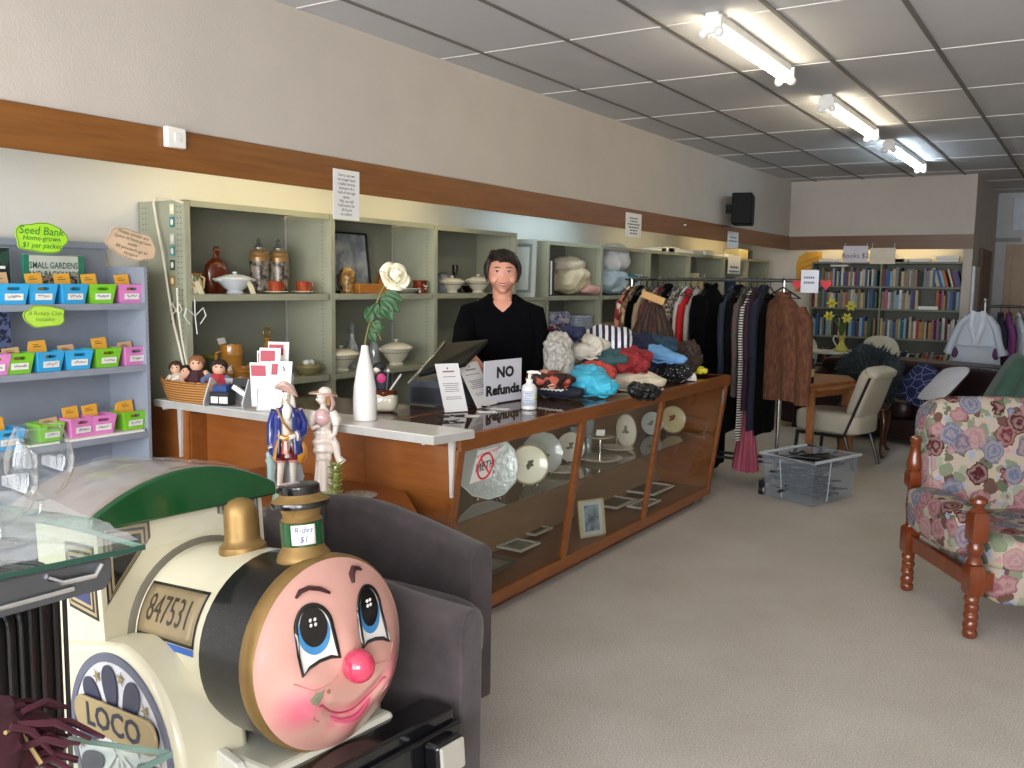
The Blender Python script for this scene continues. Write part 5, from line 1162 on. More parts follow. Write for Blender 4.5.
mb = MB(); mb.box(XS-.275, XS-.03, 6.508, 6.55, SA+.01, SA+.285); mb.build('pages', PAPER, b, smooth=False)
CREAM = mat('#c9bda0', .9, var=.06); WLIN = mat('#d4d6d8', .9, var=.05)
heap('bedding', py(575), SA, (.2, .14, .11), CREAM, 'rumpled cream bedding in the bay right of the person', 31)
heap('bedding', py(571)+.02, SA+.19, (.16, .12, .06), mat('#cfc6b2', .9), 'cream folded quilt on top of the rumpled bedding', 32)
heap('bedding', py(582), SA+.0, (.12, .06, .04), mat('#c99c92', .9), 'dusty pink cloth at the front of the cream bedding', 33, x=XS-.05)
PAT = [many(['#8a94b8', '#c9cbd6', '#5f6b98', '#a7a0b8'], 40), many(['#a03a48', '#d6c8c8', '#5a6496', '#7a2636'], 40), many(['#9fa6c4', '#7c86ac', '#c4c2cc'], 40), many(['#7d3340', '#4d5580', '#b8b0b4'], 40)]
LF = ['red and blue patterned linen at the bottom of the left stack', 'lavender patterned linen lower in the left stack', 'blue checked linen in the middle of the left stack', 'pale blue patterned linen on top of the left stack']
for k in range(4): folded('folded_linen', py(556), SB+.004+k*.1, .36, .26, .1, PAT[(k+1) % 4], LF[k], 40+k)
LF = ['maroon patterned cloth at the bottom of the right stack', 'grey-lilac cloth in the middle of the right stack', 'pale blue-white cloth on top of the right stack']
for k in range(3): folded('folded_linen', py(580), SB+.004+k*.12, .34, .26, .12, [PAT[3], mat('#a9a3ae'), mat('#aab6c8')][k], LF[k], 50+k)
heap('pillow', py(616), SA+.2, (.19, .13, .12), WLIN, 'white pillow on the bedding in the second far bay', 34)
heap('bedding', py(612), SA, (.2, .15, .1), mat('#a9bcc6', .9), 'pale blue bedding under the white pillow', 35)
heap('bedding', py(620)+.05, SA+.1, (.17, .08, .035), mat('#2f6f80', .9), 'teal folded cloth between the pale blue and white bedding', 36, x=XS-.08)
folded('folded_linen', py(633), SA+.003, .22, .24, .2, mat('#bcc0c2', .9), 'white folded sheets right of the pale blue bedding', 56)
heap('bedding', py(615), SB, (.22, .14, .12), mat('#b09c80', .9), 'tan blanket on the lower shelf of the second far bay', 37)
def far_book(x, y, z, w, d, h, col, label, group, lean=0, name='book', alongx=False):
    """small upright book: cover wrapped round pages"""
    mb = MB()
    if alongx: mb.box(-w/2, w/2, 0, d, 0, h); mb.mi = 1; mb.box(-w/2+.002, w/2-.002, .004, d+.001, .003, h+.001)
    else: mb.box(-d, 0, -w/2, w/2, 0, h); mb.mi = 1; mb.box(-d-.001, -.004, -w/2+.002, w/2-.002, .003, h+.001)
    o = mb.build(name, [mat(col, .55, var=.1, scale=25), PAPER], smooth=False)
    off = o.location.copy(); o.rotation_euler = (0, lean, 0) if alongx else (-lean, 0, 0)
    o.location = V(x, y, z)+(o.rotation_euler.to_matrix() @ off)
    if lean: o.location.z += abs(math.sin(lean))*w/2
    return tag(o, label, 'book', group)
def row3(y0, cols, z, bn, ww):
    y = y0
    for k, c in enumerate(cols):
        h = rnd.uniform(.16, .24); w_ = rnd.uniform(*ww)
        far_book(XS-.03, y+w_/2, z, w_, .13, h, c[1], f'{c[0]} book, {["leftmost","second from left","third from left","fourth from left","fifth from left","sixth from left","seventh from left"][k]} on the {bn}', 'books in the far shelving bays'); y += w_+.003
row3(py(689), [('cream', '#cbbf9a'), ('buff', '#b8a37c'), ('pale yellow', '#d6cc9c'), ('tan', '#a98c62'), ('red-brown', '#8a4630'), ('grey', '#8d8f90')], SA, 'upper shelf behind the clothes rail', (.03, .06))
row3(py(727.5), [('navy', '#2a3a5e'), ('white', '#d2d2cc'), ('pale blue', '#9db3c6'), ('cream', '#cfc4a4'), ('brick red', '#9a4a38'), ('ivory', '#ddd8c6')], SA, 'upper shelf behind the lower notice', (.03, .06))
TOPS = [('grey', '#9a9ba0', 652, .3), ('white', '#cfd0d2', 660, .34), ('dark brown', '#4a342a', 666, .3), ('teal', '#2f7f88', 690, .26), ('slate blue', '#66789a', 678, .36), ('brown', '#8a5a34', 701, .16), ('cream', '#cfc4a6', 711, .3), ('pale grey', '#b5b8ba', 722, .34)]
for k, (n_, c, u, L) in enumerate(TOPS):
    y = py(u, XS-.1); o = flat_book(y-L/2, y+L/2, XS-.25, XS-.02, 1.886+.001, 1.886+.03+.012*(k % 3), mat(c, .7), f'{n_} flat {"folder" if k % 2 else "book"} on top of the far shelving, {"nearest the camera" if k == 0 else "after the " + TOPS[k-1][0] + " one"}')
o = thing('paint_tin_stack', 'pale boxes beside a dark one on top of the last shelving bay', 'box', (XS-.15, 11.8, 1.886))
mb = MB(); mb.box(XS-.25, XS-.05, 11.2, 11.55, 1.887, 2.0); mb.build('carton', mat('#cfc39a'), o, smooth=False, bevel=.004)
mb = MB(); mb.box(XS-.2, XS-.05, 11.6, 11.72, 1.887, 2.0); mb.build('dark_tin', BLACKP, o, smooth=False, bevel=.004)

# ------------------------------------------------------------------ clothes rail
RYY = 7.0; RZ = 1.592; RX0, RX1 = -3.36, -1.7
rl = thing('clothes_rail', 'long metal clothes rail on castors behind the counter end', 'clothes rail', (-2.6, RYY, 0))
mb = MB(); mb.tube([(RX0, RYY, RZ), (RX1, RYY, RZ)], .014, 12); mb.build('top_bar', mat('#6b6a68', .3, .8), rl)
for x in (-3.3, -2.03):
    mb = MB(); mb.tube([(x, RYY, .1), (x, RYY, RZ)], .014, 12); mb.build('upright', CHROME, rl)
    mb = MB(); mb.box(x-.02, x+.02, RYY-.36, RYY+.36, .075, .11); mb.build('foot', BLACKP, rl, smooth=False, bevel=.005)
    for s in (-1, 1):
        mb = MB(); mb.cyl((x-.016, RYY+s*.34, .038), (x+.016, RYY+s*.34, .038), .036, n=18); w_ = mb.build('castor', BLACKP, rl)
        mb = MB(); mb.cyl((x+.016, RYY+s*.34, .038), (x+.02, RYY+s*.34, .038), .022, n=14); mb.build('hub', mat('#c9c9c9', .4), w_)
        mb = MB(); mb.box(x-.02, x+.02, RYY+s*.34-.015, RYY+s*.34+.015, .06, .078); mb.build('fork', BLACKP, rl, smooth=False)
mb = MB(); mb.tube([(-3.3, RYY-.1, .2), (-2.03, RYY-.1, .2)], .012, 10); mb.tube([(-3.3, RYY+.1, .2), (-2.03, RYY+.1, .2)], .012, 10); mb.build('lower_bar', mat('#3a3330', .4, .4), rl)
def hanger_mb(mb, w=.2):
    mb.tube([(0, 0, -.05), (0, 0, -.03), (.0, .015, -.015), (0, .02, .005), (0, .0, .0185), (0, -.018, .008)], .003, 6)
    mb.tube([(0, -w, -.13), (0, -w*.5, -.09), (0, 0, -.05), (0, w*.5, -.09), (0, w, -.13)], .0055, 6)
    mb.tube([(0, -w, -.13), (0, w, -.13)], .004, 6)
HG = MB(); hanger_mb(HG); hanger0 = HG.build('coat_hanger', BLACKP); first_h = [True]
HOFF = hanger0.location.copy()
def garment(x, top, bot, W, T, m, label, name='garment', rz=0, sleeves=.5, flare=1.05, seed=1, collar=None, m2=None, bulk=1.0, y=RYY, z=RZ, hang=True, cat='clothes', grp='clothes on the long rail', slw=1.0):
    t = thing(name, label, cat, (x, y, z), rz, grp)
    L = z-bot; s0 = z-top+.0
    def body(u, v):
        a = 2*PI*u; zz = -s0-(L-s0)*v
        sh = min(1, v*L/.16)**.6
        w_ = (.055+(W-.055)*sh)*(1+(flare-1)*v); th = T*(.45+.55*min(1, v*5))*bulk
        fold = 1+.16*math.sin(a*7+seed*2+v*1.5)*min(1, v*1.6)
        sg = lambda q, e: math.copysign(abs(q)**e, q)
        return V(th*sg(math.sin(a), .8)*fold, w_*sg(math.cos(a), .7)*(1+.03*math.sin(v*9+seed)), zz+.008*math.sin(a*3+seed)*(v > .95))
    mb = MB(); mb.grid(body, 44, 26, cu=True, capv=True); mb.build('body', m, t, world=False)
    if sleeves:
        for s in (-1, 1):
            SL = min(.6, L*.75)*sleeves*1.35
            pts = [V(0, s*(W-.03), -s0-.1), V(.012, s*(W+.03), -s0-.2), V(.014, s*(W+.045), -s0-.1-SL*.55), V(.02, s*(W+.035), -s0-.1-SL)]
            mb = MB(); mb.tube(pts, [T*.8*slw, T*.85*slw, T*.75*slw, T*.7*slw], 14, flat=1.25); mb.build('sleeve', m2 or m, t, world=False)
    mb = MB(); mb.tube([(T*.5*math.cos(k*PI/6), .06*math.sin(k*PI/6), -s0+.008+.012*math.cos(k*PI/3)) for k in range(12)], .013, 7, True, flat=1.6); mb.build('collar', collar or m, t, world=False)
    if hang:
        h = hanger0 if first_h[0] else hanger0.copy()
        if not first_h[0]: COL.objects.link(h)
        first_h[0] = False
        h.rotation_euler = (0, 0, rz); h.location = V(x, y, z)+rotz(rz) @ HOFF
        tag(h, 'black plastic hanger carrying the '+label.split(' on ')[0].split(' in ')[0].split(' at ')[0].split(' hanging')[0].split(' between')[0], 'hanger', 'hangers on the rails')
    return t
def gx(u): return at(u, 290, y=RYY).x
BLK = mat('#050507', 1, var=.2, spec=.1); BLK2 = mat('#090a0e', 1, var=.2, spec=.1); NAVY = mat('#101526', .9)
SNAKE = two('#2b2725', '#a89f94', 48, .42, .56, .8); PLUM = mat('#2e1226', .9)
garment(gx(629), 1.5, .8, .2, .03, many(['#a02a34', '#d8c9b0', '#7a1e28', '#c9846a'], 26), 'red and cream patterned blouse at the far left of the rail', seed=1)
garment(gx(634), 1.49, .72, .2, .028, many(['#b89a72', '#8a6a48', '#d2bd98', '#6a5138'], 20), 'tan flowered dress second along on the rail', seed=2)
garment(gx(640.5), 1.5, .76, .21, .032, BLK, 'plain black jacket near the left end of the rail', seed=3)
garment(gx(646), 1.48, .85, .2, .03, mat('#a8947a', .9), 'beige cardigan next to the plain black jacket', seed=4)
garment(gx(652), 1.47, .9, .2, .03, mat('#6a3f3a', .9), 'dusky brown top between the beige cardigan and the pink one', seed=5)
garment(gx(657.5), 1.48, .9, .2, .03, mat('#b98f88', .9), 'dusty pink blouse in the left half of the rail', seed=6)
garment(gx(663), 1.5, .85, .2, .028, mat('#7d1a20', .9), 'dark red top beside the dusty pink blouse', seed=7)
garment(gx(668.5), 1.52, .7, .22, .036, BLK2, 'black coat between the dark red top and the snake print one', seed=8)
garment(gx(677), 1.49, .75, .22, .05, SNAKE, 'grey snake print coat in the middle of the rail', seed=9, bulk=1.1)
garment(gx(685.5), 1.5, .8, .2, .022, mat('#c9c4bd', .9), 'white blouse edge just left of the bright red jacket', seed=10)
garment(gx(690.5), 1.48, .82, .21, .034, mat('#b5121e', .8), 'bright red jacket on the middle of the rail', seed=11)
garment(gx(697), 1.48, .78, .2, .028, mat('#a8a49c', .9), 'pale grey cardigan right of the bright red jacket', seed=12)
garment(gx(711), 1.53, .1, .25, .085, BLK, 'long bulky black coat reaching almost to the floor', seed=13, bulk=1.15, flare=1.15)
garment(gx(732), 1.5, .5, .22, .035, mat('#1d2433', .9), 'dark slate blue dress hanging right of the long black coat', seed=14)
garment(gx(739), 1.52, .42, .22, .036, BLK2, 'black knit coat between the slate dress and the grey jacket', seed=15)
garment(gx(745), 1.5, .7, .21, .03, two('#4a4441', '#7a2a30', 30, .6, .66), 'grey-brown jacket with red flecks on the right group', seed=16)
garment(gx(751), 1.48, .36, .2, .026, two('#141418', '#cfcabf', 16, .45, .55, .85, 'Z'), 'cream and black ribbed knit dress on the right group', seed=17)
garment(gx(757), 1.5, .6, .21, .034, PLUM, 'dark plum jacket on the right group of the rail', seed=18)
garment(gx(764), 1.52, .45, .23, .04, NAVY, 'navy black coat touching the brown fur coat', seed=19)
garment(gx(770), 1.45, .42, .2, .036, BLK, 'black pleated skirt suit behind the brown fur coat', seed=20, sleeves=0)
t = thing('skirt', 'coral pink pleated skirt showing low below the black coats', 'clothes', (gx(757), RYY-.1, 1.0), .5, 'clothes on the long rail')
mb = MB(); mb.grid(lambda u, v: V((.035+.055*v)*math.cos(2*PI*u)*(1+.18*math.sin(2*PI*u*14)*v), (.1+.06*v)*math.sin(2*PI*u)*(1+.1*math.sin(2*PI*u*14)*v), -.4-.47*v), 84, 14, cu=True, capv=True); mb.build('pleats', mat('#96475a', .85), t, world=False)
mb = MB(); mb.tube([(0, 0, -.4), (0, 0, .35)], .016, 8); mb.build('hanging_loop', BLK, t, world=False)
t = thing('scarf', 'small yellow scarf end hanging beside the pink skirt', 'clothes', (gx(752), RYY+.0, .9), .3, 'clothes on the long rail')
mb = MB(); mb.tube([(0, 0, -.28), (0, 0, -.33), (.01, 0, -.4), (0, 0, -.46)], [.006, .008, .025, .02], 8, flat=.5); mb.build('cloth', mat('#8f8a24', .8), t, world=False)
mb = MB(); mb.tube([(0, 0, -.46), (0, 0, -.49)], [.018, .02], 8, flat=.4); mb.build('fringe', mat('#8f8a24', .8), t, world=False)
FUR = two('#45281a', '#6e442c', 22, .3, .7, .9, 'noise', (2, 2, .7), .6)
f = garment(gx(787), 1.47, .7, .21, .085, FUR, 'brown fur coat at the right end of the rail', 'fur_coat', rz=.95, sleeves=.85, seed=21, bulk=1.1, slw=.8, y=RYY-.1, z=RZ)
t = thing('lamp_shade_bag', 'dark brown ribbed cone bag hanging in front of the rail', 'bag', at(653, 322, x=-2.72), .3)
c = t.location; mb = MB(); mb.lathe([(.13, -.13), (.15, -.11), (.14, -.06), (.085, .06), (.06, .13), (.05, .14)], n=72, wob=lambda a, z: 1+.05*math.sin(a*18)); mb.build('ribbed_body', two('#1d100c', '#4a2e24', 60, .4, .6, .6, 'noise', (1, 1, .2)), t, world=False)
mb = MB(); mb.tube([(-.05, 0, .13), (-.05, 0, .3), (0, .1, RZ-c.z-.0)], .008, 8); mb.build('strap', mat('#2a1812'), t, world=False)
mb = MB(); mb.box(-.085, .085, -.05, .05, .15, .2, rot=roty(.35)); mb.build('tan_card', mat('#c9a066', .7), t, smooth=False, world=False)
# sign and hearts on the rail end
a, b = at(802, 270, y=6.98), at(818.5, 293, y=6.98)
t = thing('rail_sign', 'white card sign fixed above the right end of the clothes rail', 'sign', ((a.x+b.x)/2, 6.97, b.z))
mb = MB(); mb.sheet(rect(b.x-a.x, a.z-b.z, a.x, b.z), .004, (0, 6.965, 0), (1, 0, 0)); mb.build('card', mat('#cdd2da', .5), t, smooth=False, bevel=.001)
mb = MB(); g = random.Random(3)
for zz in (.62, .4):
    for k in range(5): mb.sheet(rect(.012, .016, a.x+.022+k*.016, b.z+(a.z-b.z)*zz), .0004, (0, 6.963, 0), (1, 0, 0))
mb.build('lettering', mat('#5a6a86'), t, smooth=False)
for u, L in ((798, 'red heart ornament on the rail left of the white card sign'), (826.5, 'red heart ornament at the very end of the rail')):
    p = at(u, 284.5, y=6.98); t = thing('heart_ornament', L, 'ornament', p)
    mb = MB(); mb.prism([(.04*(16*math.sin(k*PI/20)**3)/16, .034*(13*math.cos(k*PI/20)-5*math.cos(2*k*PI/20)-2*math.cos(3*k*PI/20)-math.cos(4*k*PI/20))/13) for k in range(40)], 'y', -.014, .014); mb.build('heart', mat('#b8121a', .5), t, bevel=.008, world=False)
    mb = MB(); mb.tube([(0, 0, .02), (0, .02, RZ+.0-p.z)], .003, 6); mb.build('loop', WHITE, t, world=False)
# ------------------------------------------------------------------ plastic bin of hangers
A, B, C = V(-2.005, 6.615, 0), V(-1.6, 6.44, 0), V(-1.43, 6.96, 0); D = A+C-B; ctr = (A+C)/2
bn = thing('storage_tub', 'clear plastic storage tub of black hangers on the carpet', 'storage tub', ctr)
PLA = film('#a3adb8', .2, .12, 'clear_tub')
def lvl(k, z): return [ctr+(p-ctr)*k+V(0, 0, z) for p in (A, B, C, D)]
mb = MB(); R0, R1 = lvl(.93, .006), lvl(1.06, .325)
a_ = [mb.v(p) for p in R0]; b_ = [mb.v(p) for p in R1]; mb.f(a_)
for i in range(4): mb.f([a_[i], a_[(i+1) % 4], b_[(i+1) % 4], b_[i]])
mb.build('tub', PLA, bn, smooth=False, solid=.004, bevel=.03, bseg=3)
mb = MB(); R1 = lvl(1.08, .325); mb.tube(R1, .017, 8, True, flat=.7); mb.build('rim', film('#cfd6dc', .75, .15), bn)
mb = MB()
for k in (.36,):
    for P, Q in ((A, B), (B, C)):
        e = P.lerp(Q, k); e = ctr+(e-ctr)*1.0; mb.tube([ctr+(e-ctr)*.945+V(0, 0, .02), ctr+(e-ctr)*1.065+V(0, 0, .31)], .004, 6)
mb.build('rib', film('#cfd6dc', .6, .15), bn)
for k in range(40):
    t_ = thing('loose_hanger', f'black plastic hanger jumbled in the clear tub on the carpet', 'hanger', ctr+V(rnd.uniform(-.1, .1), rnd.uniform(-.12, .12), .02+.0078*k), 0, 'loose hangers in the tub', rot=(PI/2+rnd.uniform(-.25, .25), rnd.uniform(-.1, .1), rnd.uniform(0, 6)))
    mb = MB(); mb.M = rotz(PI/2).to_4x4() @ Matrix.Translation((0, 0, .08)); mb.tube([(0, 0, -.05), (0, 0, -.03), (.0, .015, -.015), (0, .02, .005), (0, .0, .0185), (0, -.018, .008)], .003, 6); mb.build('hook', CHROME if k % 5 == 0 else BLACKP, t_, world=False)
    mb = MB(); mb.M = rotz(PI/2).to_4x4() @ Matrix.Translation((0, 0, .08)); w = .19; mb.tube([(0, -w, -.13), (0, -w*.5, -.09), (0, 0, -.05), (0, w*.5, -.09), (0, w, -.13)], .0075, 6); mb.tube([(0, -w, -.13), (0, w, -.13)], .006, 6); mb.build('shoulder_bar', BLACKP, t_, world=False)

# ------------------------------------------------------------------ wooden table, cream chair, little cabriole table
P4 = [V(-1.98, 7.66, 0), V(-1.76, 8.35, 0), V(-1.9, 8.74, 0), V(-2.25, 8.74, 0)]; c4 = sum(P4, V(0, 0, 0))/4
tb = thing('dining_table', 'small honey wood table with a leaf behind the plastic tub', 'table', c4)
M_tab = wood('#8a5228', '#a56a38', (8, 1.5, 8), .3)
mb = MB(); mb.prism([(p.x, p.y) for p in P4], 'z', .705, .74); mb.build('top', M_tab, tb, smooth=False, bevel=.005)
mb = MB(); q = [c4+(p-c4)*.84 for p in P4]; mb.prism([(p.x, p.y) for p in q], 'z', .62, .705); mb.build('apron', M_tab, tb, smooth=False)
mb = MB(); e0, e1 = P4[0].lerp(P4[1], .02), P4[0].lerp(P4[1], 1); o_ = V(.09, -.03, 0); mb.prism([(p.x, p.y) for p in (e0+o_*.1, e0+o_, e1+o_, e1+o_*.1)], 'z', .69, .712); mb.build('drop_leaf', M_tab, tb, smooth=False, bevel=.004)
for k, p in enumerate(q):
    p = c4+(P4[k]-c4)*.86; mb = MB(); mb.prism([(p.x-.028, p.y-.028), (p.x+.028, p.y-.028), (p.x+.028, p.y+.028), (p.x-.028, p.y+.028)], 'z', 0, .705); mb.build('leg', M_tab, tb, smooth=False, bevel=.005)
p = at(811.5, 385, z=.742); p = V(-2.02, 7.83, .741); j = thing('coffee_jar', 'tall brown glass jar with a pale label on the wooden table', 'jar', p)
mb = MB(); mb.lathe([(.032, 0), (.036, .006), (.036, .15), (.03, .17), (.03, .175), (.001, .175)], n=18); mb.build('body', mat('#2b1710', .15, coat=.5), j, world=False)
mb = MB(); mb.lathe([(.033, .175), (.034, .205), (.001, .206)], n=18); mb.build('lid', mat('#1b1512', .4), j, world=False)
mb = MB(); mb.lathe([(.0365, .055), (.0368, .12)], n=24); mb.build('label', mat('#a8a06a', .6), j, world=False)
VIN = mat('#b9b3a2', .45, var=.05)
near = V(-1.63, 7.97, 0); fdir = V(-.97, .24, 0); wdir = V(.24, .97, 0); rzc = math.atan2(wdir.y, wdir.x)
ch = thing('lounge_chair', 'cream vinyl chair with dark steel frame pulled up to the wooden table', 'chair', near+fdir*.3+wdir*.23, rzc)
# local: x along the width (away from the camera), y towards the table
def CL(x, y, z): return V(x, y, z)
mb = MB(); mb.ball((0, .02, .385), (.225, .3, .1), 28, 16, .32); mb.build('seat', VIN, ch, world=False)
mb = MB(); mb.ball((0, -.27, .65), (.215, .07, .225), 28, 16, .35, rot=rotx(.32)); mb.ball((0, -.355, .835), (.215, .07, .04), 24, 12, .5, rot=rotx(.32)); mb.build('backrest', VIN, ch, world=False)
for s in (-1, 1):
    x = s*.232
    mb = MB(); mb.tube([(x, -.37, .8), (x, -.2, .36), (x, -.17, .28)], .026, 8, flat=.3); mb.build('back_strap', mat('#2c2624', .5), ch, world=False)
    mb = MB(); mb.tube([(x, -.18, .28), (x, -.235, .12), (x, -.27, .005)], .016, 8); mb.build('leg', BLACKP, ch, world=False)
    mb = MB(); mb.tube([(x, .26, .28), (x, .28, .005)], .016, 8); mb.build('leg', BLACKP, ch, world=False)
    mb = MB(); mb.tube([(x, -.18, .28), (x, .27, .28)], .015, 8); mb.build('side_rail', BLACKP, ch, world=False)
st = thing('cabriole_table', 'small dark wooden table with curved legs in front of the sofa', 'table', (-1.8, 8.98, 0), .1)
M_cab = wood('#3f2012', '#55301a', (6, 6, 2), .3)
mb = MB(); mb.prism(rrect(-.22, .22, -.26, .26, .04), 'z', .43, .455); mb.build('top', M_cab, st, smooth=False, bevel=.006, world=False)
mb = MB(); mb.box(-.18, .18, -.22, .22, .36, .43); mb.build('apron', M_cab, st, smooth=False, world=False)
for sx in (-1, 1):
    for s in (-1, 1):
        d = V(sx, s, 0)*.707; b0 = V(sx*.18, s*.22, 0)
        mb = MB(); mb.tube([b0+V(0, 0, .43), b0+d*.02+V(0, 0, .36), b0+d*.03+V(0, 0, .28), b0+d*.008+V(0, 0, .14), b0-d*.004+V(0, 0, .06), b0+d*.02+V(0, 0, .02), b0+d*.04+V(0, 0, .003)], [.024, .03, .026, .017, .013, .017, .02], 10); mb.build('leg', M_cab, st, world=False)
t = thing('price_tag', 'small white price tag on the curved table leg', 'price tag', at(876, 415, y=8.72)); c = t.location
mb = MB(); mb.sheet(rect(.03, .02, -.015, 0), .001, (0, 0, 0), (1, 0, 0)); mb.build('card', WHITE, t, smooth=False, world=False); mb = MB(); mb.tube([(0, 0, .02), (.01, .03, .04)], .0012, 5); mb.build('string', WHITE, t, world=False)
# ------------------------------------------------------------------ leather sofa and cushions
LEA = mat('#2a1a1c', .34, var=.15, bump=.25, bscale=90)
so = thing('leather_sofa', 'dark maroon leather sofa with rolled arms facing the shop', 'sofa', (-1.445, 10.0, 0), -.4)
mb = MB(); mb.ball((-.22, .3, .465), (1.17, .15, .345), 40, 20, .3, rot=rotx(.1)); mb.build('backrest', LEA, so, world=False)
mb = MB(); mb.box(-1.34, .9, -.4, .4, .05, .26); mb.build('base', LEA, so, bevel=.03, world=False)
for k in (-1, 0, 1):
    mb = MB(); mb.ball((k*.68-.22, -.1, .35), (.335, .34, .095), 28, 16, .35); mb.build('seat_cushion', LEA, so, world=False)
for s, ox in ((-1, -.44), (1, 0)):
    mb = MB(); mb.M = Matrix.Translation((ox, 0, 0)); mb.tube([(s*.9, -.44, .5), (s*.9, -.1, .52), (s*.9, .3, .53)], [.125, .125, .12], 22); mb.box(s*.9-.09, s*.9+.09, -.42, .36, .05, .5); mb.build('arm', LEA, so, world=False, bevel=.015)
    mb = MB(); mb.M = Matrix.Translation((ox, 0, 0)); mb.cyl((s*.9, -.447, .5), (s*.9, -.44, .5), .085, n=24); mb.build('arm_front', mat('#241416', .5), so, world=False)
    for y in (-.36, .34): mb = MB(); mb.M = Matrix.Translation((ox, 0, 0)); mb.cyl((s*.84, y, 0), (s*.84, y, .06), .03); mb.build('foot', BLACKP, so, world=False)
def cushion(name, c, w, th, rot, m, label, seed, m2=None, amp=.008):
    t = thing(name, label, 'cushion', c, 0, rot=rot); f = lumps(seed, amp, 7)
    def pil(p):
        k = 1-.16*(1-min(1, (abs(p.x)/w)**2))*(abs(p.z)/w)**2-.0
        return f(V(p.x, p.y*(1-.75*max(abs(p.x), abs(p.z))**2/w**2), p.z))
    mb = MB(); mb.ball((0, 0, 0), (w, th, w), 40, 26, .45, fn=pil)
    mb.build('cover', m, t, world=False)
    if m2:
        mb = MB(); mb.tube([V(w*math.copysign(abs(math.cos(a*PI/20))**.45, math.cos(a*PI/20)), 0, w*math.copysign(abs(math.sin(a*PI/20))**.45, math.sin(a*PI/20))) for a in range(40)], .008, 6, True); mb.build('piping', m2, t, world=False)
    return t
FLUF = mat('#3a4246', 1.0, var=.25, scale=40, spec=.1)
p = at(868, 378, y=9.66)
fc = cushion('fluffy_cushion', p, .29, .13, (-.35, .3, -.4), FLUF, 'shaggy dark grey-green cushion on the leather sofa', 61, amp=.03)
mb = MB(); g = random.Random(5)
for k in range(1500):
    th, ph = g.uniform(0, 2*PI), math.asin(g.uniform(-1, 1)); n_ = V(math.cos(ph)*math.cos(th), math.cos(ph)*math.sin(th), math.sin(ph))
    b0 = V(n_.x*.29, n_.y*.12, n_.z*.27); e = b0+n_*g.uniform(.05, .1)+V(g.uniform(-.03, .03), g.uniform(-.03, .03), g.uniform(-.05, .03))
    mb.tube([b0, b0.lerp(e, .6)+V(0, 0, .01), e], [.008, .006, .001], 4, cap=False)
o = mb.build('shaggy_pile', FLUF, fc, world=False); o['kind'] = 'stuff'
def lattice():
    m, nt, b = _new('lattice'); vec = _coord(nt, (1, .2, 1)); v = nt.nodes.new('ShaderNodeTexVoronoi'); v.feature = 'DISTANCE_TO_EDGE'; v.inputs['Scale'].default_value = 11
    nt.links.new(vec, v.inputs['Vector']); nt.links.new(_ramp(nt, v.outputs['Distance'], [(.018, '#7c86b0'), (.03, '#121846')]), b.inputs['Base Color']); b.inputs['Roughness'].default_value = .8; return m
p = at(923, 386, y=9.58); cushion('navy_cushion', p, .19, .07, (-.4, .5, -.4), lattice(), 'navy blue cushion with white line pattern on the sofa', 62, mat('#141c4c'))
ux = V(.8, -.15, .55).normalized(); nz = V(-.45, -.42, .78); nz = (nz-ux*nz.dot(ux)).normalized(); uz = nz.cross(ux)
ex, ez = (ux+uz).normalized(), (uz-ux).normalized(); ey = ez.cross(ex)
p = at(944, 384, y=9.36); cushion('white_cushion', p, .22, .06, Matrix((ex, ey, ez)).transposed().to_euler(), two('#b3b4bc', '#d2d2d6', 22, .35, .5, .85, 'X', (1, 1, .2)), 'white cushion with grey script tilted against the sofa arm', 63, mat('#2a2526'))
# ------------------------------------------------------------------ green recliner, right rear
GRN = mat('#38584b', .85, var=.12, sheen=.15)
gc = thing('green_armchair', 'sage green velvet armchair behind the floral chair', 'armchair', (-.8, 8.62, 0), -1.4)
mb = MB(); mb.ball((0, .0, .3), (.33, .33, .13), 28, 16, .4); mb.build('seat', GRN, gc, world=False)
mb = MB(); mb.ball((0, .3, .72), (.33, .09, .4), 28, 18, .4, rot=rotx(-.5)); mb.build('backrest', GRN, gc, world=False)
mb = MB(); mb.ball((0, .16, .7), (.27, .09, .34), 28, 18, .5, rot=rotx(-.45)); mb.build('back_cushion', GRN, gc, world=False)
for s in (-1, 1):
    mb = MB(); mb.ball((s*.34, .05, .33), (.07, .36, .2), 24, 16, .4); mb.build('arm', GRN, gc, world=False)
    for y in (-.25, .3): mb = MB(); mb.cyl((s*.28, y, 0), (s*.28, y, .18), .02); mb.build('leg', DKMETAL, gc, world=False)
# ------------------------------------------------------------------ robe rack at the right rear
rr = thing('robe_rail', 'second clothes rail with a bright metal pole behind the sofa', 'clothes rail', (-.5, 10.95, 0))
for x in (-1.03, .1):
    mb = MB(); mb.tube([(x, 10.95, .08), (x, 10.95, 1.42)], .017, 12); mb.build('upright', mat('#8f9294', .3, .8), rr)
    mb = MB(); mb.box(x-.02, x+.02, 10.68, 11.22, .05, .09); mb.build('foot', BLACKP, rr, smooth=False)
    mb = MB(); mb.ball((x, 10.95, 1.43), .026); mb.build('finial', mat('#8f9294', .3, .8), rr)
    for s in (-1, 1): mb = MB(); mb.cyl((x-.012, 10.95+s*.24, .03), (x+.012, 10.95+s*.24, .03), .03); mb.build('castor', BLACKP, rr)
mb = MB(); mb.tube([(-1.03, 10.95, 1.37), (.1, 10.95, 1.37)], .014, 10); mb.build('top_bar', mat('#3a3838', .3, .7), rr)
WROBE = mat('#b9c2cc', .8, var=.04)
rb = thing('robe', 'white robe with purple print at the left end of the rear rail', 'robe', (-1.07, 10.78, 1.36), -.1, 'clothes on the rear rail')
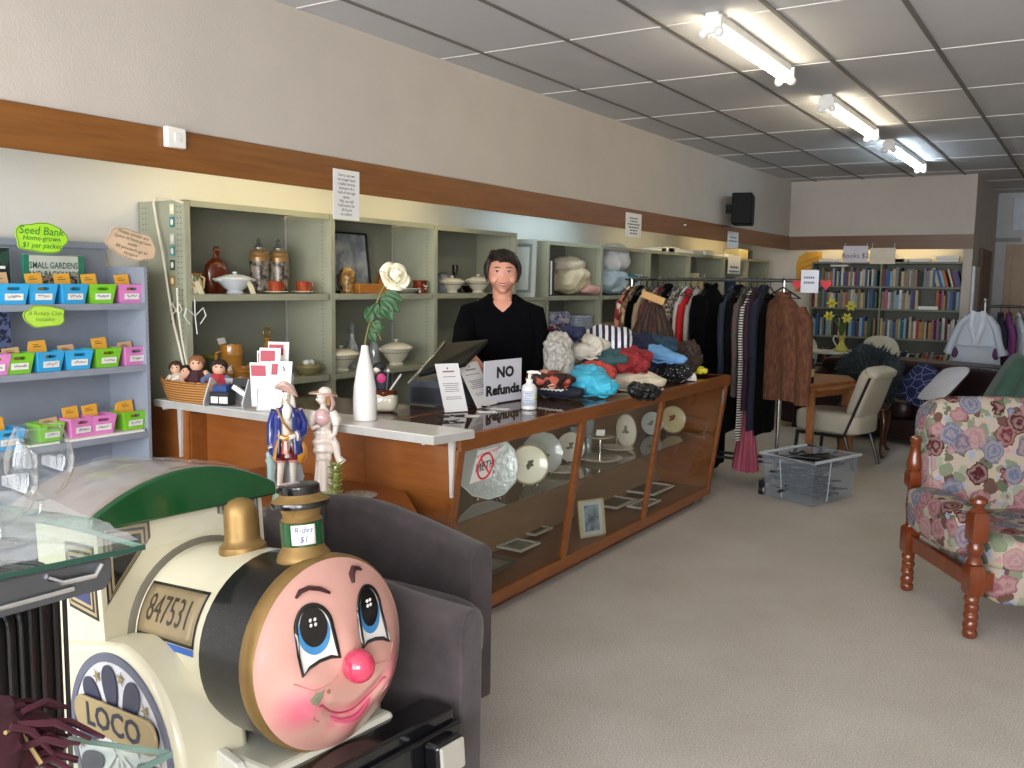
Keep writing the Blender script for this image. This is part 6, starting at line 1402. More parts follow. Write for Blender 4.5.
mb = MB(); mb.grid(lambda u, v: V((.07+.13*min(1, v*4.5)**.8+.05*v)*math.copysign(abs(math.cos(2*PI*u))**.8, math.cos(2*PI*u)), (.035+.03*v)*math.sin(2*PI*u)*(1+.2*math.sin(2*PI*u*6)*v), -.05-.62*v-.05*abs(math.cos(2*PI*u))*min(1, v*6)), 60, 24, cu=True, capv=True); mb.build('body', WROBE, rb, world=False)
for s in (-1, 1):
    mb = MB(); mb.tube([(s*.1, 0, -.1), (s*.17, -.005, -.2), (s*.225, -.01, -.36), (s*.265, -.015, -.5)], [.055, .065, .075, .088], 16, flat=.6); mb.build('sleeve', WROBE, rb, world=False)
    mb = MB(); mb.ball((s*.2, -.055, -.48), (.028, .018, .055), 12, 8, fn=lumps(s+8, .012, 30)); mb.build('purple_print', mat('#55305a', .8), rb, world=False)
mb = MB()
for s in (-1, 1): mb.tube([(s*.05, -.03, -.04), (s*.06, -.06, -.18), (s*.0, -.075, -.4)], [.026, .03, .022], 8, flat=.45)
mb.build('shawl_collar', mat('#c9d0d8', .8), rb, world=False)
mb = MB(); mb.tube([(0, 0, -.05), (0, .0, .02), (0, .02, .03)], .006, 6); mb.tube([(-.16, 0, -.12), (0, 0, -.04), (.16, 0, -.12)], .008, 6); mb.build('hanger', BLACKP, rb, world=False)
mb = MB(); mb.tube([(.2*math.cos(k*PI/8), .07*math.sin(k*PI/8), -.4) for k in range(16)], .014, 6, True); mb.build('belt', WROBE, rb, world=False)
for k, (x, m, L) in enumerate(((-.88, mat('#151826', .9), 'black top just right of the white robe'), (-.8, mat('#6a2f66', .9), 'purple blouse hanging behind the white robe'), (-.7, mat('#a9adb4', .9), 'pale grey jacket on the rear rail'), (-.62, mat('#1a1c22', .9), 'black coat on the rear rail between grey and orange'), (-.52, mat('#b5652c', .9), 'orange top on the rear rail'), (-.44, mat('#22252e', .9), 'charcoal jacket at the right of the rear rail'))):
    garment(x, 1.27, .75, .2, .035, m, L, rz=.25, seed=40+k, y=10.95, z=1.37, grp='clothes on the rear rail')
# ------------------------------------------------------------------ bookcase at the back
BX0, BX1, BXM, BY = -3.2, -1.37, -2.345, 12.25
M_bk = mat('#7d8171', .5, var=.05); M_bkd = mat('#5c6054', .5)
bc = thing('bookcase', 'wide grey-green steel bookcase against the back wall', 'bookcase', ((BX0+BX1)/2, BY+.15, 0))
for x in (BX0, BXM, BX1):
    mb = MB(); mb.box(x-.012, x+.012, BY, BY+.3, 0, 1.87); mb.build('side_panel', M_bk, bc, smooth=False)
mb = MB(); mb.box(BX0, BX1, BY+.3, BY+.31, 0, 1.87); mb.build('back_panel', M_bkd, bc, smooth=False)
SH = [1.566, 1.285, .92, .56, .2]
for x0, x1 in ((BX0, BXM), (BXM, BX1)):
    for z in SH+[1.87]: mb = MB(); mb.box(x0+.012, x1-.012, BY+.005, BY+.3, z-.022, z); mb.build('shelf', M_bk, bc, smooth=False)
CN = [('white', '#cfccc4'), ('cream', '#bfb08c'), ('tan', '#94774f'), ('dark brown', '#3d2a20'), ('black', '#15151a'), ('navy', '#1c2644'), ('blue', '#2a5a8e'), ('pale blue', '#8aa9bd'), ('grey', '#7c8084'), ('teal', '#22605e'), ('green', '#3f5f3a'), ('maroon', '#5e1f28'), ('red', '#a02a26'), ('pink', '#a8587a'), ('orange', '#b8622a'), ('mustard', '#a8863a'), ('purple', '#4a345e')]
NUM = ['first', 'second', 'third', 'fourth', 'fifth', 'sixth', 'seventh', 'eighth', 'ninth', 'tenth', 'eleventh', 'twelfth', 'thirteenth', 'fourteenth', 'fifteenth', 'sixteenth', 'seventeenth', 'eighteenth', 'nineteenth', 'twentieth']+['twenty-'+q for q in ('first', 'second', 'third', 'fourth', 'fifth', 'sixth', 'seventh', 'eighth', 'ninth')]+['thirtieth']+['thirty-'+q for q in ('first', 'second', 'third', 'fourth', 'fifth')]
g = random.Random(11); BG = 'books in the far bookcase'
for ri, z in enumerate(SH[:4]):
    for half, (x0, x1) in enumerate(((BX0+.02, BXM-.016), (BXM+.016, BX1-.02))):
        x = x0; k = 0; rn = ('top', 'second', 'third', 'fourth')[ri]; hn = ('left', 'right')[half]
        while x < x1-.045 and k < 34:
            w_ = g.uniform(.017, .037); h = min(g.uniform(.17, .24), .235) if ri < 2 else g.uniform(.19, .27); lean = 0
            if ri == 1 and half == 1 and .42 < (x-x0)/(x1-x0) < .66: x += .05; continue
            if ri == 3: h = g.uniform(.16, .2); lean = .3 if half else 0
            if ri == 0 and half == 1 and (x-x0)/(x1-x0) > .66: lean = -.28; 
            ex = abs(math.sin(lean))*h if (lean and k % 6 == 0) else 0
            n_, c_ = g.choice(CN+CN[:3]*2+CN[5:9]*2+[CN[0], CN[7]])
            far_book(x+w_/2+ex*.6, BY+.02+g.uniform(0, .03), z+.001, w_, .15, h, c_, f'{n_} book, {NUM[k]} from left, {rn} shelf, {hn} half of the back bookcase', BG, lean, alongx=True)
            x += w_+.002+ex*.8; k += 1
flat = [('brown', '#6b3a2a', -2.15, .2), ('dark red', '#5e2026', -1.92, .24), ('cream', '#c9bb94', -2.2, .22), ('grey', '#8a8d92', -1.6, .25), ('slate', '#4a5058', -1.6, .25), ('white', '#c9c8c2', -3.0, .26)]
HT = {}
for n_, c_, x, L in flat:
    z = HT.get(x, 1.871); HT[x] = z+.036
    flat_book(BY+.03, BY+.2, x-L/2, x+L/2, z, z+.035, mat(c_, .6), f'{n_} book lying flat on top of the back bookcase{"" if z < 1.88 else ", upper of a pair"}')
flat_book(BY+.03, BY+.18, -1.9, -1.66, SH[1]+.001, SH[1]+.045, mat('#a09a7c', .6), 'olive book lying flat in the gap on the second bookcase shelf')
flat_book(BY+.02, BY+.2, -2.98, -2.75, SH[0]+.246, SH[0]+.268, mat('#b9b9b4', .6), 'grey book lying flat across the upright books on the top shelf')
p0 = thing('yellow_poster', 'yellow arched poster on the recess wall left of the bookcase', 'poster', (-3.45, 12.65, 1.5))
a, b = at(797, 252, y=12.645), at(820, 292, y=12.645)
mb = MB(); mb.sheet([(a.x, b.z), (b.x, b.z), (b.x, a.z), (a.x+.12, a.z), (a.x+.03, a.z-.06), (a.x, a.z-.15)], .004, (0, 12.652, 0), (1, 0, 0)); mb.build('paper', mat('#d8a63a', .6), p0, smooth=False)
mb = MB()
for k in range(5): mb.tube([(a.x+.06, 12.645, a.z-.15-k*.07), (b.x-.04, 12.645, a.z-.06-k*.07)], .004, 5)
mb.build('print', mat('#b8852a', .6), p0)
# white table, daffodils, chairs near the bookcase
wt = thing('white_table', 'round white table by the bookcase under the yellow jug', 'table', (-2.62, 11.4, 0))
mb = MB(); mb.lathe([(.3, .755), (.33, .76), (.33, .778), (.32, .782), (.001, .782)], c=(0, 0, 0), n=40); mb.build('top', mat('#c9cccb', .4), wt, world=False)
mb = MB(); mb.lathe([(.2, 0), (.21, .02), (.05, .05), (.035, .1), (.035, .72), (.12, .755), (.001, .756)], n=20); mb.build('pedestal', mat('#8d8f90', .4, .5), wt, world=False)
q = V(-2.56, 11.28, .783); YJ = mat('#c9c25a', .25, coat=.4)
j = thing('yellow_jug', 'tall yellow jug holding daffodils on the white table', 'jug', q)
mb = MB(); mb.lathe([(.06, 0), (.075, .02), (.07, .05), (.04, .085), (.028, .12), (.035, .165), (.055, .195), (.05, .195), (.025, .12), (.001, .1)], n=24); mb.build('body', YJ, j, world=False)
mb = MB(); mb.tube([(-.03, 0, .17), (-.085, 0, .19), (-.1, 0, .14), (-.06, 0, .07)], .009, 8); mb.build('handle', mat('#c9cbd0', .3), j, world=False)
for k, (u, v) in enumerate(((829, 316), (851, 306), (832, 303), (847, 318))):
    c = at(u, v, y=11.2); d_ = thing('daffodil', ['yellow daffodil drooping left in the jug', 'yellow daffodil highest on the right of the jug', 'small yellow daffodil at the top left of the jug', 'yellow daffodil low on the right of the jug'][k], 'flower', c, 0, 'daffodils in the yellow jug')
    mb = MB(); b0 = q+V(0, 0, .19); mb.tube([b0, b0.lerp(c, .5)+V(0, 0, .05), c+V(0, .02, .01), c], .004, 6); mb.build('stem', mat('#4f7a34'), d_)
    f = (V(0, 0, H)-c).normalized(); T = f.to_track_quat('Z', 'Y').to_matrix()
    for i in range(6):
        a = i*PI/3; mb = MB(); mb.ball(c+T @ V(.032*math.cos(a), .032*math.sin(a), 0), (.032, .017, .005), 10, 6, rot=T @ rotz(a)); mb.build('petal', mat('#d2cf4a', .6), d_)
    mb = MB(); mb.lathe([(.012, 0), (.014, .02), (.02, .032), (.012, .03), (.001, .005)], c=c, n=14, ax=T); mb.build('trumpet', mat('#c9b02e', .6), d_)
for k in range(4):
    c = at(836+k*4, 322-3*(k % 2), y=11.2); leaf(q+V(0, 0, .18), c+V(.0, 0, .02), .014, mat('#4a6a34', .5), j, name='leaf')
def shell_chair(x, y, rz, label):
    t = thing('shell_chair', label, 'chair', (x, y, 0), rz, 'cream shell chairs by the white table')
    CRM = mat('#cfccbe', .4)
    mb = MB()
    def bk(u, v):
        q = (u-.5)*2; wv = .255*(1-max(0, v-.35)**2.6*3.0)**.5 if v < 1 else .02
        return V(wv*q, .13-.06*(1-q*q)*-1-.09*q*q+.05*v, .5+.43*v)
    mb.ball((0, .15, .73), (.25, .035, .24), 28, 18, .8, fn=lambda p: V(p.x, p.y-.25*p.x*p.x*4*.25, p.z)); mb.build('backrest', CRM, t, world=False)
    mb = MB(); mb.ball((0, -.08, .45), (.22, .21, .03), 24, 10, .6); mb.build('seat', CRM, t, world=False)
    for sx in (-1, 1):
        mb = MB(); mb.tube([(sx*.17, .1, .44), (sx*.2, .14, .62)], .01, 8); mb.build('back_post', CHROME, t, world=False)
        for s in (-1, 1): mb = MB(); mb.tube([(sx*.16, -.08+s*.15, .44), (sx*.2, -.08+s*.2, .005)], .011, 8); mb.build('leg', CHROME, t, world=False)
    return t
shell_chair(-2.25, 11.62, -.25, 'cream shell chair right of the white table'); shell_chair(-3.05, 11.3, .5, 'cream shell chair left of the white table')
# items leaning on the column
t = thing('framed_mirror', 'narrow white framed panel hanging on the column side', 'mirror', (-1.3, 12.5, 1.2))
mb = MB(); mb.box(-1.32, -1.285, 12.25, 12.75, 1.25, 1.82); mb.build('frame', mat('#c9ccce', .4), t, smooth=False, bevel=.006)
mb = MB(); mb.box(-1.286, -1.282, 12.29, 12.71, 1.29, 1.78); mb.build('panel', mat('#8f969c', .3), t, smooth=False)
# ------------------------------------------------------------------ floral armchair with barley-twist posts
def floral():
    m, nt, b = _new('floral'); vec = _coord(nt)
    nz = nt.nodes.new('ShaderNodeTexNoise'); nz.inputs['Scale'].default_value = 26; nz.inputs['Detail'].default_value = 2; nt.links.new(vec, nz.inputs['Vector'])
    vm = nt.nodes.new('ShaderNodeVectorMath'); vm.operation = 'MULTIPLY_ADD'; nt.links.new(nz.outputs['Color'], vm.inputs[0]); vm.inputs[1].default_value = (.045, .045, .045); nt.links.new(vec, vm.inputs[2])
    def vor(sc, off):
        mp = nt.nodes.new('ShaderNodeMapping'); mp.inputs['Location'].default_value = off; nt.links.new(vm.outputs[0], mp.inputs['Vector'])
        v = nt.nodes.new('ShaderNodeTexVoronoi'); v.inputs['Scale'].default_value = sc; v.inputs['Randomness'].default_value = .8; nt.links.new(mp.outputs[0], v.inputs['Vector'])
        s = nt.nodes.new('ShaderNodeSeparateColor'); nt.links.new(v.outputs['Color'], s.inputs[0]); return v.outputs['Distance'], s.outputs[0]
    d1, c1 = vor(9.5, (0, 0, 0)); d2, c2 = vor(15, (3.1, 1.7, .4)); d3, c3 = vor(24, (.3, 5.1, 2.2))
    fl = _ramp(nt, c1, [(0, '#845661'), (.17, '#5d667c'), (.32, '#947276'), (.46, '#451623'), (.62, '#8a5f68'), (.76, '#665d72'), (.88, '#602833')], True)
    ring = _math(nt, 'SINE', _math(nt, 'ADD', _math(nt, 'MULTIPLY', d1, 27), _math(nt, 'MULTIPLY', _noise(nt, vec, 60, 2), 5.0))); f2 = _math(nt, 'ADD', _math(nt, 'MULTIPLY', ring, .5), .5)
    petal = _mix(nt, _math(nt, 'MULTIPLY', f2, .42), fl, '#ae998c')
    lf = _ramp(nt, c2, [(0, '#757d68'), (.35, '#5a614f'), (.6, '#5f473e'), (.8, '#8a8f7c')], True)
    sm = _ramp(nt, c3, [(0, '#8c94a6'), (.4, '#b08084'), (.7, '#a59c80')], True)
    col = _mix(nt, _math(nt, 'LESS_THAN', d3, .38), '#a4998b', sm)
    col = _mix(nt, _math(nt, 'LESS_THAN', d2, .5), col, lf)
    col = _mix(nt, _math(nt, 'LESS_THAN', d1, .56), col, petal)
    nt.links.new(col, b.inputs['Base Color']); b.inputs['Roughness'].default_value = .95; b.inputs['Specular IOR Level'].default_value = .1
    _bump(nt, b, _noise(nt, vec, 300), .15); return m
FLO = floral(); M_post = wood('#58260f', '#7a3a1a', (8, 8, 1.5), .28, coat=.4)
fa = thing('floral_armchair', 'floral tapestry armchair with turned barley-twist wooden posts', 'armchair', (-.277, 4.88, 0), .583)
def sq(mb, x, y, z0, z1, r): 
    mb.lathe([(r*1.0, z0), (r*1.3, z0+.015), (r*1.3, z1-.015), (r*1.0, z1)], (x, y, 0), 4, rotz(PI/4))
def post(x, y, front):
    mb = MB()
    N = 44; mb.lathe([(.024+.008*abs(math.sin(k*PI*5/N))**.6, .004+.196*k/N) for k in range(N+1)], (x, y, 0), 18, wob=lambda a, z: 1+.06*math.sin(a+z*100))
    zt = .335 if front else .34; sq(mb, x, y, .2, zt, .038)
    if front:
        mb.lathe([(.022, .33), (.034, .345), (.03, .36), (.02, .375), (.032, .4), (.034, .415), (.024, .44)], (x, y, 0), 20); sq(mb, x, y, .44, .575, .038)
        mb.lathe([(.03, .572), (.034, .585), (.022, .595), (.024, .605), (.038, .62), (.036, .635), (.014, .648), (.001, .65)], (x, y, 0), 20)
    else:
        mb.lathe([(.03, .335), (.022, .36), (.03, .45), (.024, .53), (.03, .55)], (x, y, 0), 18); sq(mb, x, y, .545, .63, .036)
        mb.lathe([(.026, .628), (.036, .645), (.038, .665), (.03, .7), (.022, .745), (.026, .76), (.018, .768), (.028, .785), (.026, .8), (.001, .81)], (x, y, 0), 20)
    mb.build('post', M_post, fa, world=False, angle=50)
for sx in (-1, 1):
    post(sx*.34, -.318, True); post(sx*.34, .318, False)
    mb = MB(); mb.box(sx*.34-.016, sx*.34+.016, -.29, .29, .225, .3); mb.build('side_rail', M_post, fa, smooth=False, bevel=.004, world=False)
    mb = MB(); mb.ball((sx*.335, -.0, .46), (.075, .285, .115), 30, 20, .5, fn=lambda p: V(p.x*(1+.25*(p.z > 0)*p.z/.115), p.y, p.z-.025*(p.y < 0)*abs(p.y)/.285*0)); mb.build('arm_cushion', FLO, fa, world=False)
mb = MB(); mb.box(-.3, .3, -.33, -.3, .22, .3); mb.build('front_rail', M_post, fa, smooth=False, world=False)
mb = MB(); mb.ball((0, -.06, .39), (.285, .33, .085), 36, 18, .35); mb.build('seat_cushion', FLO, fa, world=False)
mb = MB(); mb.ball((0, -.08, .25), (.27, .3, .1), 30, 14, .3); mb.build('seat_apron', FLO, fa, world=False)
mb = MB(); mb.ball((0, .3, .68), (.315, .1, .33), 40, 24, .36, fn=lambda p: V(p.x, p.y*(1+.15*(p.z > .1)), p.z), rot=rotx(-.2)); mb.build('back_cushion', FLO, fa, world=False)
mb = MB(); mb.tube([(.31*math.copysign(abs(math.cos(k*PI/20))**.36, math.cos(k*PI/20)), .255-.195*.33*math.copysign(abs(math.sin(k*PI/20))**.36, math.sin(k*PI/20))*-1-.04, .68+.32*math.copysign(abs(math.sin(k*PI/20))**.36, math.sin(k*PI/20))) for k in range(40)], .007, 6, True); mb.build('piping', FLO, fa, world=False)
# ------------------------------------------------------------------ purple tub armchair
VEL = mat('#40383a', .85, var=.3, scale=9, sheen=.2, bump=.15, bscale=30)
pa = thing('purple_armchair', 'grey-purple velvet tub armchair behind the toy locomotive', 'armchair', (-1.95, 2.25, 0), 0)
# path of the tub (centre line of the wall), near front -> back -> far front, with its height
TP = [((-1.42, 2.035), .635), ((-1.62, 2.03), .645), ((-1.85, 2.03), .67), ((-2.12, 2.04), .71), ((-2.29, 2.09), .745), ((-2.39, 2.2), .76), ((-2.41, 2.33), .765), ((-2.37, 2.45), .755), ((-2.24, 2.55), .735), ((-2.06, 2.565), .705), ((-1.9, 2.55), .68), ((-1.72, 2.52), .655)]
def tubpath(t):
    q = t*(len(TP)-1); i = min(int(q), len(TP)-2); f = q-i
    def g(k): return TP[max(0, min(len(TP)-1, k))]
    def cr(a, b, c, d): return .5*(2*b+(c-a)*f+(2*a-5*b+4*c-d)*f*f+(3*b-a-3*c+d)*f**3)
    P = [V(g(i+k)[0][0], g(i+k)[0][1], g(i+k)[1]) for k in (-1, 0, 1, 2)]
    return V(*[cr(P[0][j], P[1][j], P[2][j], P[3][j]) for j in range(3)])
def tubwall(u, v):
    p = tubpath(u); e = .01; d = tubpath(min(1, u+e))-tubpath(max(0, u-e)); d.z = 0; d.normalize(); n = V(-d.y, d.x, 0)
    prof = rrect(-.052, .052, 0, 1, .05, 5); k = int(round(v*len(prof))) % len(prof); a, z = prof[k]
    h = p.z; zz = .12+(h-.12)*(z if z < .95 else z) if False else (.1+z*.05/1 if z < .04 else (h-(1-z)*1.0 if z > .94 else .12+(h-.17)*(z-.05)/.9))
    return V(p.x, p.y, 0)+n*a*(1.0+.12*math.sin(max(0, z)*PI))+V(0, 0, zz)
mb = MB(); mb.grid(tubwall, 60, len(rrect(-.052, .052, 0, 1, .05, 5)), cv=True, capu=True); mb.build('tub_back', VEL, pa, bevel=.018, bseg=3)
mb = MB()
for t in (.62,):
    p = tubpath(t); d = tubpath(t+.01)-tubpath(t-.01); n = V(-d.y, d.x, 0).normalized()
    mb.tube([p-n*.056+V(0, 0, -.33), p-n*.06+V(0, 0, -.2), p-n*.058+V(0, 0, -.045), p+V(0, 0, .001), p+n*.058+V(0, 0, -.05)], .0035, 6)
mb.build('seam', mat('#3a3036', .8), pa)
mb = MB(); mb.ball((-1.94, 2.29, .4), (.36, .2, .09), 36, 18, .4, fn=lambda p: V(p.x-.42*p.y, p.y, p.z)); mb.build('seat_cushion', VEL, pa)
mb = MB(); mb.prism([(-2.28, 2.09), (-1.55, 2.09), (-1.7, 2.47), (-2.28, 2.47)], 'z', .12, .32); mb.build('seat_base', VEL, pa, bevel=.03)
for x, y in ((-1.5, 2.06), (-2.2, 2.1), (-1.75, 2.48), (-2.2, 2.48)): mb = MB(); mb.cyl((x, y, 0), (x, y, .13), .018, .026); mb.build('leg', M_wooddk, pa)

# ------------------------------------------------------------------ toy locomotive ride
LOCW = V(-1.562, 1.615, .624); PH, PT = math.radians(-5.6), math.radians(5.2)
lo = bpy.data.objects.new('toy_locomotive', None); COL.objects.link(lo)
Rl = (rotz(PH) @ roty(-PT)); base = LOCW-Rl @ V(0, 0, .624)
lo.rotation_euler = Rl.to_euler(); lo.location = base; lo.matrix_basis = Matrix.Translation(base) @ lo.rotation_euler.to_matrix().to_4x4()
tag(lo, 'cream toy train ride with a smiling pink face and green cab roof', 'toy train')
CRE = mat('#d6d0b6', .28, var=.05, scale=4, coat=.4); GOLD = mat('#967848', .45, .6, var=.12, scale=20); GRNP = mat('#0d4a24', .25, coat=.4); BLKG = mat('#0b0c10', .2, coat=.5)
def glitter():
    m, nt, b = _new('glitter'); vec = _coord(nt); n = _noise(nt, vec, 420, 2, .7)
    nt.links.new(_ramp(nt, n, [(.6, '#07080b'), (.7, '#3b3c44'), (.77, '#b9b6ae')]), b.inputs['Base Color']); b.inputs['Roughness'].default_value = .3; b.inputs['Coat Weight'].default_value = .35; b.inputs['Specular IOR Level'].default_value = .25; return m
AX = roty(PI/2)      # lathe axis along +x (its x -> -z)
CZ = .624
def lx(prof, n=48): 
    mb = MB(); mb.lathe([(r, x) for r, x in prof], (0, 0, CZ), n, AX); return mb
lx([(.222, -.58), (.226, -.4), (.231, -.2), (.15, -.19)]).build('boiler', CRE, lo, world=False)
lx([(.2, -.215), (.2345, -.21), (.237, -.15), (.238, -.035), (.2, -.03)]).build('smokebox_band', glitter(), lo, world=False)
lx([(.2, -.04), (.239, -.04), (.243, -.025), (.2425, -.005), (.234, .008), (.2, .008)]).build('gold_ring', GOLD, lo, world=False)
lx([(.23, -.555), (.24, -.548), (.24, -.533), (.226, -.525)]).build('boiler_collar', mat('#6f6a5c', .4), lo, world=False)
# the face: a domed disc with cheeks and mouth modelled in
def facez(y, z):
    r = min(1, math.hypot(y, z)/.232); h = .075*(1-r**2.4)
    def g(cy, cz, s, k): return k*math.exp(-((y-cy)**2+(z-cz)**2)/(2*s*s))
    h += g(-.12, -.08, .05, .026)+g(.12, -.08, .05, .026)+g(0, -.175, .04, .016)
    h -= g(-.085, .05, .055, .016)+g(.085, .05, .055, .016)
    for k in range(13):
        t = (k-6)/6; h -= g(t*.1, -.136+.058*t*t, .012, .008)
    h += g(0, .02, .03, .014)
    return h
def fp(y, z, e=0): return V(.008+facez(y, z)+e, y, CZ+z)
def facemat():
    m, nt, b = _new('painted_face'); tc = nt.nodes.new('ShaderNodeTexCoord')
    def blob(cy, cz, rad):
        v = nt.nodes.new('ShaderNodeVectorMath'); v.operation = 'SUBTRACT'; nt.links.new(tc.outputs['Object'], v.inputs[0]); v.inputs[1].default_value = (.07, cy, CZ+cz)
        mp = nt.nodes.new('ShaderNodeVectorMath'); mp.operation = 'MULTIPLY'; nt.links.new(v.outputs[0], mp.inputs[0]); mp.inputs[1].default_value = (.2, 1, 1)
        l = nt.nodes.new('ShaderNodeVectorMath'); l.operation = 'LENGTH'; nt.links.new(mp.outputs[0], l.inputs[0])
        mr = nt.nodes.new('ShaderNodeMapRange'); mr.inputs['From Min'].default_value = rad; mr.inputs['From Max'].default_value = rad*.25; nt.links.new(l.outputs['Value'], mr.inputs['Value']); return mr.outputs[0]
    col = lin('#d59a8c'); f = blob(-.145, -.085, .07)
    for q in ((.145, -.085, .065), (0, -.155, .05), (-.05, -.14, .035), (.05, -.14, .035)): f = _math(nt, 'MAXIMUM', f, _math(nt, 'MULTIPLY', blob(*q), .8))
    c = _mix(nt, _noise(nt, tc.outputs['Object'], 7), '#c59084', '#d2a397')
    c = _mix(nt, _math(nt, 'MULTIPLY', f, .75), c, '#cf4f72')
    nt.links.new(c, b.inputs['Base Color']); b.inputs['Roughness'].default_value = .28; b.inputs['Coat Weight'].default_value = .6; b.inputs['Coat Roughness'].default_value = .08; return m
mb = MB(); mb.grid(lambda u, v: fp(.234*v*math.cos(2*PI*u)+1e-7, .234*v*math.sin(2*PI*u)), 96, 40, cu=True); FACE = mb.build('face', facemat(), lo, world=False)
def patch(poly, e, name, m, par, n=9):
    """painted patch that follows the face: filled from its centre"""
    cy = sum(p[0] for p in poly)/len(poly); cz = sum(p[1] for p in poly)/len(poly); k = len(poly)
    mb = MB(); mb.grid(lambda u, v: (lambda p: fp(cy+(p[0]-cy)*max(v, 1e-4), cz+(p[1]-cz)*max(v, 1e-4), e))(poly[int(round(u*k)) % k]), k, n, cu=True)
    return mb.build(name, m, par, world=False)
def stroke(pts, w, e, name, m, par, closed=False):
    mb = MB(); mb.tube([fp(y, z, e) for y, z in pts], w, 8, closed, flat=.6); return mb.build(name, m, par, world=False)
def eyeshape(c, s, flip):
    P = []
    for k in range(33):
        a = PI*k/32; P.append((c+flip*.046*s*math.cos(a), .088+.06*s*math.sin(a)))
    P += [(c-flip*.049*s, .04), (c-flip*.05*s, .012), (c-flip*.03*s, .018), (c, .016), (c+flip*.03*s, .008), (c+flip*.05*s, -.006), (c+flip*.049*s, .04)]
    return P
def ell(cy, cz, a, b, n=32): return [(cy+a*math.cos(2*PI*k/n), cz+b*math.sin(2*PI*k/n)) for k in range(n)]
EW = mat('#e4e2dd', .15, coat=.5, var=.01); EB = mat('#3f86bd', .15, coat=.5); EK = mat('#07070a', .1, coat=.5)
for c, fl in ((-.088, -1), (.09, 1)):
    E_ = eyeshape(c, 1, fl); ey = patch(E_, .003, 'eye', EW, FACE)
    stroke(E_, .0055, .004, 'eye_outline', EK, FACE, True)
    patch(ell(c-.002, .082, .041, .05), .0046, 'iris', EB, FACE); patch(ell(c-.002, .097, .035, .047), .0062, 'pupil', EK, FACE)
    mb = MB()
    for dy, dz in ((-.006, -.005), (.006, -.005), (-.006, .007), (.006, .007)): mb.ball(fp(c+dy-.004, .108+dz, .0085), (.0015, .0045, .0048), 8, 6)
    mb.build('eye_glint', EW, FACE, world=False)
BR = mat('#3a1a1c', .4)
for s, P in ((-1, [(-.115, .17), (-.1, .182), (-.078, .186), (-.052, .178), (-.03, .164)]), (1, [(.05, .168), (.056, .188), (.072, .199), (.088, .194), (.096, .188)])):
    mb = MB(); mb.tube([fp(y, z, .005) for y, z in P], [.004, .008, .0085, .008, .005], 8, flat=.7); mb.build('eyebrow', BR, FACE, world=False)
mb = MB(); mb.ball(fp(.0, -.018, .018), (.042, .04, .042), 28, 20); mb.build('nose', mat('#d3405f', .12, coat=.7, var=.15, scale=14), FACE, world=False)
stroke([(t*.108, -.138+.062*t*t-(.01 if abs(t) > .92 else 0)) for t in [(k-12)/12 for k in range(25)]], .0048, -.0012, 'mouth_line', mat('#b23c5c', .3), FACE)
mb = MB(); mb.tube([fp(t*.066, -.158+.03*t*t, .0) for t in [(k-6)/6 for k in range(13)]], [.002+.0095*(1-((k-6)/6)**2) for k in range(13)], 8, flat=.7); mb.build('lower_lip', mat('#c75070', .2, coat=.5), FACE, world=False)
for s in (-1, 1): stroke([(s*.112, -.06), (s*.122, -.085), (s*.118, -.115), (s*.1, -.128)], .0028, -.001, 'smile_crease', mat('#bd6f78', .3), FACE)
for s in (-1, 1): stroke([(s*.16, -.018), (s*.12, -.044), (s*.07, -.04), (s*.05, -.03)], .0035, .0, 'eye_bag', mat('#c98a7e', .3, coat=.5), FACE)
patch([(-.135, -.062), (-.118, -.048), (-.105, -.05), (-.092, -.046), (-.1, -.066), (-.115, -.082), (-.128, -.074)], .0016, 'paint_chip', mat('#7f8068', .6, var=.2, scale=40), FACE); patch(ell(-.083, -.056, .006, .006, 12), .0016, 'paint_chip', mat('#9a6a4c', .6), FACE)
# bell and funnel
def up(prof, x, z, name, m, n=32, y=0):
    mb = MB(); mb.lathe(prof, (x, y, z), n); return mb.build(name, m, lo, world=False)
bl = up([(.06, -.03), (.064, -.01), (.062, .006), (.05, .016), (.046, .03), (.045, .09), (.041, .112), (.03, .127), (.012, .134), (.001, .135)], -.335, .855, 'bell', GOLD)
up([(.064, -.03), (.069, -.01), (.066, .004), (.056, .016), (.05, .03)], -.075, .862, 'funnel_flange', GOLD)
up([(.048, .028), (.054, .03), (.054, .088), (.048, .09)], -.075, .862, 'funnel_drum', GRNP)
up([(.05, .088), (.052, .092), (.046, .1), (.048, .11), (.056, .124), (.05, .126)], -.075, .862, 'funnel_neck', GOLD)
up([(.05, .122), (.074, .126), (.0755, .135), (.074, .14), (.05, .141)], -.075, .862, 'funnel_brim', BLKG)
up([(.073, .1405), (.055, .152), (.05, .16)], -.075, .862, 'funnel_top', GOLD)
up([(.05, .156), (.0515, .16), (.051, .178), (.047, .182), (.001, .184)], -.075, .862, 'funnel_cap', BLKG)
mb = MB(); mb.grid(lambda u, v: V(-.075+.0585*math.cos(-1.15+u*1.05), .0585*math.sin(-1.15+u*1.05), .862+.036+.05*v), 10, 3); pr_ = mb.build('price_label', PAPER, lo, solid=.0008, world=False)
def cw(x, y): a = -.63+x/.0585; return V(-.075+.0604*math.cos(a), .0604*math.sin(a), .862+.062+y)
mb = MB(); mb.text('Rides', .021, (0, 0, 0), wrap=lambda x, y: cw(x, y+.011), shear=.2); mb.text('$1', .021, (0, 0, 0), wrap=lambda x, y: cw(x, y-.012), shear=.2); mb.build('handwriting', mat('#2a3f8a', .5), pr_, smooth=False, world=False)
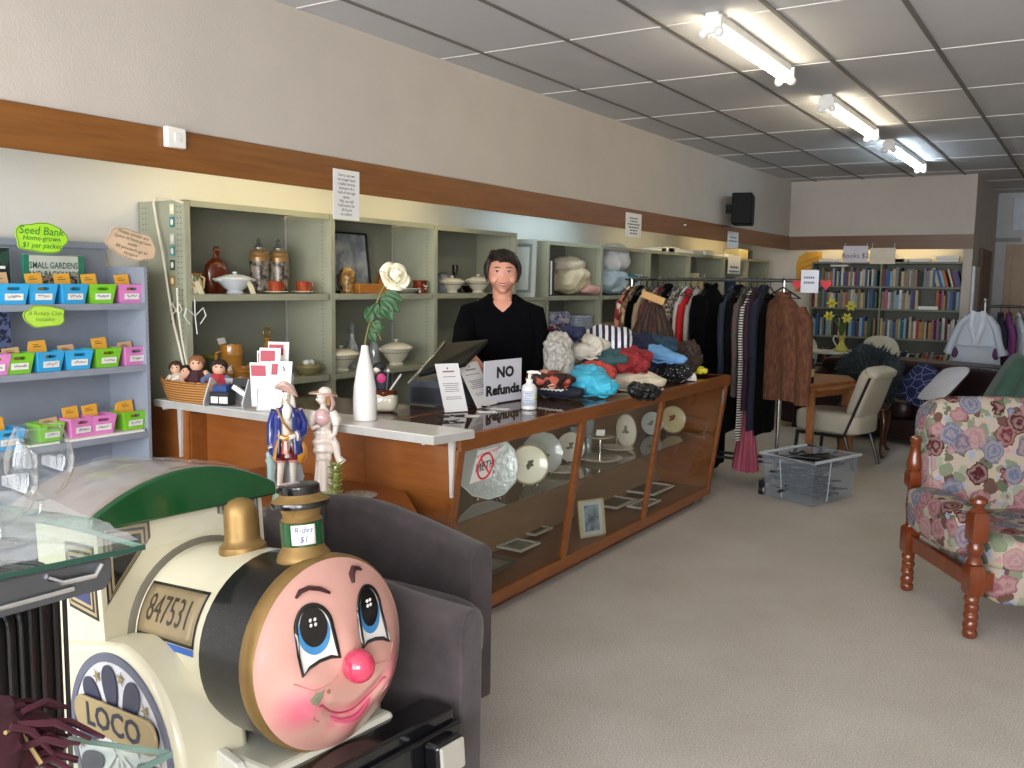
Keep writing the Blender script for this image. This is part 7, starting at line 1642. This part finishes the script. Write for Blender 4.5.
# cab
CX0, CX1, CW_, CT = -.88, -.535, .3, .965
mb = MB()
def cabtop(y): return CT+.085*(1-((y+.035)/.285)**2)
CR_ = .215; prof = [(-CW_, .3), (CR_, .3), (CR_, CT-.02)]+[(CR_-(CW_+CR_)*k/16, cabtop(CR_-(CW_+CR_)*k/16)-.03) for k in range(17)]+[(-CW_, CT-.02)]
mb.prism(prof, 'x', CX0, CX1); mb.build('cab', CRE, lo, smooth=False, bevel=.012, bseg=3, world=False)
arc = [(-.325+.575*k/24, cabtop(-.325+.575*k/24)) for k in range(25)]
mb = MB(); mb.prism([(arc[-1][0], arc[-1][1]-.02), (arc[0][0], arc[0][1]-.02)]+[(y, z+.018) for y, z in arc], 'x', CX0-.1, CX1+.03); mb.build('cab_roof', GRNP, lo, world=False, bevel=.008, bseg=3)
mb = MB(); mb.prism([(y*.985, z+.017) for y, z in arc]+[(y*.985, z+.0215) for y, z in arc[::-1]], 'x', CX0-.095, CX1+.018); mb.build('roof_reflection', mat('#8d8078', .3, var=.15, scale=6, coat=.5), lo, world=False)  # grey-tan layer: the ceiling's reflection in the film, put into the colour
def winpoly(pl, name, fr, x=None, y=None):
    cu = sum(p[0] for p in pl)/len(pl); cv = sum(p[1] for p in pl)/len(pl)
    for k, (s, e, m, nm) in enumerate(((1, .0015, mat('#1d1c1c', .3), 'window_border'), (.9, .0025, mat('#a59572', .4), 'window_trim'), (.8, .0035, mat('#2b2a28', .3), 'window_line'), (.72, .0045, mat('#a59572', .4), 'window_inlay'), (.62, .0055, fr, name))):
        q = [(cu+(a-cu)*s, cv+(b-cv)*s) for a, b in pl]; mb = MB()
        if x is not None: mb.sheet(q, .003, (x+e, 0, 0), (0, 1, 0), (0, 0, 1))
        else: mb.sheet(q, .003, (0, y-e, 0), (1, 0, 0), (0, 0, 1))
        mb.build(nm, m, lo, smooth=False, world=False)
winpoly([(-.285, .742), (-.27, .76), (-.152, .895), (-.152, .945), (-.285, .955)], 'front_window', mat('#0d0d0f', .15), x=CX1)
winpoly([(.2, .81), (.152, .885), (.06, .92), (.06, .965), (.2, .95)], 'front_window', mat('#0d0d0f', .15), x=CX1)
winpoly([(-.71, .72), (-.555, .7), (-.555, .9), (-.71, .9)], 'side_window', mat('#2b3564', .2), y=-CW_)
# side skirts with the wheel arches
WX, WZ, WR = -.45, .39, .25
for s in (-1, 1):
    sk = [(CX0, .16)]+[(CX0, .6), (CX1+.02, .655)]+[(WX+.276*math.cos(a), WZ+.276*math.sin(a)) for a in [PI*.47-PI*.47*k/14 for k in range(15)]]+[(WX+.276, .16)]
    mb = MB(); mb.prism(sk, 'y', s*.13, s*.325); mb.build('side_skirt', CRE, lo, smooth=True, bevel=.02, bseg=3, world=False)
WBL = mat('#7d86a0', .35, coat=.3); WWH = mat('#cfd0d6', .3, coat=.3); WNV = mat('#1f2946', .3, coat=.3)
for s in (-1, 1):
    y = s*.326; T = rotx(PI/2*s)
    wh = thing if False else None
    mb = MB(); mb.lathe([(WR-.022, -.004), (WR, -.004), (WR+.004, .012), (WR-.006, .02), (WR-.022, .014)], (WX, y, WZ), 56, T, cap=False); wl_ = mb.build('wheel', mat('#5b6074', .35, coat=.3), lo, world=False)
    mb = MB(); mb.lathe([(WR-.018, .0), (WR-.018, .004), (.001, .0045)], (WX, y, WZ), 48, T); mb.build('wheel_disc', WWH, wl_, world=False)
    yo = y+s*.0055
    for k in range(10):
        a = PI/2+.12+k*2*PI/10; c = (WX+.155*math.cos(a), WZ+.155*math.sin(a)); d = V(math.cos(a), 0, math.sin(a)); n_ = V(-d.z, 0, d.x)
        P = []
        for j in range(24): b = j*2*PI/24; P.append((.065*math.cos(b), (.034+.012*math.cos(b))*math.sin(b)))
        mb = MB(); mb.sheet([(p[0]*d.x+p[1]*n_.x, p[0]*d.z+p[1]*n_.z) for p in P] if s < 0 else [(p[0]*d.x+p[1]*n_.x, p[0]*d.z+p[1]*n_.z) for p in P][::-1], .0012, (c[0], yo, c[1]), (1, 0, 0), (0, 0, 1)); mb.build('wheel_petal', WNV, wl_, smooth=False, world=False)
        a2 = a+PI/10; mb = MB()
        st_ = [((.02 if j % 2 == 0 else .007)*math.cos(j*PI/5+a2), (.02 if j % 2 == 0 else .007)*math.sin(j*PI/5+a2)) for j in range(10)]
        mb.sheet(st_, .0012, (WX+.197*math.cos(a2), yo, WZ+.197*math.sin(a2)), (1, 0, 0), (0, 0, 1)); mb.build('gold_star', mat('#8c7d58', .4), wl_, smooth=False, world=False)
        mb = MB(); mb.sheet([(.02*math.cos(a2-.2), .02*math.sin(a2-.2)), (.1*math.cos(a2-.07), .1*math.sin(a2-.07)), (.1*math.cos(a2+.07), .1*math.sin(a2+.07)), (.02*math.cos(a2+.2), .02*math.sin(a2+.2))], .001, (WX, yo+s*.0012, WZ), (1, 0, 0), (0, 0, 1)); mb.build('wheel_ray', EW, wl_, smooth=False, world=False)
    mb = MB(); mb.prism([(WX+.0+p[0], WZ+.075+p[1]) for p in rrect(-.195, .205, -.045, .045, .044, 8)], 'y', y+s*.008, y+s*.017); pt = mb.build('name_plate', mat('#a6946c', .35, .2), wl_, bevel=.003, world=False)
    mb = MB(); mb.text('LOCO', .085, (WX+.005, y+s*.018, WZ+.075), (-s*1.0 if s > 0 else 1, 0, 0), (0, 0, 1), sx=1.12, bold=.002); mb.build('lettering', mat('#1d2238', .4), pt, smooth=False, world=False)
# number plate on the boiler
def bw(x, ang, e): a = math.radians(ang); r = (.226+.025*(x+.4) if x > -.4 else .226+.0222*(x+.4))+e; return V(x, -r*math.cos(a), CZ+r*math.sin(a))
for nm, x0, x1, a0, a1, e, m in (('plate_border', -.515, -.24, 8, 44, .001, mat('#191717', .3)), ('number_plate', -.508, -.247, 10, 42, .0022, mat('#9b8a6a', .35, .2))):
    mb = MB(); mb.grid(lambda u, v: bw(x0+(x1-x0)*u, a0+(a1-a0)*v, e), 8, 10); npo = mb.build(nm, m, lo, world=False, solid=.0012)
mb = MB(); mb.text('847531', .105, (0, 0, 0), wrap=lambda x, y: bw(-.378+x*.66, 26+math.degrees(y/.23)*1.0, .004)); mb.build('lettering', mat('#3a3226', .4), npo, smooth=False, world=False)
mb = MB(); mb.grid(lambda u, v: bw(-.515+.275*u, 3.5+4*v, .0012), 8, 3); mb.build('sky_reflection', mat('#2f62b8', .3), lo, world=False)  # blue sky highlight along the boiler, painted in as a strip
# front platform, bumper, chassis
mb = MB(); mb.prism([(-.3, .4), (.0, .4), (.06, .2), (.06, .1), (-.3, .1)], 'y', -.2, .2); mb.build('chassis', mat('#c9c6b8', .3, coat=.3), lo, smooth=False, bevel=.012, world=False)
for s in (-1, 1):
    mb = MB(); mb.prism([(-.19, .42), (-.1, .4), (.04, .1), (-.14, .1)], 'y', s*.2, s*.225); mb.build('front_plate', mat('#d8d6cc', .25, coat=.4), lo, smooth=False, bevel=.005, world=False)
mb = MB(); mb.box(-.02, .1, -.3, .33, .345, .385); mb.box(.03, .12, -.31, .34, .25, .35); mb.build('bumper_beam', BLKG, lo, smooth=False, bevel=.008, world=False)
for s in (-1, 1):
    mb = MB(); mb.box(.12, .175, s*.235-.05, s*.235+.05, .255, .345); bb = mb.build('buffer', BLKG, lo, smooth=False, bevel=.01, world=False)
    mb = MB(); mb.box(.17, .182, s*.235-.045, s*.235+.045, .26, .34); mb.build('buffer_face', mat('#a9a79c', .4), bb, smooth=False, bevel=.006, world=False)
mb = MB(); mb.M = Rl.to_4x4().inverted() @ Matrix.Translation(-base); mb.box(-2.4, -1.6, 1.42, 1.82, 0, .16); mb.build('floor_base', BLKG, lo, smooth=False, bevel=.02, world=False)
def LW(x, y, z): return base+Rl @ V(x, y, z)
# clear plastic sheet thrown over the cab roof
CLEAR = film('#e6e9ea', .1, .1, 'clear_film'); WRAP = film('#d9dde0', .34, .15, 'clear_wrap')
def drape(u, v):
    y = -.42+.66*v; x = -.98+.465*u
    yy = max(-.325, min(.245, y)); z = cabtop(yy)+.027; over = max(0, -.325-y)
    w = noise.noise(V(u*6, v*6, 3))*.012+noise.noise(V(u*15, v*11, 7))*.007
    return LW(x, yy-over*.25+w*(over > 0), z+abs(w)*1.2-over*1.1)
def flap(u, v):
    y = -.34+.52*u; w = noise.noise(V(u*7, v*4, 9))*.012+noise.noise(V(u*17, v*9, 2))*.005
    zt_ = .945; zb_ = .875+.02*u
    return LW(CX1+.04+.03*v+w, y, zt_+(zb_-zt_)*v)
mb = MB(); mb.grid(drape, 60, 60); mb.grid(flap, 60, 14); dp = tag(mb.build('plastic_sheet', CLEAR), 'clear crinkled plastic sheet draped over the toy train roof', 'plastic sheet')

# ------------------------------------------------------------------ glass display shelves beside the camera
SH_G = glass((.86, .93, .9), .1, .02, 'shelf_glass'); EDGE = mat('#0f3a2e', .15, coat=.5)
gs = thing('glass_shelf_unit', 'steel bracket shelf unit with green-edged glass shelves at the left', 'shelving', (-1.2, .35, 0))
GZ = 1.2
PV = Matrix.Translation((-1.025, .725, 0)); MB.DEF = PV @ Matrix.Rotation(-.185, 4, 'Z') @ PV.inverted()
mb = MB(); mb.M = Matrix.Identity(4); mb.prism([(-1.235, -.35), (-1.034, .725), (-1.5, .735), (-1.6, -.35)], 'z', GZ-.006, GZ); mb.build('glass_shelf', SH_G, gs, smooth=False)
mb = MB(); mb.box(-1.035, -1.032, -.35, .726, GZ-.0062, GZ+.0003); mb.build('glass_edge', EDGE, gs, smooth=False)
mb = MB(); mb.M = Matrix.Identity(4); mb.prism([(-1.034, .725), (-1.034, .7275), (-1.5, .7375), (-1.5, .735)], 'z', GZ-.0062, GZ+.0003); mb.build('glass_edge', mat('#5f8377', .2, coat=.5), gs, smooth=False)
mb = MB(); mb.M = Matrix.Identity(4); mb.prism([(-.985, -.35), (-.976, .716), (-1.45, .545), (-1.45, -.35)], 'z', .93, .937); mb.build('glass_shelf', SH_G, gs, smooth=False)
mb = MB(); mb.M = Matrix.Identity(4); mb.prism([(-.985, -.35), (-.982, -.35), (-.973, .717), (-.976, .716)], 'z', .9295, .9375); mb.prism([(-.976, .716), (-.973, .717), (-1.45, .548), (-1.45, .545)], 'z', .9295, .9375); mb.build('glass_edge', mat('#5f7a72', .15, coat=.5), gs, smooth=False)
STL = mat('#5d5f64', .38, .85, var=.08)
mb = MB(); br = [(-.35, 1.105), (.55, 1.14), (.645, 1.145)]+[(.672+.018*math.cos(a), 1.163+.018*math.sin(a)) for a in (-1.2, -.6, 0)]+[(.69, 1.186), (-.35, 1.186)]
mb.prism(br, 'x', -1.062, -1.052); mb.build('bracket_arm', STL, gs, smooth=False, bevel=.002)
mb = MB(); mb.tube([(-1.05, -.3, 1.128), (-1.05, .4, 1.146), (-1.05, .64, 1.158)], .004, 8); mb.build('bracket_rib', CHROME, gs)
mb = MB(); mb.tube([(-1.048, .61, 1.178), (-1.044, .625, 1.17), (-1.044, .665, 1.17), (-1.048, .675, 1.182)], .0035, 6); mb.build('glass_clip', CHROME, gs)
mb = MB(); mb.prism(br, 'x', -1.47, -1.46); mb.build('bracket_arm', STL, gs, smooth=False, bevel=.002)
for x in (-1.057, -1.465):
    mb = MB(); mb.box(x-.02, x+.02, -.39, -.35, 0, 1.5); mb.build('upright', STL, gs, smooth=False, bevel=.004)
    mb = MB(); mb.prism([(-.35, .85), (.6, .915), (.6, .929), (-.35, .929)], 'x', x-.005+.04, x+.005+.04); mb.build('lower_bracket', STL, gs, smooth=False)
MB.DEF = Matrix.Identity(4)
def balloon(c, s, label):
    t = thing('balloon_glass', label, 'glass', c, 0, 'balloon glasses on the top glass shelf')
    G = glass((.96, .97, .97), .05, .02, 'wine_glass', True)
    mb = MB(); mb.lathe([(.034*s, .001), (.03*s, .003), (.008*s, .006), (.0045*s, .012), (.0045*s, .03*s)], n=32); mb.build('foot', G, t, world=False)
    P = [(.005, .03), (.02, .036), (.042, .055), (.053, .085), (.053, .105), (.045, .135), (.036, .155), (.0355, .156)]
    mb = MB()
    for (r0_, z0_), (r1_, z1_) in zip(P, P[1:]):
        pass
    R = []
    for r, z in P: R.append([mb.v((r*s*math.cos(k*PI/20), r*s*math.sin(k*PI/20), z*s)) for k in range(40)])
    for A, B in zip(R, R[1:]):
        for k in range(40): mb.f([A[k], A[(k+1) % 40], B[(k+1) % 40], B[k]])
    mb.build('bowl', G, t, world=False)
    mb = MB(); mb.tube([(.0357*s*math.cos(k*PI/20), .0357*s*math.sin(k*PI/20), .156*s) for k in range(40)], .0011, 6, True); mb.build('rim', G, t, world=False)
balloon(at(42, 518, z=GZ+.001), .86, 'large balloon glass nearer the toy train roof on the top glass shelf'); balloon(at(2, 545, z=GZ+.001), .86, 'balloon glass cut by the left edge of the picture on the top shelf')
def drape2(u, v):
    x = -1.45+.40*u; y = .3+.425*v; w = noise.noise(V(u*5, v*7, 1))*.006+abs(noise.noise(V(u*11, v*13, 5)))*.006
    e = max(0, y-.73)*3+.0; return PV @ Matrix.Rotation(-.185, 4, 'Z') @ PV.inverted() @ V(x, y, GZ+.004+abs(w)-e*.6)
mb = MB(); mb.grid(drape2, 40, 40); tag(mb.build('plastic_wrap', WRAP), 'crumpled clear plastic wrap lying on the top glass shelf under the glasses', 'plastic wrap')
# maroon tasselled scarf on the lower glass
MAR = mat('#3c0d1c', .9, var=.25, scale=30); GTH = mat('#8a7448', .7)
c = V(-1.09, .43, .938)
sc_ = thing('maroon_scarf', 'maroon tasselled scarf with gold threads heaped on the lower glass shelf', 'scarf', c)
f = lumps(71, .022, 16); mb = MB(); mb.ball((0, 0, .05), (.085, .17, .052), 60, 36, .8, fn=f); mb.build('folds', MAR, sc_, world=False)
g = random.Random(9)
for k in range(90):
    y0 = .1+g.uniform(0, .04); x0 = g.uniform(-.07, .075); z0 = .02+.075*g.random()
    e = V(x0*1.15+g.uniform(-.01, .015), y0+g.uniform(.04, .075), max(.004, z0*.7+g.uniform(-.02, .012)))
    mb = MB(); mb.tube([(x0, y0, z0), ((x0+e.x)/2, (y0+e.y)/2, (z0+e.z)/2+.012), e], [.0048, .0045, .0025], 5); mb.build('tassel_strand', MAR, sc_, world=False)
for k in range(9):
    y0 = -.14+.03*k; mb = MB(); mb.tube([(.02+.05*math.sin(k), y0, .1+.01*math.cos(k*2)), (.06, y0+.02, .085), (.088, y0+.03, .045)], .0028, 5); mb.build('gold_thread', GTH, sc_, world=False)
mb = MB(); mb.ball((.075, .03, .075), (.012, .009, .009), 12, 8); mb.build('gold_bead', mat('#b59a4a', .3, .7), sc_, world=False)
# black cases standing behind the shelf unit
for k, (x, y, L) in enumerate(((-1.8, .84, 'black ribbed case with shiny piping, nearest the toy train cab'), (-1.72, .71, 'black ribbed case with shiny piping behind the steel bracket'))):
    t = thing('black_case', L, 'case', (x, y, 0), .45, 'black cases behind the shelf unit')
    mb = MB(); P = rrect(-.2, .2, .02, .995, .06, 6); mb.prism(P, 'y', -.05, .05); mb.build('shell', mat('#060607', .5), t, smooth=False, bevel=.01, world=False)
    for yy in (-.052, -.02, .02, .052):
        mb = MB(); mb.tube([(a, yy, b) for a, b in rrect(-.203, .203, .017, .998, .06, 6)], .0045, 6, True); mb.build('piping', mat('#2a2b2e', .15, .4), t, world=False)
# corner of a wooden stand under the scarf and small trinkets
t = thing('wooden_post', 'brown wooden post at the bottom left corner below the scarf', 'post', (-1.12, .565, 0))
mb = MB(); mb.box(-1.145, -1.115, .545, .578, 0, .925); mb.build('shaft', M_wood, t, smooth=False, bevel=.003)
mb = MB(); mb.box(-1.17, -1.09, .52, .6, 0, .03); mb.build('base', M_wooddk, t, smooth=False, bevel=.003)
# ------------------------------------------------------------------ porcelain figurines on the console table
ZF = .662
def P_(c, rough=.12): return mat(c, rough, coat=.7, var=.06, scale=30)
fq = V(-2.69, 2.55, ZF)
mu = thing('musketeer_figurine', 'porcelain musketeer figurine in blue coat with gold sash and plumed hat', 'figurine', fq, .8)
WHP = P_('#d9d3c8'); BLU = P_('#1d2a74'); GLD = P_('#c0842a'); MARN = P_('#6a1420'); PKH = P_('#b87468')
mb = MB(); mb.lathe([(.07, 0), (.082, .008), (.078, .03), (.06, .045), (.001, .05)], n=28, sy=.75, wob=lambda a, z: 1+.05*math.sin(5*a)); mb.build('base', P_('#9fb8a2'), mu, world=False)
mb = MB()
mb.tube([(-.028, -.005, .19), (-.036, -.012, .12), (-.045, -.018, .05)], [.024, .018, .013], 12); mb.tube([(-.045, -.02, .06), (-.052, -.05, .048)], [.014, .011], 10)
mb.tube([(.03, .005, .19), (.03, -.004, .12), (.032, .0, .05)], [.024, .019, .013], 12); mb.tube([(.032, -.005, .06), (.042, -.038, .048)], [.014, .011], 10)
mb.tube([(0, 0, .18), (0, 0, .25), (0, 0, .34), (0, 0, .38)], [.035, .038, .042, .02], 14); mb.tube([(0, 0, .37), (0, 0, .41)], .014, 10)
mb.ball((0, -.004, .425), (.021, .023, .028), 18, 14); mb.ball((0, -.028, .42), (.005, .006, .005), 8, 6)
mb.ball((-.077, -.02, .21), (.012, .012, .016), 10, 8); mb.ball((.032, -.05, .27), (.016, .012, .012), 10, 8)
for k in range(4): mb.tube([(-.082+.006*k, -.024, .207), (-.086+.007*k, -.03, .19)], .0035, 6)
for k in range(4): mb.tube([(.022, -.056, .277-.006*k), (.008, -.056, .275-.006*k)], .0035, 6)
mb.build('body', WHP, mu, remesh=.0035, world=False, relax=2)
for s in (-1, 1):
    x = -.045 if s < 0 else .037
    mb = MB(); mb.ball((x-.004, -.04, .052), (.013, .03, .012), 12, 8); mb.build('shoe', P_('#15110f'), mu, world=False)
    mb = MB(); mb.ball((x, -.028, .066), (.013, .012, .006), 10, 6); mb.build('shoe_bow', GLD, mu, world=False)
    mb = MB(); mb.ball((s*.008, -.0265, .43), (.0032, .002, .0022), 8, 6); mb.build('eye', INK, mu, world=False)
mb = MB(); mb.tube([(-.005, -.0275, .411), (.005, -.0275, .411)], .0016, 6); mb.build('mouth', P_('#a04038'), mu, world=False)
mb = MB()
for s in (-1, 1): mb.tube([(s*.025, 0, .235), (s*.03, -.004, .2), (s*.034, -.006, .165)], [.032, .036, .03], 14)
mb.build('breeches', MARN, mu, world=False)
mb = MB()
for s in (-1, 1): mb.tube([(s*.034+.028*math.cos(k*PI/6), -.006+.028*math.sin(k*PI/6), .166+.004*(k % 2)) for k in range(12)], .005, 6, True)
mb.build('breeches_trim', P_('#c98a80'), mu, world=False)
mb = MB()
def coat(u, v):
    a = PI*.5+.5+(2*PI-1.0)*u; z = .385-.19*v; w = (.03+.045*min(1, v*6)**.7)*(1 if v < .5 else 1+.55*(v-.5)); d = (.028+.016*min(1, v*6))*(1 if v < .5 else 1+.9*(v-.5))
    a = -PI/2+.42+(2*PI-.84)*u
    return V(w*math.cos(a), d*math.sin(a), z+.006*math.sin(a*6)*v)
mb.grid(coat, 40, 24); mb.build('coat', BLU, mu, solid=.008, world=False)
for s, P in ((-1, [(-.06, 0, .365), (-.082, .01, .31), (-.084, -.005, .255), (-.079, -.015, .225)]), (1, [(.06, 0, .365), (.092, .005, .315), (.088, -.02, .28), (.052, -.042, .27)])):
    mb = MB(); mb.tube(P, [.024, .024, .021, .024], 12); mb.build('sleeve', BLU, mu, world=False)
    mb = MB(); e = Vector(P[-1]); d = (e-Vector(P[-2])).normalized(); mb.tube([e-d*.006, e+d*.006], [.024, .02], 12); mb.build('cuff', WHP, mu, world=False)
mb = MB(); mb.tube([(-.045, -.03, .375), (-.02, -.052, .33), (.02, -.056, .29), (.05, -.04, .265)], .009, 8, flat=.5); mb.tube([(-.045, -.03, .375), (-.05, .01, .37), (-.02, .035, .34)], .009, 8, flat=.5); mb.build('baldric', P_('#a8783c'), mu, world=False)
mb = MB(); mb.tube([(.058*math.cos(k*PI/12), .05*math.sin(k*PI/12), .268+.006*math.sin(k)) for k in range(24)], .011, 8, True); mb.build('sash', GLD, mu, world=False)
mb = MB(); mb.ball((.075, -.012, .2), (.028, .024, .046), 16, 10, fn=lumps(81, .008, 40)); mb.build('sash_bow', GLD, mu, world=False)
mb = MB(); mb.tube([(-.045, -.045, .26), (-.058, -.05, .22), (-.066, -.048, .18)], [.01, .018, .022], 8, flat=.4); mb.build('sash_tail', GLD, mu, world=False)
mb = MB(); mb.tube([(-.01, -.045, .25), (-.012, -.05, .2)], [.014, .024], 8, flat=.35); mb.build('waistcoat_flap', P_('#b5624c'), mu, world=False)
mb = MB(); mb.ball((.004, -.034, .365), (.024, .018, .032), 16, 12, fn=lumps(82, .005, 70)); mb.build('jabot', P_('#e2ddd2'), mu, world=False)
for s in (-1, 1):
    mb = MB(); mb.tube([(s*.02, .004, .44), (s*.03, .002, .41), (s*.036, -.006, .375), (s*.034, -.012, .35)], [.012, .014, .014, .008], 8); mb.build('hair_lock', P_('#cfc4b4'), mu, world=False)
mb = MB(); mb.grid(lambda u, v: V(.0+(.018+.042*v)*math.cos(2*PI*u), .0+(.018+.036*v)*math.sin(2*PI*u), .445+.02*math.cos(2*(2*PI*u))*v*-.9+.014*v-.3*((.018+.042*v)*math.cos(2*PI*u))), 36, 8, cu=True); mb.build('hat_brim', P_('#c9a294'), mu, solid=.006, world=False)
mb = MB(); mb.ball((.004, .002, .452), (.03, .027, .02), 18, 10); mb.build('hat_crown', P_('#8e3038'), mu, world=False)
mb = MB(); mb.tube([(-.035, -.012, .472), (-.01, -.02, .474), (.025, -.018, .46), (.05, -.008, .435)], [.008, .014, .015, .006], 8); mb.build('hat_plume', P_('#d8c4b4'), mu, world=False)
mb = MB(); mb.tube([(-.075, .0, .04), (-.085, .0, .1), (-.082, -.005, .16), (-.098, -.01, .205)], [.026, .022, .026, .014], 10); mb.tube([(-.084, .0, .14), (-.11, -.004, .175)], [.014, .008], 8); mb.build('tree_stump', P_('#9db4b4'), mu, world=False)
mb = MB(); mb.ball((.035, .035, .095), (.05, .028, .075), 18, 12, fn=lumps(83, .012, 30)); mb.build('rock', P_('#a8acb0'), mu, world=False)
fl_ = V(-2.635, 2.7, ZF)
mu.scale = (.74, .85, 1)
la = thing('lady_figurine', 'white porcelain lady figurine with bonnet beside a green leafy stem', 'figurine', fl_, .7)
WL = P_('#dccfc4'); PK = P_('#c9a3a2')
mb = MB(); mb.lathe([(.06, 0), (.074, .006), (.07, .02), (.04, .03), (.001, .032)], n=28, wob=lambda a, z: 1+.06*math.sin(6*a)); mb.build('base', P_('#a9b86a'), la, world=False)
mb = MB(); mb.grid(lambda u, v: V((.046-.012*math.sin(v*PI*.8)+.0*v)*math.cos(2*PI*u)*(1+.07*math.cos(9*2*PI*u)*(1-v)), (.04-.008*math.sin(v*PI))*math.sin(2*PI*u)*(1+.07*math.cos(9*2*PI*u)*(1-v)), .018+.25*v), 72, 22, cu=True, capv=True); mb.build('skirt', WL, la, world=False)
mb = MB(); mb.tube([(0, 0, .25), (0, 0, .29), (0, -.003, .34), (0, 0, .365)], [.034, .028, .034, .018], 14); mb.tube([(0, 0, .36), (-.003, -.003, .392)], .0125, 10); mb.ball((-.008, -.006, .408), (.02, .022, .027), 18, 14); mb.ball((-.026, -.018, .404), .0055, 8, 6)
for s, A in ((-1, [(-.036, -.005, .345), (-.052, -.02, .305), (-.04, -.045, .29), (-.018, -.052, .3)]), (1, [(.036, 0, .345), (.05, -.005, .3), (.046, -.03, .265), (.03, -.045, .245)])):
    mb.tube(A, [.016, .013, .01, .008], 10); e = Vector(A[-1]); mb.ball(e, (.009, .008, .007), 8, 6)
    for k in range(4): mb.tube([e+V(-.004+.003*k, -.004, .002), e+V(-.01+.006*k, -.014, .004-.003*k)], .0026, 5)
mb.build('body', WL, la, remesh=.0034, world=False, relax=2)
mb = MB(); mb.ball((-.004, -.012, .328), (.03, .028, .034), 18, 12, fn=lumps(84, .006, 60)); mb.build('bodice', PK, la, world=False)
def swag(p):
    a = math.atan2(p.y, p.x); return p*(1+.09*math.sin(p.z*170+2.2*math.sin(a))+.04*math.sin(a*7))
mb = MB(); mb.ball((0, -.004, .215), (.046, .041, .07), 48, 40, .85, fn=swag); mb.build('drapery', WL, la, world=False)
mb = MB(); mb.tube([(.03, -.03, .265), (.05, -.035, .22), (.058, -.03, .17), (.075, -.03, .145)], [.012, .016, .014, .022], 10); mb.build('fallen_drape', WL, la, world=False)
for s in (-1, 1):
    mb = MB(); mb.tube([(s*.034, 0, .35), (s*.052, -.01, .315), (s*.05, -.024, .295)], [.018, .022, .012], 10); mb.build('puff_sleeve', WL, la, world=False)
mb = MB(); mb.grid(lambda u, v: V(-.002+(.02+.03*v)*math.cos(2*PI*u)*1.15, (.02+.026*v)*math.sin(2*PI*u), .425+.006*v-.016*v*math.cos(2*PI*u)*math.cos(2*PI*u)*(1 if math.cos(2*PI*u) > 0 else .2)), 32, 8, cu=True); mb.build('bonnet_brim', P_('#c99a86'), la, solid=.006, world=False)
mb = MB(); mb.ball((.006, .004, .432), (.028, .026, .022), 18, 10); mb.build('bonnet_crown', WL, la, world=False)
mb = MB(); mb.tube([(.03, .0, .42), (.04, -.004, .385), (.03, -.016, .355)], [.01, .014, .01], 8, flat=.5); mb.build('bonnet_ribbon', PK, la, world=False)
mb = MB(); mb.tube([(-.0, .01, .425), (.014, .018, .4), (.016, .014, .375)], [.02, .02, .014], 10); mb.build('hair', P_('#b58a5c'), la, world=False)
for s in (-1, 1): mb = MB(); mb.ball((-.014+s*.009, -.027+.004*(s < 0)*1, .412), (.003, .002, .002), 8, 6); mb.build('eye', INK, la, world=False)
mb = MB(); mb.tube([(-.02, -.026, .395), (-.011, -.0275, .394)], .0014, 6); mb.build('mouth', P_('#a04038'), la, world=False)
LG = P_('#8d9650'); mb = MB(); mb.tube([(.045, -.045, .015), (.05, -.05, .08), (.054, -.045, .14)], [.011, .012, .01], 8); stem = mb.build('leafy_stem', LG, la, world=False)
g = random.Random(4)
for k in range(22):
    z = .02+.125*k/22; a = k*2.4; c = V(.05, -.047, z); d = V(math.cos(a), math.sin(a)*.8, .55).normalized()
    mb = MB(); mb.ball(c+d*.018, (.021, .013, .004), 10, 6, rot=d.to_track_quat('X', 'Z').to_matrix()); mb.build('leaf', LG, la, world=False)
q = at(358, 495.5, z=ZF); mb = MB()
mb.lathe([(.001, .001), (.06, .001), (.078, .001), (.08, .003), (.06, .004), (.001, .004)], q, 60, wob=lambda a, z: 1+.035*math.cos(18*a)); tag(mb.build('lace_doily', two('#b9b2a8', '#8a7a68', 120, .4, .6, .8)), 'round lace doily on the console table right of the lady figurine', 'doily')
scn.view_settings.view_transform = 'Standard'; scn.view_settings.look = 'None'
scn.view_settings.exposure = 0; scn.view_settings.gamma = 1; scn.view_settings.use_curve_mapping = False
scn.cycles.use_denoising = True
scn.cycles.max_bounces = 8; scn.cycles.transparent_max_bounces = 16
